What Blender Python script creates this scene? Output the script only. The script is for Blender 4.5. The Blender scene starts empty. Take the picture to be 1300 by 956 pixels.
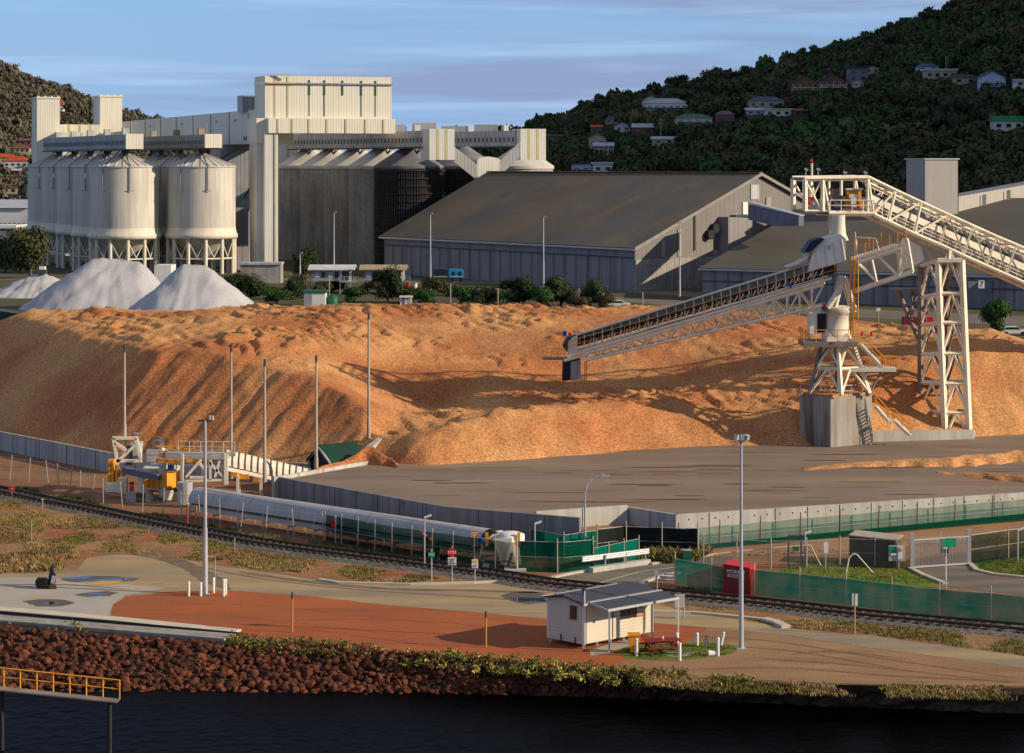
import bpy, bmesh, math, random
import numpy as np
from mathutils import Vector, Matrix, noise as mnoise
R = math.radians
random.seed(7); RNG = np.random.default_rng(7)
scene = bpy.context.scene
# ---------------------------------------------------------------- camera, world, sun, exposure
H, YH, F = 28.0, 207.0, 3000.0          # camera height (m), horizon row, focal length in photo pixels
cam = bpy.data.objects.new('camera', bpy.data.cameras.new('camera')); scene.collection.objects.link(cam)
cam.location = (0, 0, H); cam.rotation_euler = (R(90), 0, 0)
cam.data.sensor_fit = 'HORIZONTAL'; cam.data.sensor_width = 36; cam.data.lens = 36*F/1300
cam.data.shift_y = -(478-YH)/1300; cam.data.clip_start = 1; cam.data.clip_end = 12000
scene.camera = cam
SUN_EL, SUN_AZ = 22.5, 104.0            # azimuth from +Y towards +X
S = Vector((math.sin(R(SUN_AZ))*math.cos(R(SUN_EL)), math.cos(R(SUN_AZ))*math.cos(R(SUN_EL)), math.sin(R(SUN_EL))))
w = bpy.data.worlds.new('World'); scene.world = w; w.use_nodes = True
nt = w.node_tree; N = nt.nodes; L = nt.links
bg = N['Background']; sky = N.new('ShaderNodeTexSky'); sky.sky_type = 'NISHITA'; sky.sun_disc = False
sky.sun_elevation = R(SUN_EL); sky.sun_rotation = R(SUN_AZ); sky.air_density = 1.0; sky.dust_density = 0.3; sky.ozone_density = 2.5
tc = N.new('ShaderNodeTexCoord')
def wn(t, **k):
    n = N.new(t)
    for a, b in k.items(): setattr(n, a, b)
    return n
# soft streaked clouds, placed by view direction on the sky dome
mp = wn('ShaderNodeMapping'); mp.inputs['Scale'].default_value = (1.0, 1.0, 11.0); mp.inputs['Location'].default_value = (0.37, 0.2, 0.35)
n1 = wn('ShaderNodeTexNoise'); n1.inputs['Scale'].default_value = 3.2; n1.inputs['Detail'].default_value = 6; n1.inputs['Roughness'].default_value = 0.5; n1.inputs['Distortion'].default_value = 0.25
r1 = wn('ShaderNodeValToRGB'); r1.color_ramp.elements[0].position = 0.43; r1.color_ramp.elements[1].position = 0.54
L.new(tc.outputs['Generated'], mp.inputs['Vector']); L.new(mp.outputs['Vector'], n1.inputs['Vector']); sx_ = wn('ShaderNodeSeparateXYZ'); L.new(tc.outputs['Generated'], sx_.inputs[0])
ad = wn('ShaderNodeMath', operation='MULTIPLY_ADD'); ad.inputs[1].default_value = .55; L.new(sx_.outputs[0], ad.inputs[0]); L.new(n1.outputs['Fac'], ad.inputs[2]); L.new(ad.outputs[0], r1.inputs['Fac'])
mx = wn('ShaderNodeMix', data_type='RGBA')
mp2 = wn('ShaderNodeMapping'); mp2.inputs['Scale'].default_value = (1, 1, 26); mp2.inputs['Location'].default_value = (3.1, 0.4, 0.9)
n2 = wn('ShaderNodeTexNoise'); n2.inputs['Scale'].default_value = 5.5; n2.inputs['Detail'].default_value = 5; n2.inputs['Distortion'].default_value = 0.4
r2 = wn('ShaderNodeValToRGB'); r2.color_ramp.elements[0].position = 0.50; r2.color_ramp.elements[1].position = 0.72
L.new(tc.outputs['Generated'], mp2.inputs['Vector']); L.new(mp2.outputs['Vector'], n2.inputs['Vector']); L.new(n2.outputs['Fac'], r2.inputs['Fac'])
tint = wn('ShaderNodeMix', data_type='RGBA', blend_type='MULTIPLY'); tint.inputs[0].default_value = 1.0
tint.inputs[7].default_value = (0.64, 0.88, 1.42, 1)
L.new(sky.outputs['Color'], tint.inputs[6])
mlt = wn('ShaderNodeMath', operation='MULTIPLY'); mlt.inputs[1].default_value = 0.9
L.new(r1.outputs['Color'], mlt.inputs[0]); L.new(mlt.outputs[0], mx.inputs[0])
szl = wn('ShaderNodeSeparateXYZ'); L.new(tc.outputs['Generated'], szl.inputs[0])
mrl = wn('ShaderNodeMapRange'); mrl.inputs['From Min'].default_value = .02; mrl.inputs['From Max'].default_value = .10; mrl.inputs['To Min'].default_value = .85; mrl.inputs['To Max'].default_value = 0; L.new(szl.outputs[2], mrl.inputs['Value'])
low = wn('ShaderNodeMix', data_type='RGBA'); L.new(mrl.outputs[0], low.inputs[0]); L.new(tint.outputs[2], low.inputs[6]); low.inputs[7].default_value = (2.8, 4.5, 7.4, 1)
L.new(low.outputs[2], mx.inputs[6]); mx.inputs[7].default_value = (2.55, 3.4, 5.3, 1)
mx2 = wn('ShaderNodeMix', data_type='RGBA'); m3 = wn('ShaderNodeMath', operation='MULTIPLY'); m3.inputs[1].default_value = 0.6
L.new(r2.outputs['Color'], m3.inputs[0]); L.new(m3.outputs[0], mx2.inputs[0]); L.new(mx.outputs[2], mx2.inputs[6]); mx2.inputs[7].default_value = (4.4, 6.2, 8.8, 1)
# upper sky beyond the frame greyed by height, added to keep the skylight neutral
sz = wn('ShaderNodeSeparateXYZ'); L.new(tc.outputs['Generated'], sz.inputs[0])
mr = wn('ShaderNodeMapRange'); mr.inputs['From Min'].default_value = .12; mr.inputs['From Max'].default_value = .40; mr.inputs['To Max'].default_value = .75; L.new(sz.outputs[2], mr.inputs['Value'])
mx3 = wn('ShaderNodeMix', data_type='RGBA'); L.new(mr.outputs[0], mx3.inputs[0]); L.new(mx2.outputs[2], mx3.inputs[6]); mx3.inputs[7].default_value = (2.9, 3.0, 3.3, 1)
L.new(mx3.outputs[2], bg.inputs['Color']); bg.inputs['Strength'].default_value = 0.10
sun = bpy.data.objects.new('sun', bpy.data.lights.new('sun', 'SUN')); scene.collection.objects.link(sun)
sun.data.energy = 5.0; sun.data.angle = R(0.5); sun.data.color = (1.0, 0.83, 0.62)
sun.location = (300, -100, 200); sun.rotation_euler = S.to_track_quat('Z', 'Y').to_euler()
scene.view_settings.view_transform = 'Standard'; scene.view_settings.look = 'None'
scene.view_settings.exposure = 0.12; scene.view_settings.gamma = 1.0; scene.view_settings.use_curve_mapping = False
# ---------------------------------------------------------------- helpers
C = scene.collection
def P(px, py, D): return Vector(((px-650)/F*D, D, H-(py-YH)/F*D))
def G(px, py, z=0.0):
    D = F*(H-z)/(py-YH); return Vector(((px-650)/F*D, D, z))
def V(*a): return Vector(a)
def wloc(o):
    l = Vector((0, 0, 0))
    while o is not None: l += o.location; o = o.parent
    return l
class MB:
    DIA = False      # True: steel sections stand on edge
    def __init__(s): s.v = []; s.f = []; s.s = []
    def add(s, vs, fs, sm=False):
        n = len(s.v); s.v += [tuple(v) for v in vs]; s.f += [tuple(i+n for i in f) for f in fs]; s.s += [sm]*len(fs); return s
    def box(s, c, size, rz=0, ry=0):
        x, y, z = size[0]/2, size[1]/2, size[2]/2
        m = Matrix.Rotation(rz, 3, 'Z') @ Matrix.Rotation(ry, 3, 'Y')
        c = Vector(c)
        vs = [c + m @ Vector((a*x, b*y, d*z)) for a in (-1, 1) for b in (-1, 1) for d in (-1, 1)]
        return s.add(vs, [(0,1,3,2),(4,6,7,5),(0,4,5,1),(2,3,7,6),(0,2,6,4),(1,5,7,3)])
    def bx(s, x0, x1, y0, y1, z0, z1): return s.box(((x0+x1)/2, (y0+y1)/2, (z0+z1)/2), (x1-x0, y1-y0, z1-z0))
    def beam(s, a, b, w=.15, h=None):
        a = Vector(a); b = Vector(b); h = h or w; d = (b-a)
        if d.length < 1e-6: return s
        d.normalize(); up = Vector((0, 0, 1)) if abs(d.z) < .95 else Vector((0, 1, 0))
        sx = d.cross(up).normalized()*w/2; sz = sx.cross(d).normalized()*h/2
        vs = [p+i*sx+j*sz for p in (a, b) for i, j in (((0,-1.25),(1.25,0),(0,1.25),(-1.25,0)) if s.DIA else ((-1,-1),(1,-1),(1,1),(-1,1)))]
        return s.add(vs, [(0,1,2,3),(7,6,5,4),(0,4,5,1),(1,5,6,2),(2,6,7,3),(3,7,4,0)])
    def tube(s, a, b, r, r2=None, n=8, caps=True, sm=True):
        a = Vector(a); b = Vector(b); r2 = r if r2 is None else r2; d = (b-a).normalized()
        up = Vector((0, 0, 1)) if abs(d.z) < .95 else Vector((0, 1, 0))
        u = d.cross(up).normalized(); w_ = d.cross(u)
        vs = []
        for p, q in ((a, r), (b, r2)):
            for i in range(n):
                t = 2*math.pi*i/n; vs.append(p+q*(math.cos(t)*u+math.sin(t)*w_))
        s.add(vs, [(i, (i+1) % n, n+(i+1) % n, n+i) for i in range(n)], sm)
        if caps: s.add(vs[:n], [tuple(range(n))][::1]); s.add(vs[n:], [tuple(reversed(range(n)))])
        return s
    def path(s, pts, r, n=6):
        for a, b in zip(pts, pts[1:]): s.tube(a, b, r, n=n)
        return s
    def poly(s, pts): return s.add(pts, [tuple(range(len(pts)))])
    def extr(s, pts, vec):
        pts = [Vector(p) for p in pts]; vec = Vector(vec); n = len(pts)
        nrm = Vector((0, 0, 0))
        for i in range(n): nrm += pts[i].cross(pts[(i+1) % n])
        if nrm.dot(vec) > 0: pts = pts[::-1]
        vs = pts+[p+vec for p in pts]
        return s.add(vs, [tuple(range(n)), tuple(range(2*n-1, n-1, -1))]+[(i, n+i, n+(i+1) % n, (i+1) % n) for i in range(n)])
    def lathe(s, c, prof, n=32, sm=True, a0=0, a1=2*math.pi):
        c = Vector(c); full = abs(a1-a0-2*math.pi) < 1e-6; k = n if full else n+1
        vs = [c+Vector((r*math.cos(a0+(a1-a0)*i/n), r*math.sin(a0+(a1-a0)*i/n), z)) for r, z in prof for i in range(k)]
        fs = [(j*k+i, j*k+(i+1) % k, (j+1)*k+(i+1) % k, (j+1)*k+i) for j in range(len(prof)-1) for i in range(n)]
        return s.add(vs, fs, sm)
    def build(s, name, mat, parent=None, local=False):
        off = Vector((0, 0, 0)) if (local or parent is None) else wloc(parent)
        me = bpy.data.meshes.new(name); me.from_pydata([(x-off.x, y-off.y, z-off.z) for x, y, z in s.v], [], s.f); me.validate()
        if any(s.s) and len(me.polygons) == len(s.s): me.polygons.foreach_set('use_smooth', s.s)
        me.materials.append(mat); me.update()
        o = bpy.data.objects.new(name, me); C.objects.link(o); o.parent = parent; return o
def tag(o, label=None, cat=None, group=None, kind=None):
    for k, v in (('label', label), ('category', cat), ('group', group), ('kind', kind)):
        if v: o[k] = v
    return o
def T(name, label, cat, loc=(0, 0, 0), group=None):
    o = bpy.data.objects.new(name, None); o.empty_display_size = .3; C.objects.link(o); o.location = loc
    return tag(o, label, cat, group)
def solo(mb, name, mat, label, cat, group=None, kind=None):
    v = np.array(mb.v); c = Vector(((v[:, 0].min()+v[:, 0].max())/2, (v[:, 1].min()+v[:, 1].max())/2, v[:, 2].min()))
    mb.v = [(x-c.x, y-c.y, z-c.z) for x, y, z in mb.v]
    o = mb.build(name, mat); o.location = c; return tag(o, label, cat, group, kind)
def copy_tree(o, parent=None, loc=None, rz=None, sc=None, label=None, group=None):
    c = o.copy(); C.objects.link(c); c.parent = parent
    if loc is not None: c.location = loc
    if rz is not None: c.rotation_euler = (0, 0, rz)
    if sc is not None: c.scale = (sc, sc, sc) if not hasattr(sc, '__len__') else sc
    if label: c['label'] = label
    if group: c['group'] = group
    for ch in [k for k in o.children]: copy_tree(ch, c)
    return c
def struct(mb, name, mat): return tag(mb.build(name, mat), kind='structure')
# ---- materials
MATS = {}
def M(name, col, rough=.8, var=.15, scale=.6, fine=0, fscale=8, bump=0, bscale=8, metal=0, streak=0, stain=None, rib=0, ribcol=0, spec=.3, c2=None, c2s=.3, c2r=(.45, .6), aniso=None):
    if name in MATS: return MATS[name]
    m = bpy.data.materials.new(name); m.use_nodes = True; t = m.node_tree; n = t.nodes; l = t.links
    b = n['Principled BSDF']; b.inputs['Roughness'].default_value = rough; b.inputs['Metallic'].default_value = metal
    b.inputs['Specular IOR Level'].default_value = spec
    geo = n.new('ShaderNodeNewGeometry'); pos = geo.outputs['Position']
    def nz(sc, det=4, vec=None, loc=(0, 0, 0), dist=0):
        x = n.new('ShaderNodeTexNoise'); x.inputs['Scale'].default_value = 1; x.inputs['Detail'].default_value = det; x.inputs['Distortion'].default_value = dist
        p = n.new('ShaderNodeMapping'); p.inputs['Scale'].default_value = sc if hasattr(sc, '__len__') else (sc,)*3; p.inputs['Location'].default_value = loc
        l.new(vec or pos, p.inputs['Vector']); l.new(p.outputs['Vector'], x.inputs['Vector']); return x.outputs['Fac']
    def ramp(fac, a, b_, p0=.3, p1=.7):
        r = n.new('ShaderNodeMapRange'); r.inputs['From Min'].default_value = p0; r.inputs['From Max'].default_value = p1
        r.inputs['To Min'].default_value = a; r.inputs['To Max'].default_value = b_; l.new(fac, r.inputs['Value']); return r.outputs[0]
    def mixc(f, a, b_, mode='MIX'):
        x = n.new('ShaderNodeMix'); x.data_type = 'RGBA'; x.blend_type = mode
        for i, q in ((0, f), (6, a), (7, b_)):
            if hasattr(q, 'is_output'): l.new(q, x.inputs[i])
            elif i == 0: x.inputs[0].default_value = q
            else: x.inputs[i].default_value = (*q, 1)
        return x.outputs[2]
    def scale_c(c, f):
        v = n.new('ShaderNodeVectorMath'); v.operation = 'SCALE'; l.new(f, v.inputs['Scale'])
        if hasattr(c, 'is_output'): l.new(c, v.inputs[0])
        else: v.inputs[0].default_value = c
        return v.outputs[0]
    c = scale_c(col, ramp(nz(scale, 5), 1-var, 1+var))
    if c2 is not None: c = mixc(ramp(nz(aniso or c2s, 6, loc=(5, 3, 1), dist=.3), 0, 1, *c2r), c, scale_c(c2, ramp(nz(scale*1.3, 4), 1-var, 1+var)))
    if stain is not None: c = mixc(ramp(nz((.35, .35, .06), 5, loc=(9, 2, 4)), 0, stain[3], .5, .72), c, stain[:3])
    if streak: c = scale_c(c, ramp(nz((1.6, 1.6, .07), 4, loc=(1, 7, 3)), 1-streak, 1+streak*.4))
    if fine: c = scale_c(c, ramp(nz(fscale, 3, loc=(4, 4, 4)), 1-fine, 1+fine, .35, .65))
    hsrc = None
    if rib:
        sx = n.new('ShaderNodeSeparateXYZ'); l.new(pos, sx.inputs[0])
        a = n.new('ShaderNodeMath'); a.operation = 'ADD'; l.new(sx.outputs[0], a.inputs[0]); l.new(sx.outputs[1], a.inputs[1])
        d = n.new('ShaderNodeMath'); d.operation = 'MULTIPLY'; d.inputs[1].default_value = 1/rib; l.new(a.outputs[0], d.inputs[0])
        fr = n.new('ShaderNodeMath'); fr.operation = 'FRACT'; l.new(d.outputs[0], fr.inputs[0])
        hsrc = ramp(fr.outputs[0], 0, 1, .78, .92); c = scale_c(c, ramp(fr.outputs[0], 1, 1-ribcol, .82, .94))
    l.new(c, b.inputs['Base Color'])
    if bump or rib:
        bp = n.new('ShaderNodeBump'); bp.inputs['Strength'].default_value = .6 if not bump else min(1, bump*4); bp.inputs['Distance'].default_value = bump or .06
        l.new(hsrc if hsrc is not None and not bump else nz(bscale, 5), bp.inputs['Height']); l.new(bp.outputs[0], b.inputs['Normal'])
    MATS[name] = m; return m
def Mnet(name, col, alpha):
    if name in MATS: return MATS[name]
    m = bpy.data.materials.new(name); m.use_nodes = True; t = m.node_tree; n = t.nodes; l = t.links
    n.remove(n['Principled BSDF']); out = n['Material Output']
    tr = n.new('ShaderNodeBsdfTransparent'); df = n.new('ShaderNodeBsdfDiffuse'); tl = n.new('ShaderNodeBsdfTranslucent'); df.inputs[0].default_value = (*col, 1); tl.inputs[0].default_value = (*col, 1)
    a = n.new('ShaderNodeMixShader'); a.inputs[0].default_value = .35; l.new(df.outputs[0], a.inputs[1]); l.new(tl.outputs[0], a.inputs[2])
    b = n.new('ShaderNodeMixShader'); tx = n.new('ShaderNodeTexNoise'); tx.inputs['Scale'].default_value = .9; g = n.new('ShaderNodeNewGeometry'); l.new(g.outputs['Position'], tx.inputs['Vector'])
    mr = n.new('ShaderNodeMapRange'); mr.inputs['To Min'].default_value = alpha*.85; mr.inputs['To Max'].default_value = min(1, alpha*1.12); mr.inputs['From Min'].default_value = .3; mr.inputs['From Max'].default_value = .7
    l.new(tx.outputs['Fac'], mr.inputs['Value']); l.new(mr.outputs[0], b.inputs[0])
    l.new(tr.outputs[0], b.inputs[1]); l.new(a.outputs[0], b.inputs[2]); l.new(b.outputs[0], out.inputs[0]); MATS[name] = m; return m
def Mleaf(name, col, var=.4, sc=.12):
    if name in MATS: return MATS[name]
    m = M(name, col, rough=.75, var=var, scale=sc, fine=.35, fscale=1.7, spec=.15)
    return m
# palette (linear base colours)
m_cream = M('cream_cladding', (.72, .68, .56), .55, .04, .15, streak=.08, rib=.9, ribcol=.035)
m_creamp = M('cream_paint', (.68, .62, .50), .6, .06, .3, streak=.12)
m_trim = M('ochre_trim', (.46, .40, .22), .7, .1, .5)
m_silo = M('silo_paint', (.57, .535, .47), .55, .06, .12, streak=.18, stain=(.30, .24, .15, .35))
m_siloroof = M('silo_roof_sheet', (.52, .50, .45), .5, .1, .3)
m_whitebox = M('white_cladding', (.62, .61, .56), .55, .05, .2, streak=.08, rib=.9, ribcol=.04)
m_galv = M('galvanised_cladding', (.30, .31, .32), .45, .10, .3, metal=.3, streak=.15, rib=1.4, ribcol=.3)
m_conc_dark = M('weathered_concrete', (.34, .325, .30), .9, .2, .12, streak=.25, stain=(.19, .14, .09, .5), fine=.12, fscale=1.2)
m_darkclad = M('black_lattice_cladding', (.022, .022, .024), .8, .2, .2, streak=.3)
m_conc = M('pale_concrete', (.46, .44, .39), .85, .12, .25, streak=.22, fine=.06, fscale=12, bump=.01, bscale=5)
m_concwall = M('retaining_concrete', (.40, .39, .37), .85, .12, .3, streak=.3, fine=.06, fscale=14)
m_concrust = M('rust_stained_concrete', (.34, .315, .27), .85, .12, .3, streak=.3, c2=(.11, .07, .045), aniso=(.7, .7, .10), c2r=(.50, .70), stain=(.17, .06, .02, .9), fine=.12, fscale=14)
m_green = M('green_paint', (.01, .10, .06), .6, .1)
m_shedwall = M('shed_wall_steel', (.25, .235, .24), .6, .08, .15, streak=.15, rib=2.2, ribcol=.25)
m_shedroof = M('weathered_roof_sheet', (.105, .092, .077), .75, .16, .05, streak=.0, c2=(.15, .115, .07), c2s=.05, fine=.06, fscale=.8)
m_gable = M('gable_steel_sheet', (.20, .18, .165), .6, .06, .15, streak=.12, rib=2.4, ribcol=.12)
m_fl = M('fibreglass_strip', (.30, .29, .24), .5, .1)
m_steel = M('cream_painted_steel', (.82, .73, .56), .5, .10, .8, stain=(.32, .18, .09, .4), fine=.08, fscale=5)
m_steeldk = M('grimy_shade_steel', (.22, .18, .14), .7, .25, .8, stain=(.14, .07, .04, .6))  # darker steel: grime on decks, painted-in shade on some legs and braces
m_white = M('white_paint', (.75, .73, .68), .5, .05, .5, streak=.1)
m_yel = M('safety_yellow', (.75, .30, .02), .5, .12, 1.0, stain=(.35, .12, .02, .5))
m_black = M('black_rubber', (.012, .012, .013), .6, .2)
m_gal = M('galvanised_pole', (.46, .46, .47), .45, .1, .5, metal=.35)
m_dkgrey = M('dark_grey_paint', (.05, .055, .065), .6, .15)
m_glass = M('dark_glass', (.02, .025, .03), .12, .1, spec=.6)
m_red = M('red_paint', (.60, .012, .012), .45, .08)
m_redd = M('dull_red_paint', (.20, .02, .018), .5, .1)
m_blue = M('blue_plastic', (.01, .07, .45), .4, .1)
m_pole = M('weathered_timber_pole', (.38, .32, .25), .8, .12, 1)
m_hood = M('conveyor_hood_sheet', (.42, .41, .41), .55, .10, .5, streak=.1, rib=1.2, ribcol=.12)
m_netg = Mnet('green_shade_cloth', (.004, .17, .115), .88)
m_netd = Mnet('dense_green_shade_cloth', (.004, .085, .05), .95)
m_netk = Mnet('dark_green_shade_cloth', (.006, .035, .026), .72)
m_netl = Mnet('thin_green_shade_cloth', (.05, .20, .14), .55)
m_chain = Mnet('chain_link_wire', (.35, .34, .32), .10)
m_chainb = Mnet('weld_mesh', (.30, .29, .28), .38)
# ---------------------------------------------------------------- ground, water, roads
def interp(x, pts):
    xs = [p[0] for p in pts]; ys = [p[1] for p in pts]; return float(np.interp(x, xs, ys))
m_soil = M('red_brown_soil', (.25, .115, .058), .95, .2, .25, fine=.2, fscale=4, c2=(.24, .135, .068), c2s=.12, bump=.03, bscale=3, spec=.1)
m_far = M('rough_yard_ground', (.10, .085, .055), .95, .25, .05, c2=(.07, .085, .03), c2s=.04, fine=.2, fscale=1, spec=.1)
m_redg = M('red_gravel', (.36, .105, .038), .95, .10, .2, fine=.13, fscale=7, c2=(.30, .10, .045), aniso=(.05, .5, 1), bump=.02, bscale=6, spec=.1)
m_road = M('dusty_asphalt', (.37, .27, .145), .9, .10, .3, fine=.09, fscale=8, c2=(.25, .205, .14), aniso=(.03, .45, 1), c2r=(.42, .60), spec=.15)
m_roadd = M('dark_asphalt', (.13, .115, .095), .85, .12, .3, fine=.08, fscale=10, c2=(.19, .16, .12), aniso=(.1, .6, 1), spec=.2)
m_apron = M('concrete_apron', (.37, .345, .29), .85, .10, .25, fine=.06, fscale=9, c2=(.40, .33, .22), c2s=.15, spec=.2)
m_dirt = M('brown_dirt', (.27, .155, .085), .95, .14, .2, fine=.14, fscale=6, c2=(.30, .19, .10), aniso=(.08, .5, 1), bump=.02, bscale=5, spec=.1)
m_dryg = M('dry_grass_ground', (.27, .16, .075), .95, .25, .3, fine=.3, fscale=4, c2=(.29, .115, .05), c2s=.2, bump=.03, bscale=4, spec=.1)
m_lawn = M('mown_lawn', (.10, .17, .02), .95, .2, .5, fine=.25, fscale=6, c2=(.16, .17, .04), c2s=.4, bump=.03, bscale=8, spec=.1)
m_ball = M('rail_ballast', (.15, .135, .12), .95, .15, 1, fine=.4, fscale=5, bump=.06, bscale=5, spec=.1)
m_yard = M('wet_bitumen_pad', (.195, .140, .098), .75, .14, .12, fine=.09, fscale=7, c2=(.25, .175, .115), aniso=(.02, .35, 1), c2r=(.38, .62), spec=.35, stain=None)
shore = [(-420, 752), (-200, 770), (0, 789), (150, 801), (298, 814), (450, 824), (620, 840), (760, 853), (900, 864), (1050, 869), (1300, 874), (1750, 884)]
toe = [(-420, 858), (0, 870), (300, 874), (620, 880), (900, 890), (1300, 906), (1750, 918)]
top_pts = [G(x, y) for x, y in shore]
mb = MB(); mb.poly([*top_pts, V(3500, 150, 0), V(6000, 9000, 0), V(-6000, 9000, 0), V(-3500, 170, 0)])
struct(mb, 'ground', m_far)
m_water = bpy.data.materials.new('harbour_water'); m_water.use_nodes = True
_b = m_water.node_tree.nodes['Principled BSDF']; _b.inputs['Base Color'].default_value = (.0006, .0008, .001, 1); _b.inputs['Roughness'].default_value = .35; _b.inputs['IOR'].default_value = 1.33
_b.inputs['Specular IOR Level'].default_value = .02
_n = m_water.node_tree.nodes.new('ShaderNodeTexNoise'); _n.inputs['Scale'].default_value = 1.2; _n.inputs['Detail'].default_value = 4
_g = m_water.node_tree.nodes.new('ShaderNodeNewGeometry'); _p = m_water.node_tree.nodes.new('ShaderNodeBump'); _p.inputs['Distance'].default_value = .25; _p.inputs['Strength'].default_value = .8
m_water.node_tree.links.new(_g.outputs['Position'], _n.inputs['Vector']); m_water.node_tree.links.new(_n.outputs['Fac'], _p.inputs['Height']); m_water.node_tree.links.new(_p.outputs[0], _b.inputs['Normal'])
mb = MB(); mb.poly([V(-400, -300, -1.5), V(400, -300, -1.5), V(400, 140, -1.5), V(-400, 170, -1.5)]); struct(mb, 'harbour_water', m_water)
# bank below the shore edge
m_bank = M('bank_rubble', (.05, .022, .014), .95, .3, .8, fine=.3, fscale=3, bump=.15, bscale=1.5)
def lineat(pts, z):
    return lambda px: G(px, interp(px, pts), z)
bt, bb = lineat(shore, 0.0), lineat(toe, -1.5)
mb = MB(); cols = list(range(-420, 1751, 12)); rows = 7
vs = []
for px in cols:
    a = bt(px); b = bb(px)
    for j in range(rows):
        t = j/(rows-1)*1.35; p = a.lerp(b, t) + V(0, 0, 0)
        if 0 < j: p += V(random.uniform(-.2, .2), random.uniform(-.2, .2), random.uniform(-.18, .12))
        vs.append(p)
mb.add(vs, [(i*rows+j, i*rows+j+1, (i+1)*rows+j+1, (i+1)*rows+j) for i in range(len(cols)-1) for j in range(rows-1)]); mb.f = [f[::-1] for f in mb.f]
cut = cols.index(min(cols, key=lambda c: abs(c-868)))*(rows-1); f2 = mb.f[cut:]; v2 = list(mb.v); mb.f = mb.f[:cut]; mb.s = mb.s[:cut]
struct(mb, 'shore_bank', m_bank); m2_ = MB(); m2_.v = v2; m2_.f = f2; m2_.s = [False]*len(f2); struct(m2_, 'earth_bank', M('dark_earth_bank', (.10, .062, .034), .95, .3, .8, fine=.3, fscale=3, bump=.1, bscale=2))
ZL = [0.0]
def sheet(name, px, mat, lvl, jit=.12, step=1.2, z=0.0, world=None):
    pts = world or [G(x, y, z) for x, y in px]
    out = []
    for a, b in zip(pts, pts[1:]+pts[:1]):
        k = max(1, int((b-a).length/step))
        for i in range(k):
            p = a.lerp(b, i/k); n_ = V(b.y-a.y, a.x-b.x, 0)
            if n_.length > 0: p += n_.normalized()*random.uniform(-jit, jit)
            out.append(V(p.x, p.y, z+.004*lvl))
    mb = MB(); mb.poly(out); o = struct(mb, name, mat)
    if o.data.polygons[0].normal.z < 0: o.data.flip_normals()
    return o
sheet('near_yard_soil', [(-300, 560), (140, 560), (900, 600), (1600, 600), (1750, 880), (1300, 872), (900, 862), (620, 838), (300, 812), (0, 787), (-400, 752)], m_soil, 1)
sheet('dry_grass_verge', [(-150, 640), (15, 632), (120, 650), (330, 700), (480, 722), (600, 737), (500, 742), (400, 734), (300, 720), (210, 708), (150, 703), (105, 708), (108, 720), (95, 726), (60, 728), (-150, 732)], m_dryg, 2, .4)
sheet('grassy_verge', [(870, 766), (1000, 770), (1100, 784), (1300, 812), (1500, 838), (1500, 856), (1300, 832), (1100, 806), (1010, 799), (950, 789), (880, 779)], m_dryg, 2, .3)
sheet('brown_dirt_lot', [(830, 790), (940, 800), (1300, 846), (1600, 880), (1600, 879), (1300, 871), (1050, 867), (900, 861), (840, 850), (760, 842)], m_dirt, 2, .2)
sheet('red_gravel_lot', [(140, 786), (143, 768), (160, 757), (215, 750), (290, 749), (380, 755), (480, 766), (620, 778), (700, 786), (830, 791), (900, 797), (880, 812), (800, 838), (770, 846), (620, 836), (450, 819), (300, 806)], m_redg, 3, .15)
sheet('access_road', [(-160, 729), (60, 727), (98, 725), (110, 708), (150, 704), (215, 709), (300, 721), (400, 736), (500, 744), (600, 741), (690, 737), (745, 726), (825, 717), (900, 708), (935, 704), (930, 713), (880, 721), (842, 734), (812, 748), (826, 764), (880, 779), (950, 789), (1010, 799), (1100, 807), (1300, 833), (1600, 870), (1600, 886), (1300, 848), (1100, 822), (1000, 807), (900, 797), (830, 791), (694, 786), (620, 779), (480, 767), (380, 756), (290, 750), (215, 751), (160, 758), (143, 768), (140, 784), (-160, 762)], m_road, 4, .06)
sheet('concrete_apron', [(-160, 735), (60, 733), (150, 741), (210, 747), (160, 756), (143, 766), (139, 783), (-160, 766)], m_apron, 5, .06)
sheet('side_road', [(640, 742), (700, 736), (752, 725), (826, 717), (935, 705), (928, 713), (880, 721), (840, 734), (806, 747), (760, 753)], m_roadd, 5, .06)
sheet('gate_driveway', [(1158, 723), (1230, 718), (1242, 727), (1262, 732), (1300, 736), (1550, 742), (1550, 775), (1300, 756), (1200, 744)], m_roadd, 4, .05)
sheet('lawn', [(985, 726), (1010, 714), (1060, 711), (1158, 721), (1200, 742), (1190, 747), (1100, 742), (1000, 732)], m_lawn, 3, .15)
sheet('lawn', [(1233, 713), (1270, 707), (1400, 700), (1550, 700), (1550, 740), (1300, 733), (1262, 729), (1243, 724)], m_lawn, 3, .1)
sheet('hut_lawn', [(770, 826), (820, 818), (905, 816), (935, 820), (925, 833), (870, 838), (800, 836)], m_lawn, 5, .3, .6)
sheet('hut_path', [(748, 826), (793, 812), (806, 818), (772, 830), (750, 833)], m_apron, 6, .03)
sheet('gravel_patch', [(842, 831), (850, 828.5), (868, 828), (880, 830), (876, 833), (858, 834.5), (846, 833)], m_apron, 6, .05, .4)
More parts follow.
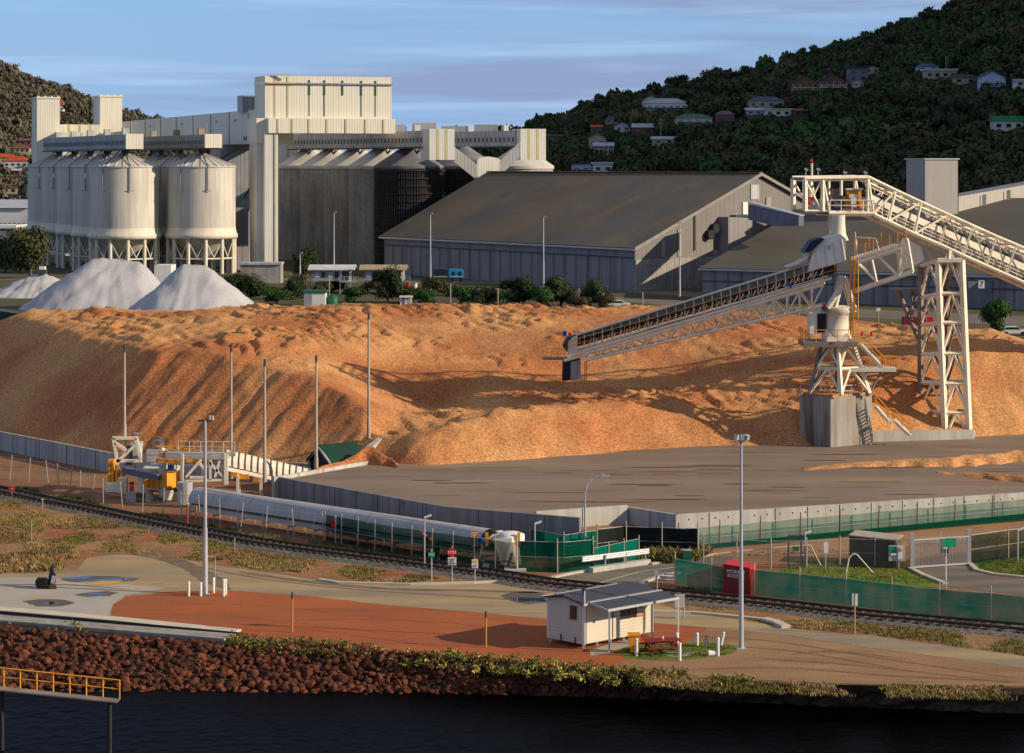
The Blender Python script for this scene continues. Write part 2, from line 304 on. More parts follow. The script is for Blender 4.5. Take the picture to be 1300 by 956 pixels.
# damp tyre-track band crossing the road and fainter wheel marks
m_trk = M('damp_wheel_track', (.17, .115, .07), .8, .25, .8)
def track(name, px, w, mat, lvl):
    line = [G(x, y) for x, y in px]; fine_ = []
    for i in range(len(line)-1):
        p0 = line[max(0, i-1)]; p1 = line[i]; p2 = line[i+1]; p3 = line[min(len(line)-1, i+2)]; k = max(2, int((p2-p1).length/.7))
        for j in range(k): t = j/k; fine_.append(.5*((2*p1)+(-p0+p2)*t+(2*p0-5*p1+4*p2-p3)*t*t+(-p0+3*p1-3*p2+p3)*t**3))
    fine_.append(line[-1]); vs = []; n = len(fine_)
    for i, p in enumerate(fine_):
        d = fine_[min(n-1, i+1)]-fine_[max(0, i-1)]; q = V(-d.y, d.x, 0).normalized(); e = min(1, i/4, (n-1-i)/4)*w*(.75+.5*random.random())
        z = .004*lvl; vs += [V(p.x, p.y, z)+q*e, V(p.x, p.y, z)-q*(e+.01)]
    mb = MB(); mb.add(vs, [(2*i+1, 2*i+3, 2*i+2, 2*i) for i in range(n-1)]); return struct(mb, name, mat)
track('wheel_track', [(165, 702), (210, 709), (245, 722), (270, 737), (292, 750)], .75, m_trk, 6)
track('wheel_track', [(-20, 743), (60, 742.5), (110, 744), (165, 749)], .16, m_trk, 6.5)
track('wheel_track', [(300, 726), (400, 740), (500, 748), (600, 750), (700, 753)], .35, m_trk, 6)
track('wheel_track', [(230, 715), (340, 736), (470, 750), (600, 758), (690, 765)], .12, m_trk, 6.2)
m_rut = M('gravel_rut', (.29, .085, .033), .95, .15, 1, fine=.2)
for k, q in enumerate(([(200, 766), (330, 769), (470, 783), (560, 793)], [(345, 776), (420, 773), (505, 778)], [(180, 780), (300, 783), (420, 796), (520, 808)], [(640, 800), (560, 790), (440, 786), (340, 790)], [(300, 792), (400, 800), (560, 822)])): track('gravel_rut', q, .09, m_rut, 4.5+k*.2)
m_drt = M('dirt_rut', (.20, .11, .06), .95, .2, 1, fine=.2)
for k, q in enumerate(([(860, 807), (980, 814), (1120, 836), (1290, 861)], [(850, 819), (990, 825), (1150, 851)], [(1000, 832), (1060, 827), (1150, 837)], [(880, 850), (1000, 848), (1130, 858), (1300, 866)], [(960, 836), (1100, 846), (1290, 868)])): track('dirt_rut', q, .12, m_drt, 4.5+k*.2)
# puddles
m_pud = M('puddle_water', (.02, .022, .025), .03, .1, spec=.8)
m_damp = M('damp_asphalt', (.11, .085, .06), .6, .2, .6)
for q in ([(76, 736), (92, 733), (120, 731.5), (150, 732), (178, 735), (170, 738), (140, 740), (110, 739.5), (86, 739)],
          [(95, 756), (110, 752.5), (135, 751), (152, 753), (140, 757), (112, 758)],
          [(28, 764), (50, 761), (80, 762), (94, 766), (80, 770), (45, 770.5)],
          [(635, 757), (650, 752.5), (676, 751.5), (700, 757), (697, 765), (672, 767), (648, 764)]):
    sheet('damp_patch', q, m_damp, 6, .15, .5)
for q in ([(78, 734.5), (95, 732.5), (118, 732.5), (110, 735), (88, 736)], [(100, 738), (130, 735.5), (160, 734.5), (172, 735.5), (150, 738), (125, 739)],
          [(104, 755), (120, 753), (138, 753.5), (125, 756)], [(50, 766), (62, 764.5), (74, 766), (64, 768)],
          [(646, 760), (660, 759), (690, 760), (694, 764), (674, 765.5), (654, 763.5)]):
    sheet('puddle', q, m_pud, 7, .03, .4)
sheet('yellow_reflection', [(110, 741), (125, 738.2), (156, 738), (150, 741), (130, 743), (115, 743)], M('yellow_reflection_tint', (.62, .30, .03), .7, .2, 2), 8, .05, .4)  # yellow reflection beside the puddle, laid down as flat colour
# painted lines on the side road crossing
mb = MB()
def strip(mb, a, b, w, z):
    d = (b-a); n_ = V(d.y, -d.x, 0).normalized()*w/2
    pts = [a+n_, b+n_, b-n_, a-n_]; mb.poly([V(p.x, p.y, z) for p in pts][::-1]); return mb
for a, b in (((642, 742), (662, 737)), ((665, 747), (690, 741)), ((690, 752), (712, 746)), ((716, 745), (735, 737)), ((640, 737), (700, 749)), ((745, 748), (806, 741)), ((700, 737), (728, 743))):
    strip(mb, G(*a), G(*b), .16, .026)
struct(mb, 'crossing_hatch_marking', M('faded_yellow_line', (.50, .27, .04), .8, .3, 3))
mb = MB(); strip(mb, G(752, 743), G(812, 726), .12, .026); strip(mb, G(812, 726), G(870, 719), .12, .026); struct(mb, 'centre_line_marking', M('faded_white_line', (.55, .50, .40), .8, .2, 3))
# kerbs
m_kerb = M('kerb_concrete', (.48, .43, .34), .85, .12, 1, fine=.08)
def kerb(px, w=.35, h=.14, z=0):
    mb = MB()
    pts = [G(x, y, z) for x, y in px]
    for a, b in zip(pts, pts[1:]): mb.beam(a+V(0, 0, h/2), b+V(0, 0, h/2+.001), w, h)
    return struct(mb, 'kerb', m_kerb)
kerb([(405, 737), (430, 741), (520, 743), (600, 741), (640, 739)])
kerb([(692, 736), (720, 730), (748, 725)])
kerb([(806, 748), (815, 741), (838, 733), (862, 728)])
kerb([(828, 778), (880, 779), (955, 786), (970, 788)]); kerb([(970, 788), (985, 792), (998, 798)], .6, .2)
kerb([(1232, 717), (1240, 725), (1262, 730), (1300, 734), (1500, 741)])
kerb([(1155, 722), (1172, 731), (1200, 742)])
kerb([(826, 717), (870, 711), (925, 703)])
# railway
track_px = [(-60, 612), (17, 629), (60, 638), (130, 652), (230, 673), (330, 692), (430, 706), (516, 717), (630, 733), (700, 744), (800, 754), (900, 763), (1000, 773), (1085, 783), (1200, 794), (1300, 803), (1600, 832)]
tr = [G(x, y) for x, y in track_px]
def smooth_line(pts, step=.6):
    out = []
    for i in range(len(pts)-1):
        p0 = pts[max(0, i-1)]; p1 = pts[i]; p2 = pts[i+1]; p3 = pts[min(len(pts)-1, i+2)]
        k = max(1, int((p2-p1).length/step))
        for j in range(k):
            t = j/k; out.append(.5*((2*p1)+(-p0+p2)*t+(2*p0-5*p1+4*p2-p3)*t*t+(-p0+3*p1-3*p2+p3)*t**3))
    out.append(pts[-1]); return out
tl = smooth_line(tr, .65)
def offs(line, d):
    out = []
    for i, p in enumerate(line):
        a = line[max(0, i-1)]; b = line[min(len(line)-1, i+1)]; n_ = (b-a); n_ = V(-n_.y, n_.x, 0).normalized(); out.append(p+n_*d)
    return out
# ballast bed
mb = MB(); prof = [(-1.9, .0), (-1.35, .16), (1.35, .16), (1.8, .0)]
ls = [offs(tl, d) for d, z in prof]; n = len(tl); vs = []
for i in range(n):
    for (d, z), l_ in zip(prof, ls): p = l_[i]; vs.append(V(p.x, p.y, z+.008+random.uniform(-.015, .015)))
mb.add(vs, [(i*4+j+1, i*4+j, (i+1)*4+j, (i+1)*4+j+1) for i in range(n-1) for j in range(3)]); mb.f = [f[::-1] for f in mb.f]
struct(mb, 'ballast', m_ball)
rw = T('railway_track', 'single railway line with dark sleepers curving across the yard behind the access road', 'railway track', tl[n//2])
mb = MB()
for i in range(0, n-1):
    p = tl[i]; d = (tl[i+1]-p).normalized(); q = V(-d.y, d.x, 0)*1.2; mb.beam(p-q+V(0, 0, .2), p+q+V(0, 0, .2), .24, .12)
mb.build('sleepers', M('tarred_sleeper', (.045, .033, .026), .9, .3, 2), rw)
for s_ in (-.72, .72):
    mb = MB(); l_ = offs(tl, s_)
    for a, b in zip(l_[::2], l_[2::2]): mb.beam(a+V(0, 0, .34), b+V(0, 0, .34), .075, .16)
    mb.build('rail', M('rusty_rail', (.07, .045, .032), .5, .2, 1, metal=.4), rw)
# crane rail strip along the shore edge (concrete edge with dark rail slot)
mb = MB(); e0 = [G(-200, 757), G(0, 775), G(150, 788), G(300, 803.5)]
for a, b in zip(e0, e0[1:]): mb.beam(a+V(0, 0, .05), b+V(0, 0, .05), 1.1, .16)
struct(mb, 'quay_edge_kerb', M('quay_concrete', (.55, .49, .38), .85, .1, 1))
mb = MB(); e1 = [G(-200, 761.5), G(0, 779.5), G(150, 792.5), G(302, 806.5)]
for a, b in zip(e1, e1[1:]): mb.beam(a+V(0, -.05, .02), b+V(0, -.05, .02), 1.0, .06)
struct(mb, 'rail_slot', m_black)
mb = MB()
for a, b in zip(e1, e1[1:]): mb.beam(a+V(0, .05, .10), b+V(0, .05, .10), .10, .14)
solo(mb, 'crane_rail', M('rusty_rail', (.07, .045, .032)), 'dark crane rail lying in the slot of the quay edge at lower left', 'rail')
mb = MB(); e2 = [G(-200, 768.5), G(0, 786.5), G(150, 799), G(292, 810.5)]
for a, b in zip(e2, e2[1:]): mb.beam(a+V(0, 0, -.12), b+V(0, 0, -.12), 1.5, .5)
struct(mb, 'quay_coping', M('coping_concrete', (.30, .28, .24), .85, .2, 1, streak=.2))
# ---------------------------------------------------------------- raised pad, retaining walls, chip pile
ZP = 2.4
pad_px = [(348, 608.5), (566, 647), (681, 653), (690, 650.5), (793, 645), (858, 655.5), (1300, 628), (1700, 605)]
pad_w = [G(x, y, ZP) for x, y in pad_px]
back = [V(120, 300, ZP), V(-20, 300, ZP), G(478, 580, ZP)]
mb = MB(); mb.poly([V(p.x, p.y, ZP) for p in pad_w+back]); o = struct(mb, 'bitumen_pad', m_yard)
def wall_run(pts, z0, z1, th, mat, name, label, joints=True, group=None, inward=1):
    """retaining wall along plan points with panel joints"""
    o = T(name, label, 'wall', V(pts[0].x, pts[0].y, 0), group)
    mb = MB(); jb = MB()
    for a, b in zip(pts, pts[1:]):
        d = V(b.x-a.x, b.y-a.y, 0); n_ = V(-d.y, d.x, 0).normalized()*th*inward; za = z0 if not hasattr(z0, '__len__') else z0[0]
        a0, b0 = V(a.x, a.y, za), V(b.x, b.y, za)
        ztA = a.z if z1 is None else z1; ztB = b.z if z1 is None else z1
        mb.add([a0, b0, V(b.x, b.y, ztB), V(a.x, a.y, ztA), a0+n_, b0+n_, V(b.x, b.y, ztB)+n_, V(a.x, a.y, ztA)+n_],
               [(0,1,2,3),(5,4,7,6),(3,2,6,7),(0,4,5,1),(1,5,6,2),(4,0,3,7)])
        k = int(d.length/2.5)
        for i in range(1, k):
            p = a0.lerp(b0, i/k)-n_.normalized()*.012; zt = ztA+(ztB-ztA)*i/k; jb.bx(p.x-.02, p.x+.02, p.y-.02, p.y+.02, za, zt-.01)
    mb.build('wall_panel', mat, o)
    if joints and jb.v: jb.build('panel_joint', m_dkgrey, o)
    return o
lip = .25
C_end = G(735, 660, ZP)
W = lambda x, y, z=ZP+lip: G(x, y, z)
wall_run([W(348, 605), W(566, 643.5), W(735, 657.5)], -.2, None, .3, M('shaded_wall_concrete', (.20, .20, .205), .85, .12, .3, streak=.3), 'retaining_wall', 'long grey concrete wall of the pad running beside the covered conveyor')  # darker copy of the retaining concrete, with shade put into its colour
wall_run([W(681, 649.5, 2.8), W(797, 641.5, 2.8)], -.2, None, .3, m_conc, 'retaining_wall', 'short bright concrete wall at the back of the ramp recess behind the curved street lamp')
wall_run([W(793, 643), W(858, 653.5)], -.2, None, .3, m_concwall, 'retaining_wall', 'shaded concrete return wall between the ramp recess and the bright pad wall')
wr = wall_run([W(858, 653.5), W(1300, 625.5), W(1700, 602)], -.2, None, .3, m_conc, 'retaining_wall', 'bright concrete wall of the pad behind thin green shade cloth at right')
# tie-bolt holes on the bright wall
mb = MB(); a = W(858, 653.5); b = W(1300, 625.5)
for i in range(1, 28):
    p = a.lerp(b, i/28); mb.box((p.x, p.y-.01, 2.25), (.10, .04, .10))
mb.build('bolt_hole', m_dkgrey, wr)
# left retaining wall of the pile and its lip
lw = [G(-300, 490, 1.8), G(0, 548, 1.8), G(140, 575, 1.8)]
wall_run(lw, -.2, None, .3, m_concwall, 'retaining_wall', 'grey concrete wall holding the shaded left foot of the chip pile')
wall_run([G(140, 575, 1.8), G(397, 589, 1.8)], -.2, None, .3, m_concwall, 'retaining_wall', 'low concrete wall under the pile behind the inclined conveyor')
wall_run([W(348, 606, 2.7), W(440, 590, 2.7), W(476, 584, 2.7)], 1.0, None, .25, m_conc, 'retaining_wall', 'low pale concrete lip wall leading from the pad corner to the green tunnel shed')
# wing wall with sloping top
mb = MB(); q = [P(457.5, 589, 203), P(490, 578, 207), P(490, 553, 207), P(459, 577, 203)]; mb.extr(q, V(-.5, .3, 0)); solo(mb, 'wing_wall', m_conc, 'sloping concrete wing wall beside the green shed holding back chips', 'wall')
# ramp floor between walls
mb = MB(); mb.poly([G(735, 690, 0)+V(0, 0, .9), G(858, 700, 0)+V(0, 0, .5), V(W(858, 653.5).x, W(858, 653.5).y-.1, 1.0), V(W(793, 643).x, W(793, 643).y-.1, 1.5), V(W(690, 650).x, W(690, 650).y-.1, 1.5)])
o = struct(mb, 'ramp_ground', m_dirt)
if o.data.polygons[0].normal.z < 0: o.data.flip_normals()
# embankment in front of the bright wall
mb = MB(); A = [(858, 655.5), (970, 648.5), (1300, 628), (1700, 605)]; Bz = [(858, 704), (970, 700), (1150, 690), (1300, 682), (1700, 660)]
top = [G(858, 655.5, ZP), G(1300, 628, ZP), G(1700, 605, ZP)]; bot = [G(858, 712), G(1000, 702), G(1300, 684), G(1700, 662)]
ups = [V(top[0].x, top[0].y, .35), V(top[0].x*.68+top[1].x*.32, top[0].y*.68+top[1].y*.32, .55), V(top[1].x, top[1].y, .95), V(top[2].x, top[2].y, 1.2)]
mb.add(bot+ups, [(0, 1, 5, 4), (1, 2, 6, 5), (2, 3, 7, 6)]); struct(mb, 'embankment', m_dirt)
# ---- chip pile height field
def pv(px, py, z): return G(px, py, z)
CP = [(40, 392, 12), (120, 394, 12), (200, 394, 12.), (350, 392, 11.8), (450, 390, 11.9), (540, 388, 12), (650, 391, 11.8), (800, 393, 11.6), (900, 396, 11.3), (1000, 400, 11.2), (1100, 409, 10.9), (1190, 430, 10.0), (1228, 436, 10.0), (1262, 418, 10.9), (1300, 442, 9.4), (1400, 485, 7.2),
      (118, 430, 10.0), (160, 437, 9.9), (200, 441, 9.8), (235, 455, 9.4), (285, 460, 9.1), (330, 465, 8.8), (365, 485, 7.9), (400, 508, 6.8), (440, 534, 5.3), (465, 549, 4.3), (489, 556, 3.6), (60, 400, 11.4), (90, 414, 10.8),
      (0, 410, 10.6), (-40, 430, 9.6),
      (300, 430, 10.7), (400, 440, 10.0), (400, 475, 8.4), (300, 445, 9.9), (440, 500, 7.0), (470, 520, 5.9), (480, 440, 9.6), (480, 405, 11.4),
      (540, 556, 4.4), (600, 533, 5.8), (640, 524, 6.1), (700, 519, 6.2), (760, 514, 6.2), (800, 511, 6.1), (850, 511, 5.8), (890, 522, 5.0), (930, 540, 3.9), (1000, 540, 4.2),
      (520, 530, 4.3), (550, 516, 4.5), (600, 508, 5.3), (650, 504, 5.6), (700, 499, 5.5), (780, 494, 5.7), (850, 492, 5.8), (500, 505, 5.7), (500, 470, 7.6), (560, 478, 7.1), (620, 476, 7.2), (720, 475, 6.9), (800, 468, 7.4), (900, 462, 7.9), (950, 490, 6.5), (1000, 440, 9.5), (600, 445, 8.8), (600, 420, 10.4), (700, 430, 9.9), (850, 430, 9.9), (950, 420, 10.5),
      (1130, 462, 8.5), (1200, 452, 8.9), (1120, 505, 5.9), (1200, 500, 6.4), (1270, 480, 7.4), (1060, 430, 9.8)]
# points outside the toe keep the upper surface level; the repose slopes below cut it off
OUT = [(-60, 215, 9.5), (-48, 205, 9), (-32, 200, 8.5), (-24, 200, 7.5), (-16, 195, 5.5), (-11, 192, 3.6), (-3, 192, 5.5), (6, 194, 6.0), (14, 200, 5.6), (22, 204, 4.4), (30, 205, 5.2), (42, 206, 6), (58, 206, 6.5)]
cp = np.array([list(pv(*c)) for c in CP])
extra = []
for px, D, z in ((40, 290, 1), (200, 290, 2), (400, 292, 2), (600, 292, 2), (800, 290, 2), (1000, 286, 2), (1150, 276, 2), (1262, 270, 2), (1400, 262, 1)):
    extra.append([(px-650)/F*D, D, z])
cp = np.vstack([cp, np.array(extra), np.array(OUT)])
def tps_fit(xy, z, lam=.02):
    n = len(xy); d = np.linalg.norm(xy[:, None]-xy[None], axis=2); K = d*1.0
    A = np.zeros((n+3, n+3)); A[:n, :n] = K+lam*np.eye(n); A[:n, n:] = np.c_[np.ones(n), xy]; A[n:, :n] = A[:n, n:].T
    wv = np.linalg.solve(A, np.r_[z, 0, 0, 0])
    def f(q):
        d = np.linalg.norm(q[:, None]-xy[None], axis=2); return d@wv[:n]+np.c_[np.ones(len(q)), q]@wv[n:]
    return f
pf = tps_fit(cp[:, :2], cp[:, 2])
_tab = {}
def vnoise(x, y, seed=0):
    if seed not in _tab: _tab[seed] = np.random.default_rng(seed+11).random((256, 256))
    t = _tab[seed]; xi = np.floor(x).astype(int); yi = np.floor(y).astype(int); fx = x-xi; fy = y-yi
    fx = fx*fx*(3-2*fx); fy = fy*fy*(3-2*fy); g = lambda a, b: t[a % 256, b % 256]
    return (g(xi, yi)*(1-fx)+g(xi+1, yi)*fx)*(1-fy)+(g(xi, yi+1)*(1-fx)+g(xi+1, yi+1)*fx)*fy
def fbm(x, y, seed=0, o=4):
    s = 0; a = .5; tot = 0
    for k in range(o): s = s+a*vnoise(x*2**k, y*2**k, seed+k); tot += a; a *= .5
    return s/tot-.5
x0, x1, y0, y1, st = -85, 95, 192, 292, .30
xs = np.arange(x0, x1, st); ys = np.arange(y0, y1, st); gx, gy = np.meshgrid(xs, ys, indexing='ij')
q = np.c_[gx.ravel(), gy.ravel()]; base = np.concatenate([pf(c) for c in np.array_split(q, 40)]).reshape(gx.shape)
def toe_dist(line, gx, gy):
    best = np.full(gx.shape, 1e9); sg = np.ones(gx.shape)
    for (ax_, ay_), (bx_, by_) in zip(line, line[1:]):
        dx, dy = bx_-ax_, by_-ay_; L2_ = dx*dx+dy*dy; t = np.clip(((gx-ax_)*dx+(gy-ay_)*dy)/L2_, 0, 1)
        d = np.hypot(gx-ax_-t*dx, gy-ay_-t*dy); s_ = np.sign(dx*(gy-ay_)-dy*(gx-ax_)); m = d < best-1e-6
        best = np.where(m, d, best); sg = np.where(m, s_, sg)
    return best*sg
tw = lambda x, y, z: tuple(G(x, y, z)[:2])
d0_, d1_ = G(0, 547, 1.4), G(138, 574, 1.4)
toeA = [(d0_.x*3-d1_.x*2, d0_.y*3-d1_.y*2), tuple(d1_[:2])]
toeB = [tuple(d1_[:2]), (d1_.x+20.5, d1_.y-11.8), (-8, 198.5)]
toeC = [(-75, 199), tw(470, 587, 2.3), tw(500, 593, 2.3), tw(560, 591, 2.3), tw(620, 588, 2.3), tw(720, 581, 2.3), tw(800, 574, 2.3), tw(860, 570, 2.3), tw(900, 568, 2.3), tw(960, 567, 2.3), tw(1015, 567, 2.3), tw(1107, 562, 2.3), tw(1160, 558, 2.3), tw(1240, 556, 2.3), tw(1300, 553, 2.3), tw(1420, 547, 2.3)]
gul = fbm(gx*.5, gy*.12, 91, 3)*1.6; gul2 = fbm(gx*.28+3, gy*.28, 92, 3)*2.2
planes = [1.4+.82*(toe_dist(toeA, gx, gy)+gul2*.2+fbm((gx*.82-gy*.57)*.7, (gy*.82+gx*.57)*.06, 95, 3)*.6), 1.4+.66*(toe_dist(toeB, gx, gy)+fbm((gx*.87-gy*.5)*.6, (gy*.87+gx*.5)*.06, 97, 3)*1.5+gul2*.35), 2.3+.68*(toe_dist(toeC, gx, gy)+gul*.5+gul2*.5)]
def smin(a, b, k): h = np.clip(.5+.5*(b-a)/k, 0, 1); return b*(1-h)+a*h-k*h*(1-h)
near = np.clip((np.minimum(planes[0], planes[1])-base)/1.5, .15, 1)
for p_, k_ in zip(planes, (.12, .15, .9)): base = smin(base, p_, k_)
sgx, sgy = np.gradient(base, st); slope = np.hypot(sgx, sgy)
flat = np.clip((.42-slope)/.25, 0, 1)
# plateau: dozer ridges, elongated mounds with sharp lee sides
def ridged(u, v, seed): return 1-np.abs(fbm(u, v, seed, 3))*4
ang = R(22); u = gx*math.cos(ang)+gy*math.sin(ang); vv = -gx*math.sin(ang)+gy*math.cos(ang)
wx = fbm(gx*.08, gy*.08, 41)*10; wy = fbm(gx*.08+9, gy*.08, 42)*10
d1 = np.clip(ridged((u+wx*.5)*.17, (vv+wy*.5)*.30, 3)-.45, 0, 1)*.95
d2 = fbm((gx+wx)*.33, (gy+wy)*.45, 9, 4)*.55
d2b = np.clip(ridged((vv+wx)*.16, (u+wy)*.42, 14)-.55, 0, 1)*.6
gate = np.clip((fbm(gx*.05, gy*.05, 55, 2)+.15)*4, 0, 1)
d3 = fbm(gx*1.1, gy*1.1, 21, 3)*.28
# slopes: fall-line streaks / gullies
dirx = sgx/(slope+1e-3); diry = sgy/(slope+1e-3)
az = gx*np.clip(np.abs(diry), .3, 1)+gy*np.clip(np.abs(dirx), .3, 1)*-np.sign(dirx)*1.0
str1 = fbm((gx-gy*.35)*.55, gy*.10+gx*.02, 31, 4)*.8
str2 = fbm(gx*.45+gy*.30, gy*.2, 33, 3)*.55
def saw(dirdeg, per, sd, amp):
    c_, s_ = math.cos(R(dirdeg)), math.sin(R(dirdeg)); w_ = (gx*c_+gy*s_)/per+fbm(gx*.13, gy*.13, sd, 3)*4.5+fbm(gx*.5, gy*.5, sd+1, 2)*.7
    f_ = w_-np.floor(w_); g_ = np.clip(fbm(gx*.16, gy*.16, sd+2, 3)*5+.25, 0, 1); return amp*g_*np.where(f_ < .08, f_/.08, 1-(f_-.08)/.92)
zz = base+flat*near*(saw(38, 3.4, 201, .48)+saw(28, 1.7, 211, .36)+saw(15, 2.6, 221, .3)*gate+d2*.25+d2b*gate*.5)+(1-flat)*(str1*.22+str2*.2)+d3*(.35+.4*flat)
edge = np.clip((base-2.2)/1.2, .1, 1); zz = base+(zz-base)*edge
# mounds at the tip of the stacker, and toes
zz += fbm(gx*2.6, gy*2.6, 77, 2)*.10
# keep the mesh inside its walls
mb = MB()
nx, ny = zz.shape
def pile_z(x, y):
    i = int(np.clip((x-x0)/st, 0, nx-1)); j = int(np.clip((y-y0)/st, 0, ny-1)); return float(zz[i, j])
vmask = zz
# limit: left/front wall lines
def side(ax, ay, bx, by): return (bx-ax)*(gy-ay)-(by-ay)*(gx-ax)
inside = np.ones_like(zz, bool)
wl = [(lw[i].x, lw[i].y) for i in range(3)]+[(G(397, 589, 1.8).x, G(397, 589, 1.8).y), (G(470, 584.5, 2.4).x, G(470, 584.5, 2.4).y)]
for X_ in range(1):
    lim = np.interp(gx, [p[0] for p in wl], [p[1]+.2 for p in wl], left=wl[0][1]+0, right=-1e9)
    lim = np.where(gx < wl[0][0], wl[0][1]+(wl[0][0]-gx)*1.4, lim)
    inside &= gy > lim
gx_, gy_, zz_ = gx, gy, zz
idx = -np.ones(zz.shape, int); keep = inside & (zz > .02)
ii = np.argwhere(keep); idx[keep] = np.arange(len(ii))
cells = keep[:-1, :-1] & keep[1:, :-1] & keep[1:, 1:] & keep[:-1, 1:]
ci = np.argwhere(cells)
faces = np.c_[idx[ci[:, 0], ci[:, 1]], idx[ci[:, 0]+1, ci[:, 1]], idx[ci[:, 0]+1, ci[:, 1]+1], idx[ci[:, 0], ci[:, 1]+1]]
verts = np.c_[gx[keep], gy[keep], zz[keep]]
def np_mesh(name, verts, faces, mat, smooth=True):
    me = bpy.data.meshes.new(name); nf, k = faces.shape
    me.vertices.add(len(verts)); me.vertices.foreach_set('co', verts.astype(np.float32).ravel())
    me.loops.add(nf*k); me.loops.foreach_set('vertex_index', faces.astype(np.int32).ravel())
    me.polygons.add(nf); me.polygons.foreach_set('loop_start', np.arange(0, nf*k, k, dtype=np.int32)); me.polygons.foreach_set('loop_total', np.full(nf, k, np.int32))
    if smooth: me.polygons.foreach_set('use_smooth', np.ones(nf, bool))
    me.materials.append(mat); me.update(calc_edges=True); me.validate()
    o = bpy.data.objects.new(name, me); C.objects.link(o); return o
m_chip = M('wood_chips', (.52, .26, .105), .95, .14, .12, fine=.30, fscale=4.5, c2=(.40, .155, .06), c2s=.07, c2r=(.44, .60), bump=.12, bscale=4.5, spec=.1)
o = np_mesh('wood_chip_pile', verts, faces, m_chip)
tag(o, 'vast heap of orange wood chips filling the yard in front of the sheds', 'wood chip pile')
# windrow of chips on the pad at right
def windrow(px_pts, hs, w, name, label):
    line = smooth_line([G(x, y, ZP) for x, y in px_pts], .35); n = len(line); K = 15; vs = []
    for i, p in enumerate(line):
        t = i/(n-1); h = float(np.interp(t, np.linspace(0, 1, len(hs)), hs)); ww = w*(.35+.65*h/max(hs))*(1+.25*math.sin(i*.9))
        for j in range(K):
            s_ = j/(K-1)*2-1
            z = ZP-.02+h*(1-s_*s_)*(1+.35*(mnoise.noise(V(p.x*.8, s_*2, 3)))); z += random.uniform(-.03, .05)*(1-abs(s_))
            vs.append(V(p.x+random.uniform(-.05, .05), p.y+s_*ww, z))
    mb = MB(); mb.add(vs, [(i*K+j, (i+1)*K+j, (i+1)*K+j+1, i*K+j+1) for i in range(n-1) for j in range(K-1)], True)
    return solo(mb, name, m_chip, label, 'chip windrow')
windrow([(1020, 596), (1070, 592), (1150, 590), (1200, 590), (1300, 583), (1450, 574)], [.05, .35, .6, .7, .9, .9], 2.2, 'chip_windrow', 'long low ridge of spilled chips across the dark pad at right')
windrow([(1190, 600), (1235, 604), (1300, 610), (1450, 617)], [.05, .35, .5, .6], 2.0, 'chip_windrow', 'second chip ridge nearer the bright wall, leaving the frame at right')
windrow([(378, 604), (420, 596), (465, 588), (490, 590), (505, 593)], [.1, .35, .6, 1.3, .2], 1.3, 'chip_windrow', 'strip of spilled chips along the pale lip wall')
# scattered chip stains on the pad
m_chs = M('scattered_chips', (.26, .11, .05), .95, .3, 2)
def blob(name, cx, cy, rx, ry, z, lvl, mat, k=22):
    c = G(cx, cy, z); pts = []
    for i in range(k):
        a = 2*math.pi*i/k; r = 1+.35*mnoise.noise(V(math.cos(a)*1.7+cx, math.sin(a)*1.7+cy, 0))
        pts.append(V(c.x+rx*math.cos(a)*r, c.y+ry*math.sin(a)*r, z+.004*lvl))
    mb = MB(); mb.poly(pts); return struct(mb, name, mat)
random.seed(5)
for i in range(70):
    x = random.uniform(470, 1290); y = random.uniform(574, 640) + (0 if x < 1000 else -8)
    if y < 590 and x < 760: continue
    blob('chip_stain', x, y, random.uniform(.8, 3.6), random.uniform(.06, .22), ZP, 1+i*.15, m_chs if random.random() < .6 else M('damp_bitumen', (.11, .078, .058), .6, .2))
# ---------------------------------------------------------------- hills and town
m_hillR = M('dark_bush_ground', (.022, .026, .012), .95, .3, .05, spec=.05)
m_hillL = M('olive_bush_ground', (.055, .05, .028), .95, .3, .02, c2=(.10, .075, .04), c2s=.01, spec=.05)
silR = [(560, 185), (640, 178), (672, 176), (700, 164), (760, 142), (800, 138), (850, 122), (890, 109), (940, 102), (985, 90), (1030, 81), (1100, 62), (1150, 43), (1215, 16), (1300, -22), (1500, -120), (1800, -150)]
silL = [(-500, -60), (-200, 20), (-60, 70), (0, 93), (40, 106), (85, 119), (100, 128), (140, 145), (190, 158), (240, 172), (330, 195), (420, 203)]
def zR(x, y):
    px = 650+F*x/y; t = max(0, min(1.25, (y-640)/660)); zr = 28+(YH-interp(px, silR))*1300/F
    s_ = t if t < 1 else 1-(t-1)*1.2
    return max(0, zr*s_*(1+.0)+ (mnoise.noise(V(x*.012, y*.012, 1))*5)*min(1, t*3)) if t > 0 else -1
def zL(x, y):
    px = 650+F*x/y; t = max(0, min(1.2, (y-1000)/1500)); zr = 28+(YH-interp(px, silL))*2500/F
    s_ = (t**1.5) if t < 1 else 1-(t-1)
    return max(0, zr*s_+mnoise.noise(V(x*.006, y*.006, 5))*10*min(1, t*3)) if t > 0 else -1
def hill(name, zf, px0, px1, D0, D1, mat, nu=110, nd=60):
    mb = MB(); vs = []
    for i in range(nu):
        px = px0+(px1-px0)*i/(nu-1)
        for j in range(nd):
            D = D0+(D1-D0)*j/(nd-1); x = (px-650)/F*D; vs.append(V(x, D, zf(x, D)))
    mb.add(vs, [(i*nd+j, (i+1)*nd+j, (i+1)*nd+j+1, i*nd+j+1) for i in range(nu-1) for j in range(nd-1)], True)
    o = mb.build(name, mat); return tag(o, kind='structure')
hill('bush_hillside', zR, 560, 1800, 630, 1460, m_hillR)
hill('distant_hill', zL, -500, 420, 990, 2750, m_hillL)
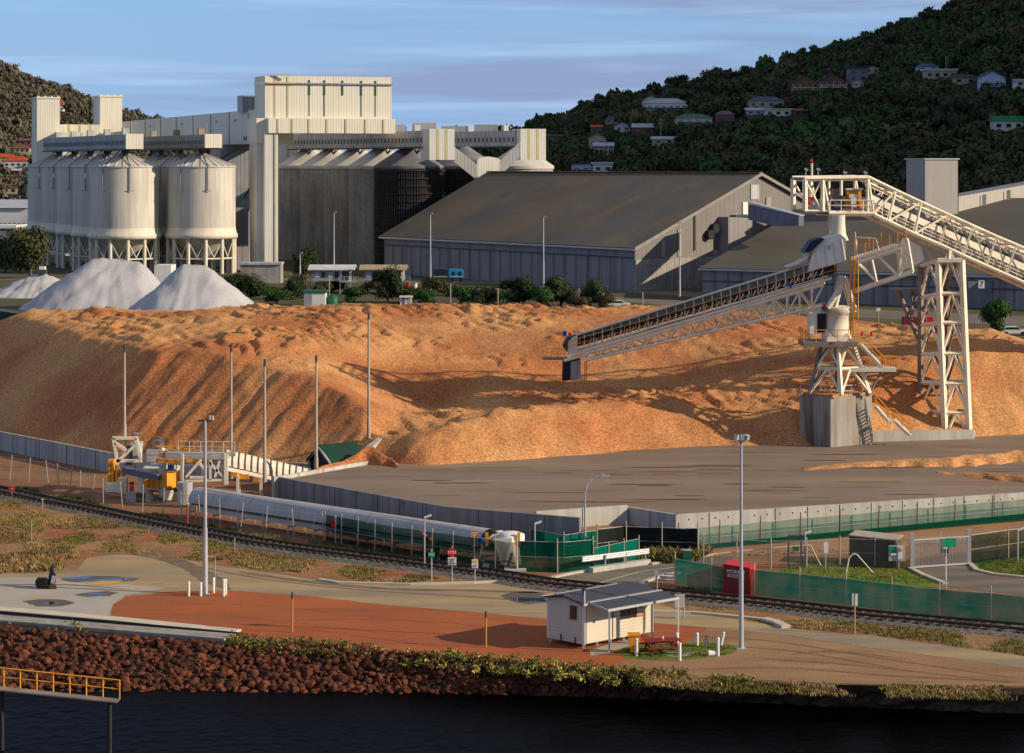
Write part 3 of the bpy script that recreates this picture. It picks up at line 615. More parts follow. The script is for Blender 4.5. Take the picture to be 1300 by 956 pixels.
def solveD(px, py, zf, D0, D1):
    best = None
    D = D0
    while D < D1:
        x = (px-650)/F*D; z = max(0, zf(x, D)); y = YH-(z-H)/D*F
        if y <= py: return D, x, z
        D += 3
    return D1, (px-650)/F*D1, max(0, zf((px-650)/F*D1, D1))
# houses: px, base py, width px, height px, wall, roof, form, label
HW = dict(cream=(.42, .38, .28), white=(.62, .62, .60), brick=(.15, .075, .05), grey=(.18, .19, .2), blue=(.35, .43, .55), brown=(.16, .10, .06), orange=(.17, .085, .05), green=(.05, .11, .07), pink=(.20, .09, .12))
HR = dict(slate=(.045, .055, .075), pale=(.36, .40, .45), green=(.05, .15, .11), red=(.42, .07, .025), blue=(.05, .09, .17), dark=(.05, .045, .04), white=(.6, .6, .58), pink=(.17, .10, .13), brown=(.16, .07, .04), grey=(.22, .24, .27), bgreen=(.01, .16, .05))
def hm(kind, k):
    d = HW if kind == 'w' else HR
    return M(('house_wall_' if kind == 'w' else 'house_roof_')+k, d[k], .8, .08, .3)
HOUSES = []
def house(px, py, wpx, hpx, wall, roof, form, label, zf=zR, D0=650, D1=1290, rz=0, extra=None, group=None, name='hillside_house', cat='house'):
    D, x, z = solveD(px, py, zf, D0, D1); s_ = D/F; w_ = wpx*s_; h = hpx*s_; dp = max(7, w_*.6); d2 = dp/2
    o = T(name, label, cat, V(x, D, z), group)
    wh = h*(.62 if form != 'flat' else .86); ww = w_/2*.94
    mb = MB(); mb.bx(-ww, ww, -d2, d2, -3, wh)
    if form == 'gable': mb.extr([V(-ww, -d2, wh), V(ww, -d2, wh), V(0, -d2, h*.97)], V(0, dp, 0))
    mb.build('wall', hm('w', wall), o, local=True)
    mb = MB(); e = .5
    if form == 'hip':
        r = w_/2*.45; a, b = w_/2+.2, d2+e
        mb.add([(-a, -b, wh), (a, -b, wh), (a, b, wh), (-a, b, wh), (-r, 0, h), (r, 0, h)], [(0, 1, 5, 4), (1, 2, 5), (2, 3, 4, 5), (3, 0, 4), (3, 2, 1, 0)])
    elif form == 'side':
        a = w_/2+.3; mb.extr([V(-a, -d2-e, wh), V(-a, d2+e, wh), V(-a, 0, h)], V(2*a, 0, 0))
    elif form == 'gable':
        a = w_/2+.3
        for sg in (-1, 1): mb.extr([V(sg*a, -d2-e, wh-.1), V(0, -d2-e, h), V(0, -d2-e, h+.25), V(sg*a, -d2-e, wh+.15)], V(0, dp+2*e, 0))
    else: mb.bx(-w_/2-.4, w_/2+.4, -d2-e, d2+e, wh+.01, h)
    mb.build('roof', hm('r', roof), o, local=True)
    nw = max(2, int(w_/3.6)); 
    rows = 2 if wh > 5.2 else 1
    for r_ in range(rows):
        for i in range(nw):
            cx = -ww+(i+.5)*2*ww/nw; zc = wh*(.5 if rows == 1 else (.27 if r_ == 0 else .74))
            m2 = MB(); m2.box((cx, -d2-.04, zc), (min(1.7, ww/nw*1.2), .1, min(1.3, wh*.42)))
            f_ = m2.build('window', m_glass, o, local=True)
            if i == 0 and False: pass
    if extra == 'veranda':
        m2 = MB(); m2.bx(-ww, ww, -d2-2.2, -d2-.1, wh*.45, wh*.5); m2.bx(-ww, ww, -d2-2.25, -d2-2.15, wh*.62, wh*.66)
        for i in range(5): X_ = -ww+.1+i*(2*ww-.2)/4; m2.box((X_, -d2-2.1, wh*.3), (.15, .15, wh*1.25))
        m2.build('veranda', hm('w', 'white'), o, local=True)
    if extra == 'chimney' or (form in ('hip', 'side') and random.random() < .4):
        m2 = MB(); m2.bx(w_*.12, w_*.12+.8, -.4, .4, wh, h+.9); m2.build('chimney', hm('w', 'brick'), o, local=True)
    o.rotation_euler = (0, 0, rz)
    HOUSES.append((px, py, wpx, hpx, D)); return o
random.seed(3); GH = 'houses among the bush on the right hill'
house(846, 142, 56, 17, 'white', 'pale', 'hip', 'large white house with pale blue-grey hipped roof just under the ridge', group=GH, extra='veranda')
house(826, 139, 22, 17, 'white', 'grey', 'gable', 'small grey-gabled white wing left of the large pale-roofed house', group=GH)
house(880, 160, 48, 15, 'cream', 'green', 'hip', 'cream house under a wide green hipped roof in mid slope', group=GH, extra='veranda')
house(920, 154, 24, 13, 'pink', 'pink', 'hip', 'small mauve-roofed house right of the green-roofed one', group=GH)
house(776, 157, 16, 9, 'cream', 'slate', 'hip', 'small cream cottage with grey hip roof among the lowest ridge trees', group=GH)
house(757, 167, 15, 8, 'brown', 'red', 'side', 'tiny brown cottage with a faded red roof', group=GH)
house(790, 167, 20, 11, 'white', 'pale', 'gable', 'pair of pale gables between the red-roofed cottage and the brick house', group=GH)
house(816, 171, 27, 14, 'brick', 'pale', 'side', 'red brick house with pale sheet roof', group=GH)
house(758, 187, 22, 17, 'cream', 'grey', 'gable', 'tall cream house with grey gable above a lower veranda roof', group=GH)
house(766, 194, 26, 13, 'brown', 'pale', 'side', 'low brown house with pale veranda roof below the tall cream gable', group=GH, extra='veranda')
house(842, 184, 30, 10, 'cream', 'pale', 'side', 'long low cream house with pale roof above the shed ridge', group=GH)
house(706, 181, 24, 10, 'orange', 'grey', 'flat', 'flat-roofed orange and grey house at the left foot of the hill', group=GH)
house(738, 221, 26, 14, 'blue', 'slate', 'flat', 'flat-roofed pale blue building with tall panes just above the shed roof', group=GH, extra='veranda')
house(765, 221, 26, 15, 'white', 'white', 'flat', 'low white flat-roofed annex joined beside the pale blue building', group=GH)
house(1022, 122, 36, 26, 'orange', 'slate', 'gable', 'slate-gabled apartment block with orange walls, left one of the terrace', group=GH, extra='veranda')
house(1056, 119, 36, 25, 'brick', 'slate', 'gable', 'slate-gabled brick apartment block, right one of the terrace', group=GH, extra='veranda')
house(1088, 105, 26, 20, 'grey', 'slate', 'flat', 'modern grey flat-roofed house stepping up behind the apartments', group=GH)
house(1106, 93, 20, 9, 'cream', 'brown', 'gable', 'little cream gable peeping over the modern grey house', group=GH)
house(1089, 110, 13, 6, 'white', 'white', 'gable', 'tiny white gable in trees under the modern grey house', group=GH)
house(1193, 101, 42, 13, 'cream', 'white', 'flat', 'long cream house with flat white roof high on the hill', group=GH)
house(1177, 92, 28, 11, 'blue', 'blue', 'hip', 'blue hip-roofed house tucked behind the long cream flat-roofed one', group=GH)
house(1223, 107, 32, 12, 'cream', 'dark', 'side', 'low cream house with dark brown roof between two brighter houses', group=GH)
house(1258, 112, 32, 21, 'blue', 'blue', 'gable', 'pale blue two-storey house with a blue gabled roof high at right', group=GH, extra='veranda')
house(1298, 112, 22, 10, 'white', 'grey', 'side', 'small white house cut by the right edge of the photo', group=GH)
house(1278, 166, 40, 18, 'white', 'bgreen', 'side', 'white house with steep bright green roof low at far right', group=GH)
house(972, 138, 48, 15, 'cream', 'blue', 'hip', 'cream house with wide royal blue hip roof', group=GH)
house(987, 148, 34, 10, 'white', 'white', 'flat', 'low white flat-roofed house in front of the royal blue roof', group=GH)
house(957, 146, 22, 9, 'blue', 'pale', 'side', 'small pale-roofed garage left of the low white flat-roofed house', group=GH)
house(1016, 146, 17, 8, 'brown', 'brown', 'side', 'small brown shed right of the low white flat-roofed house', group=GH)
GL = 'houses of the town at the left edge'
kL = dict(zf=zL, D0=1010, D1=2400, group=GL, name='town_house')
house(7, 208, 26, 13, 'cream', 'red', 'hip', 'cream house with bright orange tiled roof cut by the left edge', **kL)
house(22, 214, 32, 15, 'white', 'red', 'hip', 'white house with bright red hip roof beside the silos', **kL)
house(27, 194, 26, 9, 'cream', 'brown', 'hip', 'cream house with brown roof above the red-roofed ones', **kL)
house(31, 184, 22, 8, 'pink', 'brown', 'side', 'upper pinkish house touching the concrete tower', **kL)
house(14, 246, 20, 12, 'cream', 'brown', 'hip', 'plain cream house below the red roofs', **kL)
house(78, 141, 7, 14, 'white', 'red', 'hip', 'lone narrow white house high on the distant hill between the towers', **kL)
house(20, 222, 14, 8, 'brick', 'pale', 'side', 'small brick house with pale roof just under the red roofs', **kL)
# pale rock clearing on the far hill
# long white warehouse at the left edge
o = T('warehouse', 'long low white warehouse at the left edge behind the big tree', 'warehouse', G(0, 290))
mb = MB(); a = P(-60, 290, 900); 
mb.bx(P(-60, 0, 900).x, P(36, 0, 900).x, 900, 930, 0, P(0, 264, 900).z); mb.build('wall', hm('w', 'white'), o)
mb = MB(); mb.extr([V(P(-62, 0, 900).x, 899, P(0, 264, 900).z+.02), V(P(-62, 0, 900).x, 931, P(0, 264, 900).z+.02), V(P(-62, 0, 900).x, 915, P(0, 254, 900).z)], V(P(37, 0, 900).x-P(-62, 0, 900).x, 0, 0)); mb.build('roof', hm('r', 'pale'), o)
for i in range(7):
    mb = MB(); X_ = P(-2+i*6, 0, 899).x; mb.bx(X_, X_+1.1, 899.85, 900.1, 3, 5.2); mb.build('window', m_glass, o)
o = T('warehouse', 'lower white store with red door in front of the long warehouse', 'warehouse', G(10, 310))
mb = MB(); mb.bx(P(-60, 0, 780).x, P(20, 0, 780).x, 780, 800, 0, P(0, 290, 780).z); mb.build('wall', hm('w', 'grey'), o)
mb = MB(); mb.bx(P(-62, 0, 780).x, P(21, 0, 780).x, 779.5, 800.5, P(0, 290, 780).z+.01, P(0, 287, 780).z+.2); mb.build('roof', hm('r', 'white'), o)
# unseen cloud added towards the low sun, shaped to shade the bush hillside alone
E1 = V(-S.y, S.x, 0).normalized(); E1 = E1 if E1.y > 0 else -E1; E2 = S.cross(E1).normalized(); E2 = E2 if E2.z > 0 else -E2
bm = bmesh.new(); bmesh.ops.create_icosphere(bm, subdivisions=5, radius=1)
q0_ = V(70, 655, 5).dot(E1); q1_ = V(560, 1500, 60).dot(E1); ev = [V(17, 660, 0).dot(E2), V(433, 1300, 150).dot(E2), V(40, 1300, 70).dot(E2)]
ec, es = (q0_+q1_)/2+60, (q1_-q0_)/2+60; vc, vs_ = (min(ev)+max(ev))/2, (max(ev)-min(ev))/2+70
for v in bm.verts:
    p = v.co; f_ = 1/max(abs(p.x), abs(p.y)*1.0, abs(p.z)*1.0)**.75; n_ = 1+.06*mnoise.noise(p*3)+.04*mnoise.noise(p*8)
    v.co = S*(2600+p.x*180*n_)+E1*(ec+p.y*f_*es*n_)+E2*(-90+(105+.187*max(0, ec+p.y*f_*es-640)+90)*(p.z*f_*.5+.5)*n_)
me = bpy.data.meshes.new('shade_cloud'); bm.to_mesh(me); bm.free(); me.materials.append(M('cloud_white', (.8, .8, .8), 1, .02, .01)); tag(bpy.data.objects.new('shade_cloud', me), kind='structure'); C.objects.link(bpy.data.objects['shade_cloud'])
# retaining wall and lawn below the apartments
D, x, z = solveD(1036, 126, zR, 650, 1290)
mb = MB(); mb.bx(x-11, x+11, D-9, D-8.4, z-3, z+1.2); solo(mb, 'garden_wall', hm('w', 'grey'), 'grey garden retaining wall below the slate-gabled apartments', 'wall')
# ---------------------------------------------------------------- trees
def leaf_crown(mb, c, r, h, n, size, rnd, clumps=7):
    cl = []
    for i in range(clumps):
        a = rnd.uniform(0, 6.283); q = rnd.uniform(.2, .75)*r
        cl.append((c[0]+q*math.cos(a), c[1]+q*math.sin(a), c[2]+rnd.uniform(-.28, .36)*h, rnd.uniform(.38, .62)*r))
    cl.append((c[0], c[1], c[2]+.1*h, .6*r))
    for i in range(n):
        k = cl[i % len(cl)]; u = rnd.uniform(-.6, 1); a = rnd.uniform(0, 6.283); s_ = math.sqrt(max(0, 1-u*u)); rr = k[3]*rnd.uniform(.62, 1.12)
        hx = min(1, .62*h/r); p = V(k[0]+rr*s_*math.cos(a), k[1]+rr*s_*math.sin(a), k[2]+rr*u*hx)
        nrm = (V(s_*math.cos(a), s_*math.sin(a), u)+V(rnd.uniform(-.6, .6), rnd.uniform(-.6, .6), rnd.uniform(-.2, .8))).normalized()
        t1 = nrm.cross(V(rnd.uniform(-1, 1), rnd.uniform(-1, 1), rnd.uniform(-1, 1))).normalized(); t2 = nrm.cross(t1)
        sz = size*rnd.uniform(.6, 1.3)
        mb.add([p-t1*sz-t2*sz*.4, p+t1*sz*.3-t2*sz*.7, p+t1*sz+t2*sz*.3, p-t1*sz*.2+t2*sz*.8], [(0, 1, 2, 3)])
    # opaque heart of the crown
    for k in cl:
        m = MB(); m.lathe(V(k[0], k[1], k[2]), [(.01, -.6*k[3]*min(1, .62*h/r)), (.5*k[3], -.3*k[3]*min(1, .62*h/r)), (.6*k[3], .1*k[3]), (.4*k[3], .42*k[3]*min(1, .7*h/r)), (.01, .55*k[3]*min(1, .7*h/r))], 7, False); mb.add(m.v, m.f)
    return mb
TREES = {}
def tree_proto(key, mat, r, h, th, n, size, seed, name='tree'):
    rnd = random.Random(seed); o = T(name, 'x', 'tree', (0, 0, -500))
    tm = MB(); top = V(rnd.uniform(-.2, .2)*r, rnd.uniform(-.2, .2)*r, th+h*.35); mid = top*.5+V(rnd.uniform(-.1, .1)*r, 0, 0)
    tm.tube((0, 0, -.5), mid, .05*h+.06, .035*h+.04, 7); tm.tube(mid, top, .035*h+.04, .02*h, 6)
    for i in range(5):
        a = i*1.26+rnd.uniform(-.3, .3); tm.tube(mid*rnd.uniform(.8, 1.15), V(math.cos(a)*r*.6, math.sin(a)*r*.6, th+h*rnd.uniform(.3, .6)), .025*h, .008*h, 5)
    tm.build('trunk', M('bark', (.10, .075, .055), .9, .3, 2), o, local=True)
    mb = MB(); leaf_crown(mb, (0, 0, th+h*.5), r, h, n, size, rnd); mb.build('crown', mat, o, local=True)
    TREES[key] = o; return o
m_lf = [Mleaf('leaf_dark', (.028, .042, .014)), Mleaf('leaf_olive', (.050, .056, .020)), Mleaf('leaf_green', (.030, .075, .014)), Mleaf('leaf_brown', (.062, .05, .024))]
m_lr = [Mleaf('hill_leaf_dark', (.045, .055, .022), .6, .05), Mleaf('hill_leaf_olive', (.075, .07, .032), .6, .05), Mleaf('hill_leaf_green', (.040, .080, .022), .5, .05)]
m_ll = [Mleaf('far_leaf_olive', (.105, .095, .065)), Mleaf('far_leaf_dark', (.08, .075, .05))]
used = {}
def put_tree(key, px, py, wpx, hpx, D, z, label, group, name='tree', cat='tree'):
    """place a copy so that its crown is wpx wide and top at hpx above the base row"""
    o = TREES[key]; r0, h0 = used[key]
    s_ = D/F; sc = (wpx*s_/(2*r0), wpx*s_/(2*r0), hpx*s_/h0)
    c = copy_tree(o, loc=V((px-650)/F*D, D, z), rz=random.uniform(0, 6.28), sc=sc, label=label, group=group); c.name = name; c['category'] = cat
    return c
def protos():
    spec = [('a', m_lf[0], 3, 3.6, .2), ('b', m_lf[1], 3.2, 3.6, .35), ('c', m_lf[2], 2.8, 3.4, .1), ('d', m_lf[3], 3, 3.5, .1)]
    for i, (k, m, r, h, th) in enumerate(spec):
        tree_proto(k, m, r, h, th, 2600, .17, 40+i); used[k] = (r*1.05, th+h*1.0)
    for i, k in enumerate('efg'):
        tree_proto(k, m_lr[i], 3, 3.4, .6, 1300, .28, 60+i); used[k] = (3.1, 4.0)
protos()
random.seed(11)
# hillside forest as one mass
def forest(name, zf, px0, px1, D0, D1, spacing, mats, label, rad, nq, qs, silh, houses=True, dens=1):
    buckets = [MB() for _ in mats]; rnd = random.Random(9); D = D0
    tmpl = []
    for k in range(5):
        t = MB(); leaf_crown(t, (0, 0, .62), 1, 1.15, nq, qs, random.Random(70+k), 5); tmpl.append((np.array(t.v), t.f))
    acc = [([], [], 0) for _ in mats]; cnt = 0
    while D < D1:
        x = (px0-650)/F*D
        while x < (px1-650)/F*D:
            X_ = x+rnd.uniform(-.5, .5)*spacing; Y_ = D+rnd.uniform(-.5, .5)*spacing; x += spacing
            if rnd.random() > dens: continue
            px = 650+F*X_/Y_; z = zf(X_, Y_)
            if z < 0: continue
            r = rad*rnd.uniform(.45, 1.2)*(1.45 if rnd.random() < .12 else 1); hh = r*rnd.uniform(1.1, 1.6); pyb = YH-(z-H)/Y_*F; pyt = YH-(z+hh*1.3-H)/Y_*F; rp = r*F/Y_
            if pyb > 300: continue
            bad = False
            if houses:
                for hx, hy, hw, hhp, hd in HOUSES:
                    if abs(px-hx) < hw/2+rp*.6 and ((abs(Y_-hd) < hw*hd/F*.4+r) or (Y_ < hd and pyt < hy-hhp*.42 and pyb > hy-hhp)): bad = True; break
            if bad: continue
            b = int(rnd.random()*len(mats)*.999)
            if mnoise.noise(V(X_*.012, Y_*.012, 7)) > .12 and rnd.random() < .75: b = len(mats)-1
            elif b == len(mats)-1 and rnd.random() < .8: b = 0
            tv, tf = tmpl[rnd.randrange(5)]; a = rnd.uniform(0, 6.28); ca, sa = math.cos(a), math.sin(a)
            q = np.empty_like(tv); q[:, 0] = (tv[:, 0]*ca-tv[:, 1]*sa)*r+X_; q[:, 1] = (tv[:, 0]*sa+tv[:, 1]*ca)*r+Y_; q[:, 2] = tv[:, 2]*hh+z-.3
            vs, fs, n = acc[b]; vs.append(q); fs += [tuple(i+n for i in f) for f in tf]; acc[b] = (vs, fs, n+len(tv)); cnt += 1
        D += spacing*.85
    for (vs, fs, n), m in zip(acc, mats):
        if not vs: continue
        me = bpy.data.meshes.new(name); me.from_pydata(np.vstack(vs).tolist(), [], fs); me.materials.append(m)
        o = bpy.data.objects.new(name, me); C.objects.link(o); tag(o, label, 'woodland', None, 'stuff')
    print('forest', name, cnt)
forest('bushland', zR, 560, 1420, 652, 1330, 5.8, m_lr, 'dense dark green bush covering the right hillside', 3.8, 120, .20, silR)
forest('distant_bush', zL, -120, 330, 1040, 2560, 11, m_ll, 'brown-olive scrub covering the distant left hill', 6.0, 55, .2, silL)
# ridge trees standing out against the sky
GR = 'trees standing out along the ridge of the right hill'
for px, py, w_, h, D, lab in ((688, 178, 26, 26, 1180, 'round dark tree at the very left end of the ridge'), (712, 168, 22, 22, 1190, 'small round tree second from the left end of the ridge'),
    (735, 160, 24, 24, 1200, 'wide tree on the ridge left of the bare branches'), (765, 150, 34, 24, 1200, 'broad spreading tree on the low part of the ridge'), (862, 121, 36, 26, 1220, 'flat-topped lone gum standing highest above the ridge'),
    (905, 112, 26, 24, 1240, 'bushy tree on the ridge right of the flat-topped gum'), (950, 102, 30, 20, 1250, 'domed tree on the ridge where it starts to climb'), (1010, 86, 26, 16, 1270, 'low tree on the ridge above the blue roof')):
    D_, x, z = solveD(px, py, zR, 700, 1290)
    put_tree(random.choice('ef'), px, py, w_, h, D_, z, lab, GR)
# big tree at far left and other yard trees
def yard(key, px, py, w_, h, lab, grp='shrubs and trees along the road below the sheds', D=None, name='tree', cat='tree'):
    g = G(px, py); return put_tree(key, px, py, w_, h, g.y, 0, lab, grp, name, cat)
yard('b', 38, 354, 80, 64, 'big spreading olive tree at the left edge in front of the white silos')
yard('a', 5, 346, 40, 40, 'darker tree squeezed against the left edge under the big olive tree')
yard('a', 386, 352, 40, 32, 'dark tree beside the first portable cabin before the concrete silos')
yard('a', 494, 384, 44, 40, 'bushy dark tree in front of the second portable cabin')
yard('c', 1264, 426, 42, 42, 'round green tree standing alone right of the lattice tower')
sh = [('a', 312, 384, 44, 34), ('c', 350, 386, 36, 22), ('a', 372, 380, 34, 30), ('b', 404, 378, 30, 22), ('a', 420, 372, 36, 28), ('c', 448, 384, 30, 20), ('b', 468, 374, 26, 20), ('a', 520, 384, 32, 20), ('c', 540, 386, 30, 18),
      ('b', 562, 376, 44, 26), ('c', 586, 386, 34, 24), ('a', 610, 388, 34, 24), ('c', 632, 386, 30, 22), ('a', 660, 388, 44, 36), ('c', 688, 390, 34, 26), ('a', 712, 388, 46, 36), ('d', 735, 392, 30, 18), ('a', 750, 390, 40, 34), ('d', 768, 392, 24, 22), ('b', 322, 368, 30, 18), ('a', 300, 370, 30, 22)]
seen = ['', 'left of the white kiosk', 'just behind the white kiosk', 'below the first cabin', 'between the cabins', 'before the second cabin']
adj = ['dark rounded', 'small bright green', 'dense low', 'olive', 'broad dark', 'low green', 'tiny olive', 'squat dark', 'flat green', 'wide olive', 'leafy green', 'compact dark', 'light green', 'tall dark', 'loose green', 'large dark', 'brownish low', 'dark domed', 'thin brownish', 'pale olive', 'ragged dark']
for i, (k, px, py, w_, h) in enumerate(sh):
    w_ *= 1.2; h *= .9
    where = 'right of the third white heap' if px < 345 else 'near the white kiosk' if px < 440 else 'below the second cabin' if px < 530 else 'below the blue truck' if px < 600 else 'under the long shed wall' if px < 700 else 'below the shed corner'
    yard(k, px, py, w_, h, f'{adj[i]} shrub {where}, behind the crest of the chip pile', name='shrub', cat='shrub')
for o in TREES.values():
    for ch in list(o.children): bpy.data.objects.remove(ch)
    bpy.data.objects.remove(o)
# power poles on the hill
GP = 'timber power poles on the right hill'
for i, (px, py, h, bar) in enumerate(((1102, 168, 17, 1), (1166, 168, 14, 1), (1059, 168, 12, 1), (839, 176, 26, 1), (842, 207, 21, 0), (771, 209, 20, 1), (1201, 89, 18, 0), (1155, 168, 12, 0), (1242, 165, 13, 1), (815, 215, 16, 0))):
    D, x, z = solveD(px, py, zR, 640, 1290); D -= 10; x = (px-650)/F*D; z = H-(py-YH)/F*D; hh = h*D/F
    o = T('power_pole', ['power pole with double crossarm left of centre on the bush slope', 'wide-armed power pole in the bush above the box tower', 'short power pole left of the double-armed one', 'tall power pole right of the brick house', 'bare pole below the long low cream house', 'power pole above the pale blue flat building', 'bare mast rising beside the long cream house', 'thin bare pole left of the wide-armed power pole', 'power pole by the green-roofed house at right', 'short bare pole above the shed roof'][i], 'power pole', V(x, D, z), GP)
    mb = MB(); mb.tube((x, D, z-6), (x, D, z+hh), .22, .15, 6); mb.build('post', m_pole, o)
    if bar:
        mb = MB(); mb.beam((x-1.8, D-.2, z+hh-.8), (x+1.8, D-.2, z+hh-.8), .2); mb.beam((x-1.4, D-.2, z+hh-2.2), (x+1.4, D-.2, z+hh-2.2), .2); mb.build('crossarm', m_pole, o)
# ---------------------------------------------------------------- white silos on legs
m_ladder = M('stair_green', (.01, .13, .08), .6, .1)
def legged_silo(cx, cy, r, label):
    o = T('white_silo', label, 'silo', V(cx, cy, 0), 'white silos on legs at left')
    mb = MB(); mb.lathe((cx, cy, 0), [(r, 9.6), (r, 27.0)], 64); mb.build('shell', m_silo, o)
    mb = MB(); 
    for z in (14.2, 18.6, 23.0): mb.lathe((cx, cy, 0), [(r+.01, z), (r+.035, z+.03), (r+.035, z+.07), (r+.01, z+.10)], 64)
    mb.build('seam', m_silo, o)
    mb = MB(); mb.lathe((cx, cy, 0), [(r-.3, 8.9), (r+.55, 8.9), (r+.55, 9.9), (r+.25, 10.3), (r+.02, 11.6)], 64); mb.build('skirt', m_creamp, o)
    mb = MB(); mb.lathe((cx, cy, 0), [(r+.25, 26.9), (r+.25, 27.15), (.6, 30.5)], 64, False)
    for i in range(26):
        a = i*2*math.pi/26; mb.beam(V(cx+math.cos(a)*(r+.2), cy+math.sin(a)*(r+.2), 27.25), V(cx+math.cos(a)*1, cy+math.sin(a)*1, 30.4), .2, .2)
    mb.build('roof', m_siloroof, o)
    mb = MB(); mb.lathe((cx, cy, 0), [(.8, 30.4), (.8, 32.3)], 12); mb.build('inlet', m_dkgrey, o)
    n = 12
    for i in range(n):
        a = 2*math.pi*(i+.5)/n; x, y = cx+math.cos(a)*(r-.2), cy+math.sin(a)*(r-.2)
        mb = MB(); mb.tube((x, y, 0), (x, y, 8.95), .48, n=10); mb.build('leg', m_creamp, o)
        a2 = 2*math.pi*(i+1.5)/n; am = (a+a2)/2; x2, y2 = cx+math.cos(a2)*(r-.2), cy+math.sin(a2)*(r-.2); xm, ym = cx+math.cos(am)*(r-.4), cy+math.sin(am)*(r-.4)
        mb = MB(); mb.beam((x, y, 8.4), (xm, ym, 4.2), .2); mb.beam((x2, y2, 8.4), (xm, ym, 4.2), .2); mb.beam((x, y, 3.9), (x2, y2, 3.9), .35); mb.build('brace', m_creamp, o)
    mb = MB(); mb.lathe((cx, cy, 0), [(r-1, 8.9), (1.2, 3.0)], 24, False); mb.build('hopper', m_silo, o)
    for k, ang in enumerate((-118, -72)):
        a = R(ang); x, y = cx+math.cos(a)*(r+.25), cy+math.sin(a)*(r+.25)
        mb = MB(); mb.tube((x, y, 21.0), (x, y, 27.2), .13, n=6); mb.beam((x-1.1, y-.1, 21.0), (x+1.1, y-.1, 21.0), .12)
        mb.tube((x, y, 27.2), (cx+math.cos(a)*1.2, cy+math.sin(a)*1.2, 31.6), .14, n=6); mb.build('drop_pipe', m_galv, o)
    return o
rowdir = V(-30, 70, 0)/4
names = ['nearest white silo of the long left row, spattered with brown stains', 'second white silo behind the nearest one of the left row', 'third white silo back in the left row', 'fourth white silo back in the left row', 'last white silo of the left row, at the photo\'s edge']
for i in range(5):
    p = V((158-650)/F*600, 600, 0)+rowdir*i; legged_silo(p.x, p.y, 8.7, names[i])
names = ['nearest white silo of the right row, standing clear in full view', 'second white silo of the right row, mostly hidden behind the nearest', 'third white silo of the right row, just glimpsed between neighbours']
for i in range(3):
    p = V((255.5-650)/F*603, 603, 0)+rowdir*i*1.05; legged_silo(p.x, p.y, 8.7, names[i])
# galleries over the silo rows
def gallery(a, b, w_, z0, z1, label, mons, mat, endmat, name='silo_gallery', slats=True, group='conveyor galleries over the silos'):
    o = T(name, label, 'gallery', V(a.x, a.y, z0), group); d = (b-a).normalized(); n_ = V(-d.y, d.x, 0); 
    if n_.y > 0: n_ = -n_
    ln = (b-a).length
    mb = MB(); c = (a+b)/2; rz = math.atan2(d.y, d.x); mb.box((c.x, c.y, (z0+z1)/2), (ln, w_, z1-z0), rz); mb.build('housing', mat, o)
    mb = MB()
    k = max(6, int(ln/2.2))
    for i in range(k):
        p = a+d*(i+.5)*ln/k+n_*(w_/2+.05)
        if slats: mb.box((p.x, p.y, z0+(z1-z0)*.42), (.8, .06, (z1-z0)*.3), rz)
    if mb.v: mb.build('louvre', m_dkgrey, o)
    for i in range(k+1):
        p = a+d*i*ln/k+n_*(w_/2+.04); mb = MB(); mb.box((p.x, p.y, (z0+z1)/2), (.18, .16, z1-z0-.02), rz); mb.build('rib', mat, o)
    mb = MB(); mb.box((c.x, c.y, z0-.25), (ln, w_+.8, .35), rz); mb.build('walkway', m_dkgrey, o)
    for i in range(mons):
        p = a+d*(i+.55)*ln/mons; mb = MB(); mb.box((p.x, p.y, z1+.8), (1.4, 1.6, 1.6), rz); mb.build('monitor', mat, o)
        mb = MB(); mb.tube((p.x+1.5, p.y, z1), (p.x+1.5, p.y, z1+3.2), .05, n=4); mb.build('vent_mast', m_gal, o)
        for s_ in (-1, 1):
            mb = MB(); q = p+n_*s_*w_*.3; mb.beam(V(q.x, q.y, z0), V(p.x, p.y, 0)+V(0, 0, z0-1.6), .25); mb.beam(V(q.x, q.y, z0)+d*2, V(p.x, p.y, z0-1.8), .2); mb.build('strut', m_dkgrey, o)
    if endmat:
        mb = MB(); e = b if b.y < a.y else a; dd = d if e is b else -d; ce = e+dd*.4; mb.box((ce.x, ce.y, (z0+z1)/2), (.9, w_+.5, z1-z0+.2), rz); mb.build('end_house', endmat, o)
    return o
m_gal2 = M('grey_gallery_sheet', (.42, .425, .42), .6, .12, .3, streak=.2)
b0 = V((170-650)/F*591, 591, 0); a0 = V((158-650)/F*600, 600, 0)+rowdir*4.6
gallery(a0, b0, 3.9, 31.6, 35.2, 'grey louvred conveyor gallery on top of the left row of white silos', 5, m_gal2, m_cream)
b0 = V((270-650)/F*594, 594, 0); a0 = V((255.5-650)/F*603, 603, 0)+rowdir*3.2
gallery(a0, b0, 3.9, 31.9, 35.2, 'rust-streaked conveyor gallery on top of the right row of white silos', 3, M('rust_streaked_gallery', (.30, .27, .22), .6, .12, .3, stain=(.40, .18, .05, .7), streak=.2), m_cream)
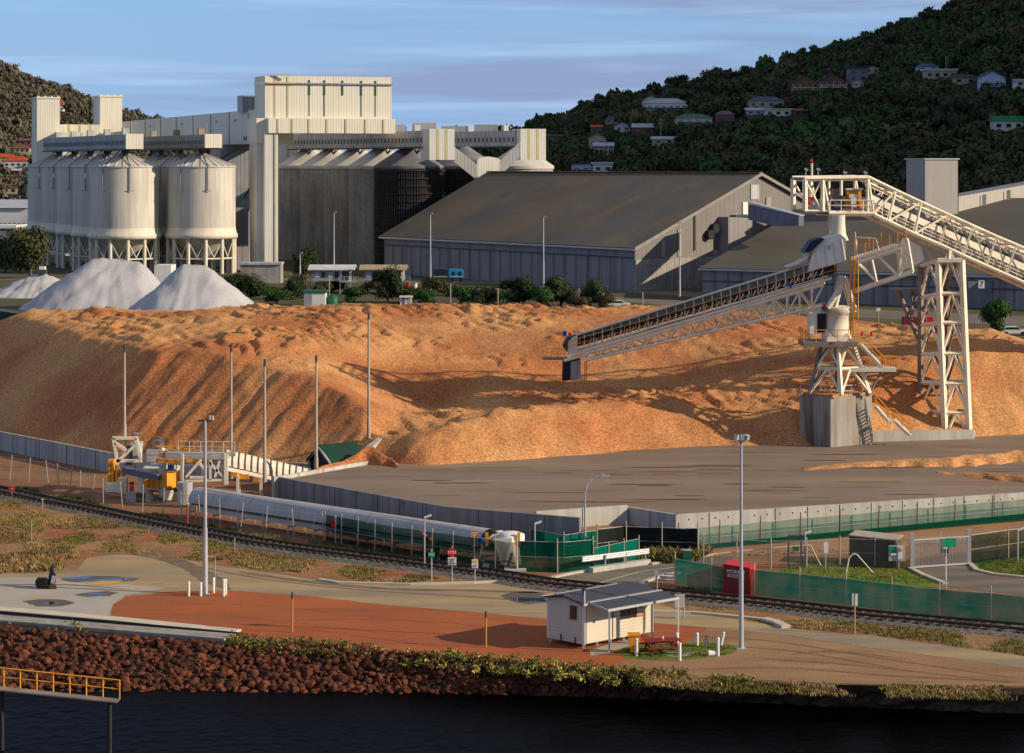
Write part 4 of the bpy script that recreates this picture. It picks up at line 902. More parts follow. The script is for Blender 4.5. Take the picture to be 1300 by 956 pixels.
# towers behind
AX = R(20); RV = V(math.cos(AX), math.sin(AX), 0); NV = V(math.sin(AX), -math.cos(AX), 0)      # plant axis: face direction and outward normal
def onray(p0, px):
    k = (px-650)/F; t = (k*p0.y-p0.x)/(RV.x-k*RV.y); return p0+RV*t
def clad_block(name, label, cat, px0, px1, pyt, pyb, D, depth, mat, skew=0, strips=0, group=None, topcap=False, side=None, zb=None, flat=False):
    a = P(px0, pyt, D); z1 = a.z; z0 = P(0, pyb, D).z if zb is None else zb; rv, nv = (V(1, 0, 0), V(0, -1, 0)) if flat else (RV, NV)
    a = V(a.x, a.y, 0); b = V(P(px1, 0, D).x, D, 0) if flat else onray(a, px1); w_ = (b-a).length; up = V(0, 0, 1); dv = -nv*depth
    o = T(name, label, cat, V((a.x+b.x)/2, (a.y+b.y)/2, z0), group); mb = MB()
    mb.extr([a+up*z0, b+up*z0, b+up*z1, a+up*z1], dv); mb.build('cladding', mat, o)
    for i in range(1, strips+1):
        c = a+rv*(w_*i/(strips+1)); mb = MB(); mb.extr([c-rv*.35+nv*.06+up*(z0+.1), c+rv*.35+nv*.06+up*(z0+.1), c+rv*.35+nv*.06+up*(z1-.1), c-rv*.35+nv*.06+up*(z1-.1)], -nv*.1); mb.build('trim_strip', m_trim, o)
    if topcap:
        mb = MB(); mb.extr([a-rv*.25+nv*.25+up*z1, b+rv*.25+nv*.25+up*z1, b+rv*.25+nv*.25+up*(z1+.5), a-rv*.25+nv*.25+up*(z1+.5)], dv-nv*.5); mb.build('coping', mat, o)
        mb = MB(); n = max(3, int(w_/1.4))
        for i in range(n): c = a+rv*(.5+i*(w_-.9)/(n-1))-nv*.2; mb.box((c.x, c.y, z1+.65), (.6, .5, .35), AX)
        mb.build('parapet_block', mat, o)
    return o
clad_block('elevator_tower', 'tall cream tower at the left end of the silos with the hill behind', 'tower', 47, 76, 125, 345, 720, 10, m_cream, 0, 0, 'cream elevator towers', True, zb=0)
clad_block('elevator_tower', 'second cream tower rising where the long sloping gallery begins', 'tower', 127, 155, 123, 345, 745, 12, m_cream, 0, 0, 'cream elevator towers', True, zb=0)
clad_block('linking_building', 'low cream block joining the two cream towers', 'building', 74, 128, 158, 345, 735, 10, m_cream, 0, 3, zb=0)
clad_block('linking_building', 'lowest cream block with ribbed front just above the left silo gallery', 'building', 75, 118, 168, 345, 715, 9, m_cream, 0, 2, zb=0)
# long sloping gallery
o = T('sloping_gallery', 'long cream enclosed gallery climbing towards the headhouse above the silos', 'gallery', P(245, 182, 650))
A1, B1 = P(155, 154.5, 742), P(331, 138.5, 612); z0 = 33.0
mb = MB(); mb.add([V(A1.x, A1.y, z0), V(B1.x, B1.y, z0), V(B1.x, B1.y, B1.z), V(A1.x, A1.y, A1.z)]+[V(A1.x, A1.y, z0)+V(8, 5, 0), V(B1.x, B1.y, z0)+V(8, 5, 0), B1+V(8, 5, 0), A1+V(8, 5, 0)], [(0,1,2,3),(5,4,7,6),(3,2,6,7),(0,4,5,1),(1,5,6,2),(4,0,3,7)]); mb.build('cladding', m_cream, o)
for i in range(8):
    t = (i+.6)/8.2; p = A1.lerp(B1, t); d = (B1-A1).normalized(); mb = MB(); n_ = V(d.y, -d.x, 0)*1; n_ = n_.normalized()
    mb.box((p.x+n_.x*.06, p.y+n_.y*.06, (z0+p.z)/2), (.8, .14, p.z-z0-.3), math.atan2(d.y, d.x)); mb.build('trim_strip', m_trim, o)
    if i in (1, 3, 5, 6):
        mb = MB(); q = A1.lerp(B1, t+.04); mb.box((q.x+n_.x*.06, q.y+n_.y*.06, (z0+q.z)/2+2), (1.8, .1, .7), math.atan2(d.y, d.x)); mb.build('vent', m_fl, o)
mb = MB()
for i in range(4): q = A1.lerp(B1, .9+i*.012); mb.box((q.x-.1, q.y-.15, z0+1.6), (.9, .16, 1.0), math.atan2(d.y, d.x))
mb.build('window', m_glass, o)
# headhouse
o = T('headhouse', 'huge cream corrugated headhouse block towering over the silos', 'building', P(410, 345, 606))
def bpx(mb, px0, px1, pyt, pyb, D, dep, sk=0):
    base = V(P(336.5, 0, 606).x, 606, 0)+NV*(606-D)*1.0; a, b = onray(base, px0), onray(base, px1); z0, z1 = P(0, pyb, 606).z, P(0, pyt, 606).z
    return mb.extr([V(a.x, a.y, z0), V(b.x, b.y, z0), V(b.x, b.y, z1), V(a.x, a.y, z1)], -NV*dep)
def bflat(mb, px0, px1, pyt, pyb, D, dep):
    a, b = P(px0, pyt, D), P(px1, pyt, D); z0 = P(0, pyb, D).z
    return mb.extr([V(a.x, D, z0), V(b.x, D, z0), V(b.x, D, a.z), V(a.x, D, a.z)], V(0, dep, 0))
mb = MB(); bpx(mb, 336.5, 497, 96, 150, 606, 11, -.17); mb.build('upper_block', m_cream, o)
mb = MB(); bpx(mb, 341, 502, 150, 169, 604, 14, -.1); mb.build('lower_block', m_cream, o)
mb = MB(); bpx(mb, 325.5, 343, 150, 182, 606.1, 10, -.1); mb.build('shoulder', m_cream, o)
for px in (349, 365): 
    mb = MB(); bpx(mb, px-1, px+1, 97, 149, 605.9, .2); mb.build('trim_strip', m_trim, o)
for px in (353, 371, 392, 415, 439, 464, 487):
    mb = MB(); bpx(mb, px-1, px+1, 151, 169, 603.85, .2); mb.build('trim_strip', m_trim, o)
for px, yb in ((393, 147), (412, 147), (435, 120), (459, 147), (477, 147)):
    mb = MB(); bpx(mb, px-.9, px+.9, 101, 120, 605.8, .25); mb.build('downpipe_head', m_green, o)
    if yb > 120: mb = MB(); bpx(mb, px-.6, px+.6, 120.2, yb, 605.85, .2); mb.build('downpipe', m_galv, o)
mb = MB(); bpx(mb, 323, 499, 104.5, 106.5, 605.5, .5); mb.build('gutter', m_galv, o)
mb = MB(); bpx(mb, 338, 375, 104.9, 106.2, 605.3, .15); mb.build('gutter_band', m_yel, o)
mb = MB(); 
for i in range(8): p = P(340+i*4.3, 95, 606.5); mb.box((p.x, p.y, p.z), (.5, .5, .4))
mb.build('roof_vent', m_creamp, o)
o2 = clad_block('stair_shaft', 'tall cream corrugated shaft under the left end of the headhouse', 'building', 336, 353, 169, 345, 604.5, 10, m_whitebox, -.12, 0, zb=0)
mb = MB(); bpx(mb, 326, 336, 182, 345, 606.5, 8, -.1); mb.build('side_bay', m_whitebox, o2)
mb = MB(); bpx(mb, 348.5, 350, 170, 340, 604.3, .2); mb.build('trim_strip', m_trim, o2)
clad_block('shaded_tower', 'narrow shaded corrugated building behind the shaft with green stairs', 'building', 280, 327, 184, 345, 640, 12, m_galv, 0, 0, zb=0)
clad_block('shaded_building', 'small dark box building low beside the white shaft', 'building', 300, 326, 264, 345, 620, 8, m_shedwall, 0, 0, zb=0)
clad_block('concrete_block_house', 'grey concrete building under the headhouse beside the dark silos', 'building', 353, 378, 169, 345, 712, 12, m_whitebox, 0, 1, zb=0)
mb = MB()
for a, b in (((280, 202), (306, 187)), ((305, 262), (316, 240)), ((316, 240), (326, 234)), ((283, 322), (300, 300))): mb.beam(P(*a, 627), P(*b, 627), .8, .5)
solo(mb, 'green_stairs', m_ladder, 'green flights of stairs on the shaded tower between white silo and shaft', 'stairs')
clad_block('roof_plant_box', 'small dark and pale box on the roof left of the headhouse', 'roof box', 308, 325, 121, 142, 622, 6, m_galv, -.2)
# ---------------------------------------------------------------- dark concrete silos
rd2 = V(-31.9, 62, 0)/4
def conc_silo(cx, cy, r, label, clad=False, mat=None, grp='grey concrete silos in the middle'):
    o = T('concrete_silo', label, 'silo', V(cx, cy, 0), grp)
    mb = MB(); mb.lathe((cx, cy, 0), [(r, 0), (r, 26.6)], 72); mb.build('shell', mat or m_conc_dark, o)
    mb = MB(); mb.lathe((cx, cy, 0), [(r+.3, 26.4), (r+.3, 27.2), (r*.12, 27.3+r*.60)], 72, False); mb.build('roof', m_siloroof if not clad else M('dull_silo_roof', (.16, .16, .17), .6, .2, .4), o)
    mb = MB()
    if clad:
        for i in range(40):
            a = R(200+i*4.1); x, y = cx+math.cos(a)*(r+.55), cy+math.sin(a)*(r+.55); mb.beam((x, y, 0), (x, y, 26.8), .16)
        for z in range(1, 14):
            for i in range(40):
                a, a2 = R(200+i*4.1), R(200+(i+1)*4.1); mb.beam((cx+math.cos(a)*(r+.6), cy+math.sin(a)*(r+.6), z*2.0), (cx+math.cos(a2)*(r+.6), cy+math.sin(a2)*(r+.6), z*2.0), .5, .12)
        mb.build('scaffold', M('dark_scaffold', (.055, .048, .042), .8, .3), o)
        mb = MB(); mb.lathe((cx, cy, 0), [(r+.06, .2), (r+.06, 26.3)], 72); mb.build('dark_lining', m_darkclad, o)
    return o
labs = ['dark scaffold-wrapped silo nearest the long grey shed', 'plain concrete silo just left of the scaffolded one', 'third concrete silo from the scaffolded one, middle of the row', 'brown-stained concrete silo next to last in the row', 'farthest concrete silo against the cream shaft']
for i in range(5):
    p = V((519-650)/F*628, 628, 0)+rd2*i; conc_silo(p.x, p.y, 9.0, labs[i], i == 0)
p = V((660-650)/F*664, 664, 0); conc_silo(p.x, p.y, 9.3, 'sunlit concrete silo end showing behind the long shed roof', False, m_concwall, 'grey concrete silos in the middle')
p = V((590-650)/F*636, 636, 0); conc_silo(p.x, p.y, 8.6, 'dark-roofed silo hidden behind the white diagonal chutes', True)
b0 = V((546-650)/F*612, 612, 0); a0 = V((374-650)/F*692, 692, 0)
gallery(a0, b0, 4.0, 32.2, 36.4, 'grey louvred gallery above the grey concrete silos', 5, m_gal2, None)
b0 = V((662-650)/F*640, 640, 0); a0 = V((572-650)/F*672, 672, 0)
gallery(a0, b0, 4.0, 32.6, 36.8, 'short grey gallery between the two white transfer boxes', 2, m_gal2, None)
mb = MB()
for a, b, y in ((390, 420, 160), (425, 448, 159), (455, 480, 160), (490, 515, 160), (523, 554, 158), (560, 592, 162), (602, 632, 160)):
    bflat(mb, a, b, y-2, 168, 705, 6)
solo(mb, 'rear_gallery_roof', m_whitebox, 'row of white gallery roofs showing behind the grey louvred gallery', 'gallery')
t1 = clad_block('transfer_box', 'white transfer box with ochre strips at the end of the long louvred gallery', 'transfer tower', 545, 577, 163.5, 203, 606, 7, m_whitebox, -.55, 2, 'white transfer boxes')
t2 = clad_block('transfer_box', 'white transfer box with ochre strips above the shed roof at right', 'transfer tower', 661, 693, 163.5, 203, 636, 7, m_whitebox, -.55, 2, 'white transfer boxes')
t3 = clad_block('surge_bin', 'round-topped white bin between the two diagonal chutes', 'bin', 606, 635, 203, 250, 625, 7, m_whitebox, 0, 0)
mb = MB(); a = P(606, 203, 625); a = V(a.x, a.y, a.z); b = onray(V(a.x, a.y, 0), 635); b.z = a.z; m_ = (a+b)/2; mb.extr([a, b, b-RV*.8+V(0, 0, .5), m_+V(0, 0, .9), a+RV*.8+V(0, 0, .5)], -NV*7); mb.build('crown', m_whitebox, t3)
def chute(p, q, wpx, label):
    a, b = P(*p, 618), P(*q, 618); mb = MB(); hh = V(0, 0, wpx*618/F)
    mb.extr([a, b, b+hh, a+hh], V(0, 4, 0)); return solo(mb, 'diagonal_chute', m_whitebox, label, 'chute', 'white diagonal chutes')
chute((577, 206), (606, 229), 19, 'white enclosed chute sloping down to the right into the round-topped bin')
chute((634, 224), (661, 198), 19, 'white enclosed chute sloping down to the left into the round-topped bin')
# ---------------------------------------------------------------- long storage shed with gable
A = G(806, 369.5); zE = 9.4
Lft = V((488-650)/F*600, 600, 0); apR = P(963, 221, 548); apL = P(622, 221.5, 618)
fd = V(apR.x-A.x, apR.y-A.y, 0); A2 = A+fd*2; L2 = Lft+V(apL.x-Lft.x, apL.y-Lft.y, 0)*2; zR_ = (apR.z+apL.z)/2
o = T('storage_shed', 'enormous grey gabled storage shed with long dark steel wall in mid distance', 'shed', A)
mb = MB(); mb.add([A, Lft, V(Lft.x, Lft.y, zE), V(A.x, A.y, zE)], [(1, 0, 3, 2)]); mb.build('side_wall', m_shedwall, o)
# fibreglass/rib lines on side wall
d = (Lft-A).normalized(); n_ = V(-d.y, d.x, 0); n_ = n_ if n_.y < 0 else -n_; ln = (Lft-A).length
mb = MB()
for i in range(1, 24):
    p = A+d*ln*i/24+n_*.25; mb.beam(V(p.x, p.y, 0), V(p.x, p.y, 7.2), .16)
mb.build('buttress', M('pale_buttress', (.16, .17, .2), .7), o)
mb = MB(); a, b = A+n_*.3, Lft+n_*.3; mb.beam(V(a.x, a.y, 7.3), V(b.x, b.y, 7.3), .12, .2); mb.build('girt', m_dkgrey, o)
mb = MB(); b = A+fd; mb.add([A, A+fd*2, V((A+fd*2).x, (A+fd*2).y, zE), V(b.x, b.y, zR_), V(A.x, A.y, zE)], [(0, 1, 2, 3, 4)]); mb.build('gable_wall', m_gable, o)
u = fd.normalized(); g_n = V(u.y, -u.x, 0)
def ong(t, z, off=.15): q = A+u*t+g_n*off; return V(q.x, q.y, z)
W2 = fd.length
def gq(t0, t1, z0, z1, off, name, mat):
    mb = MB(); a = ong(t0, z0, off); b = ong(t1, z0, off); mb.extr([a, b, V(b.x, b.y, z1), V(a.x, a.y, z1)], -g_n*(off-.02)); return mb.build(name, mat, o)
gq(.0, W2*.62, 0, 6.8, .35, 'concrete_base', m_conc_dark)
gq(W2*.62, W2*1.9, 0, 8.2, .4, 'concrete_base', m_conc_dark)
for t in (.20, .33): gq(W2*t, W2*t+1.2, 7.2, 7.2+W2*t*.42, .2, 'translucent_strip', m_fl)
gq(W2*.93, W2*1.0, 19.6, 23, .2, 'translucent_strip', m_gal2)
gq(W2*.86, W2*.90, 16.2, 19, .3, 'door', m_white); gq(W2*1.06, W2*1.10, 17.2, 20, .3, 'door', m_fl)
gq(W2*.46, W2*.47, 8.4, 16.4, .3, 'downpipe', m_dkgrey); gq(W2*1.5, W2*1.51, 10, 15, .3, 'downpipe', m_dkgrey)
for t_f, z_f in ((.57, 11.8), (.61, 13.2)):
    mb = MB(); c_ = ong(W2*t_f, z_f, .2); mb.tube(c_, c_+g_n*1.1, 1.1, n=16); mb.build('fan_housing', m_black, o)
gq(W2*.76, W2*1.24, 15.7, 16.1, 1.6, 'landing', m_dkgrey)
# protruding bay
mb = MB(); a = ong(W2*.66, 6.5, 6); b = ong(W2*.90, 6.5, 6); mb.extr([ong(W2*.66, 5, 3), ong(W2*.86, 5, 3), ong(W2*.86, 15.4, 3), ong(W2*.66, 15.8, 3)], -g_n*2.9); mb.build('protruding_bay', m_shedwall, o)
mb = MB(); mb.add([ong(W2*.86, 5, 3.02), ong(W2*.93, 5, .2), ong(W2*.93, 15.4, .2), ong(W2*.86, 15.4, 3.02)], [(0, 1, 2, 3)]); mb.build('bay_side', m_conc, o)
# roof slopes
mb = MB(); ov = -u*1.0; gg = g_n*.8
r1_ = [V(A.x, A.y, zE)+ov+gg, V((A+fd).x, (A+fd).y, zR_)+gg, V(apL.x, apL.y, zR_)-gg, V(Lft.x, Lft.y, zE)+ov-gg]
for p in (r1_[0], r1_[3]): p.z -= .4
r2_ = [V(A2.x, A2.y, zE)-ov+gg, r1_[1], r1_[2], V(L2.x, L2.y, zE)-ov-gg]
for r_ in (r1_, r2_):
    K_ = 14; vs = [(r_[0].lerp(r_[1], i/K_)).lerp(r_[3].lerp(r_[2], i/K_), j/K_)+V(0, 0, .5) for i in range(K_+1) for j in range(K_+1)]
    fs = [(i*(K_+1)+j, i*(K_+1)+j+1, (i+1)*(K_+1)+j+1, (i+1)*(K_+1)+j) for i in range(K_) for j in range(K_)]
    if r_ is r1_: fs = [f[::-1] for f in fs]
    mb.add(vs, fs, True); mb.add([v-V(0, 0, .4) for v in vs], [f[::-1] for f in fs], True); mb.beam(r_[0]+V(0, 0, .3), r_[3]+V(0, 0, .3), .1, .4); mb.beam(r_[0]+V(0, 0, .3), r_[1]+V(0, 0, .3), .1, .4)
mb.build('roof', m_shedroof, o)
mb = MB()
for a, b in ((r1_[0], r1_[1]), (r1_[1], r2_[0])): mb.beam(a+g_n*.1+V(0, 0, .2), b+g_n*.1+V(0, 0, .2), .25, .7)
mb.build('barge_board', M('barge_grey', (.24, .22, .20), .6), o)
mb = MB(); mb.beam(r1_[1]+V(0, 0, .6), r1_[2]+V(0, 0, .6), 1.2, .2); mb.build('ridge_cap', M('rusty_ridge', (.28, .13, .05), .8), o)
mb = MB(); mb.beam(r1_[0]+V(0, 0, .1)-u*.15, r1_[3]+V(0, 0, .1)-u*.15, .2, .35); mb.build('gutter', m_gal, o)
# conveyor gallery from gable to second shed
mb = MB(); mb.extr([P(950, 260, 520), P(1014, 275, 500), P(1014, 287, 500), P(985, 287, 508), P(950, 279, 520)], V(1.5, 3.5, 0))
o = solo(mb, 'link_gallery', M('blue_grey_sheet', (.12, .13, .17), .6, .1, .3, rib=1.8, ribcol=.2), 'blue-grey enclosed gallery leaving the gable towards the second shed', 'gallery')
mb = MB(); mb.extr([P(950, 259.5, 519.6), P(1015, 274.5, 499.6), P(1015, 273.3, 499.6), P(950, 256.5, 519.6)], V(1.6, 4.2, 0)); mb.build('roof', m_gal, o)
# ---------------------------------------------------------------- second shed at right
o = T('storage_shed', 'second dark-roofed storage shed behind the stacker and lattice tower', 'shed', G(1090, 385))
A = G(892, 380); D1_ = 440; B = G(1420, 397)
zE2 = 6.2
E0 = V(A.x, A.y, zE2); E1 = V(B.x, B.y, zE2); 
mb = MB(); mb.add([A, B, E1, E0], [(0, 1, 2, 3)]); mb.build('side_wall', m_shedwall, o)
d = (B-A).normalized(); n_ = V(d.y, -d.x, 0); ln = (B-A).length
mb = MB()
for i in range(1, 30): p = A+d*ln*i/30+n_*.12; mb.beam(V(p.x, p.y, 0), V(p.x, p.y, zE2-.5), .14)
mb.build('ribbing', M('pale_buttress', (.16, .17, .2)), o)
mb = MB(); mb.beam(A+V(0, 0, zE2*.62)+n_*.2, B+V(0, 0, zE2*.62)+n_*.2, .2, .15); mb.build('girt', m_dkgrey, o)
apx = P(1045, 252, 575); apx2 = V(apx.x+d.x*150, apx.y+d.y*150, apx.z)
mb = MB(); mb.extr([E0-d*.5+V(0, 0, -.2)+n_*.8, E1+V(0, 0, -.2)+n_*.8, apx2, apx], V(0, 0, .5)); mb.build('roof', M('second_shed_roof', (.085, .073, .062), .75, .16, .05, c2=(.088, .078, .05), c2s=.04, fine=.06, fscale=.8), o)
mb = MB(); far = V(apx.x+(apx.x-A.x), apx.y+(apx.y-A.y), 0); mb.add([A+V(0, 0, 0), far, V(far.x, far.y, zE2), apx, E0], [(0, 4, 3, 2, 1)]); mb.build('gable_wall', m_gable, o)
mb = MB(); mb.beam(E0-d*.6+n_*.9, E1+n_*.9, .2, .35); mb.build('gutter', m_gal, o)
mb = MB(); q = [P(1228, 357, 455), P(1258, 357, 455), P(1258, 391, 455), P(1228, 391, 455)]; mb.extr(q, V(0, -1, 0)); mb.build('door_frame', M('pale_buttress', (.16, .17, .2)), o)
# white/blue number board "7"
p = P(1246, 361, 452); mb = MB(); mb.box(p, (1.15, .12, 1.5)); nb = mb.build('number_board', m_white, o)
def text(s_, size, loc, mat, parent, name='lettering', rz=0, ext=.008, align='CENTER', sx=1):
    cu = bpy.data.curves.new('t', 'FONT'); cu.body = s_; cu.size = size; cu.extrude = ext; cu.align_x = align; cu.align_y = 'CENTER'; cu.space_line = .95; cu.offset = size*.012
    t = bpy.data.objects.new('t', cu); C.objects.link(t); bpy.context.view_layer.update()
    me = bpy.data.meshes.new_from_object(t); bpy.data.objects.remove(t); me.name = name; me.materials.clear(); me.materials.append(mat)
    me.transform(Matrix.Rotation(rz, 4, 'Z') @ Matrix.Rotation(R(90), 4, 'X') @ Matrix.Diagonal((sx, 1, 1, 1)))
    o = bpy.data.objects.new(name, me); C.objects.link(o); o.parent = parent; o.location = Vector(loc)-wloc(parent); return o
text('7', 1.5, p+V(0, -.08, 0), M('navy_lettering', (.02, .04, .15)), nb, ext=.01)
# box tower and white gallery
o = clad_block('box_tower', 'plain tall grey box tower rising behind the inclined conveyor', 'tower', 1174.5, 1216, 202.5, 345, 530, 8.5, M('box_tower_sheet', (.36, .335, .31), .6, .05, .2, streak=.08), -.0, 0, zb=0)
for ch in o.children: pass
pb = onray(V(P(1174.5, 0, 530).x, 530, 0), 1216); pa = V(P(1174.5, 0, 530).x, 530, 0); zt_ = P(0, 202.5, 530).z
mb = MB(); mb.extr([pa+NV*.3-RV*.3+V(0, 0, zt_), pb+NV*.3+RV*.3+V(0, 0, zt_), pb-NV*9+RV*.3+V(0, 0, zt_), pa-NV*9-RV*.3+V(0, 0, zt_)], V(0, 0, .25)); mb.build('roof', m_gal, o)
o = T('enclosed_gallery', 'long pale enclosed gallery running right from the box tower above the second shed', 'gallery', P(1260, 265, 500))
mb = MB(); mb.extr([P(1217, 275, 536), P(1420, 243, 585), P(1420, 214, 585), P(1217, 249.5, 536)], V(1, 5, 0)); mb.build('cladding', M('gallery_sheet', (.40, .37, .33), .6, .06, .2, rib=1.9, ribcol=.1), o)
mb = MB(); mb.extr([P(1217, 249.3, 535.8), P(1420, 213.8, 584.8), P(1420, 209, 587), P(1217, 245.5, 538)], V(1, 5.4, 0)); mb.build('roof', M('blue_grey_sheet', (.12, .13, .17)), o)
for i in range(3): 
    mb = MB(); x = 1247+i*31; yy = 249-(x-1216)*.18; mb.extr([P(x, yy+21, 535+(x-1216)*.22), P(x+5, yy+20, 535+(x-1216)*.22), P(x+5, yy+3, 535+(x-1216)*.22), P(x, yy+4, 535+(x-1216)*.22)], V(0, .1, 0)); mb.build('translucent_strip', m_fl, o)
# ---------------------------------------------------------------- stacker, inclined conveyor, lattice tower
def rail(mb, pts, h=1.05, r=.035, gap=1.6, mid=True, up=V(0, 0, 1)):
    pts = [Vector(p) for p in pts]
    for a, b in zip(pts, pts[1:]):
        n = max(1, round((b-a).length/gap))
        for i in range(n+1): p = a.lerp(b, i/n); mb.tube(p, p+up*h, r, n=5)
        mb.tube(a+up*h, b+up*h, r*1.1, n=5)
        if mid: mb.tube(a+up*h*.52, b+up*h*.52, r*.9, n=5)
    return mb
def zig(mb, tops, bots, w, verts=True, alt=0):
    n = len(tops)
    for i in range(n):
        if verts: mb.beam(tops[i], bots[i], w)
        if i < n-1:
            if (i+alt) % 2: mb.beam(tops[i], bots[i+1], w*.85)
            else: mb.beam(bots[i], tops[i+1], w*.85)
    return mb
def lin(a, b, n): return [a.lerp(b, i/(n-1)) for i in range(n)]
# concrete base block
m_blk = m_concrust
Bc = G(1054.5, 568, ZP); bl = P(1015, 563, 0+Bc.y*1.012); br = G(1107, 561, ZP)
Lc = V((1015-650)/F*(Bc.y+3.0), Bc.y+3.0, ZP); Rc = V((1107-650)/F*(Bc.y+2.8), Bc.y+2.8, ZP); Fc = Lc+Rc-V(Bc.x, Bc.y, ZP)
BT = H-(505-YH)/F*Bc.y
o = T('base_block', 'big rust-stained concrete block carrying the stacker on the chip pile', 'concrete block', Bc)
mb = MB(); mb.extr([V(p.x, p.y, ZP-.5) for p in (Bc, Rc, Fc, Lc)], V(0, 0, BT-ZP+.5)); mb.build('block', m_blk, o)
ctr = (Lc+Rc)/2
mb = MB(); mb.extr([V(p.x, p.y, BT) for p in ((Bc-ctr)*.9+ctr, (Rc-ctr)*.9+ctr, (Fc-ctr)*.9+ctr, (Lc-ctr)*.9+ctr)], V(0, 0, .22)); mb.build('chip_spill', m_chip, o)
mb = MB(); rail(mb, [V(p.x, p.y, BT) for p in (Lc*.97+ctr*.03, Bc*.97+ctr*.03, Rc*.97+ctr*.03)], 1.0, .03, 1.3); mb.build('guard_rail', m_gal, o)
# low wall in front of the lattice tower
q0, q1 = G(1108, 561, ZP), G(1239, 559, ZP)
mb = MB(); mb.extr([V(q0.x, q0.y, ZP-.3), V(q1.x, q1.y+1, ZP-.3), V(q1.x, q1.y+1, ZP+.75), V(q0.x, q0.y, ZP+.95)], V(.3, 1.2, 0)); solo(mb, 'plinth_wall', m_conc, 'low pale concrete plinth running from the block under the lattice tower', 'wall')
# --- stacker
MB.DIA = True
o = T('stacker', 'cream slewing stacker with long truss boom reaching left over the chips', 'stacker', V(ctr.x, ctr.y, BT+.25))
D0 = ctr.y
zp = lambda py, D=D0: H-(py-YH)/F*D
xp = lambda px, D=D0: (px-650)/F*D
cx, cy = xp(1061), D0
# base lattice: legs from the block to the slewing platform
zA, zB_ = BT+.25, zp(440)
ft = [(cx-2.6, cy-1.6), (cx+.1, cy-3.0), (cx+2.9, cy-1.3), (cx+.5, cy+2.6), (cx-2.0, cy+1.6)]
tp = [(cx-1.5, cy-1.0), (cx+.0, cy-1.7), (cx+1.6, cy-.8), (cx+.3, cy+1.6), (cx-1.2, cy+1.0)]
zm = zp(466)
for i in range(5):
    a = V(*ft[i], zA); b = V(*tp[i], zB_); mb = MB(); mb.beam(a, b, .32); mb.build('leg', m_steeldk if i in (0, 3, 4) else m_steel, o)  # left and rear legs get the darker steel as painted shade
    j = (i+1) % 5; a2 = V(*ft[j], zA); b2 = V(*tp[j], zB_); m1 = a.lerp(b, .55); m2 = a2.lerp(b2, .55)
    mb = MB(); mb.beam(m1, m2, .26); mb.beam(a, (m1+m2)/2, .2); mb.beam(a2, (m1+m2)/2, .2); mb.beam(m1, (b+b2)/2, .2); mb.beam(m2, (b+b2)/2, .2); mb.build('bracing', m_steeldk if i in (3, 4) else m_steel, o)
# slewing platform
zq = zp(437)
mb = MB(); mb.box((xp(1051), cy, zq+.12), (xp(1085)-xp(1017), 4.6, .45)); mb.build('platform', m_steeldk, o)
mb = MB(); x_, y_ = xp(1017)+.1, cy-2.25; rail(mb, [V(x_, cy+2.2, zq+.35), V(x_, y_, zq+.35), V(xp(1086), y_, zq+.35)], 1.1, .035, 1.0); mb.build('platform_rail', m_yel, o)
mb = MB(); mb.lathe((xp(1062), cy, 0), [(1.35, zq+.3), (1.35, zp(420)), (1.1, zp(418)), (1.1, zp(398)), (1.45, zp(396)), (1.45, zp(390))], 24); mb.extr([V(xp(1046), cy-1.4, zq+.35), V(xp(1079), cy-1.4, zq+.35), V(xp(1074), cy-1.2, zp(422)), V(xp(1051), cy-1.2, zp(422))], V(0, .3, 0)); mb.build('slew_drum', m_creamp, o)
mb = MB(); mb.box((xp(1036), cy+.3, (zp(395)+zp(424))/2), (xp(1046)-xp(1028), 1.8, zp(397)-zp(424))); mb.build('switch_cabinet', m_white, o)
mb = MB(); mb.box((xp(1041.5), cy-.62, (zp(397)+zp(422))/2), (.75, .1, 1.7)); mb.build('cabinet_door', m_black, o)
# mast above the drum
mb = MB(); mb.beam(V(xp(1058), cy-.8, zp(392)), V(xp(1069), cy-.8, zp(350)), .36); mb.beam(V(xp(1084), cy-.8, zp(395)), V(xp(1072), cy-.8, zp(352)), .32); mb.beam(V(xp(1058), cy+1.2, zp(392)), V(xp(1069), cy+1.2, zp(350)), .34); mb.beam(V(xp(1084), cy+1.2, zp(395)), V(xp(1072), cy+1.2, zp(352)), .45)
mb.beam(V(xp(1056), cy-.8, zp(391)), V(xp(1086), cy-.8, zp(391)), .5); mb.build('mast', m_creamp, o)
mb = MB(); mb.tube(V(xp(1046), cy-1.5, zp(392)), V(xp(1066), cy-1.5, zp(362)), .26, n=10); mb.build('luffing_cylinder', m_creamp, o)
mb = MB(); mb.tube(V(xp(1044.5), cy-1.5, zp(394)), V(xp(1047.5), cy-1.5, zp(389.5)), .4, n=10); mb.build('cylinder_end', m_dkgrey, o)
mb = MB(); mb.tube(V(xp(1043), cy-1.5, zp(386.5)), V(xp(1044.5), cy-1.5, zp(385)), .24, n=8); mb.build('lamp_cap', m_red, o)
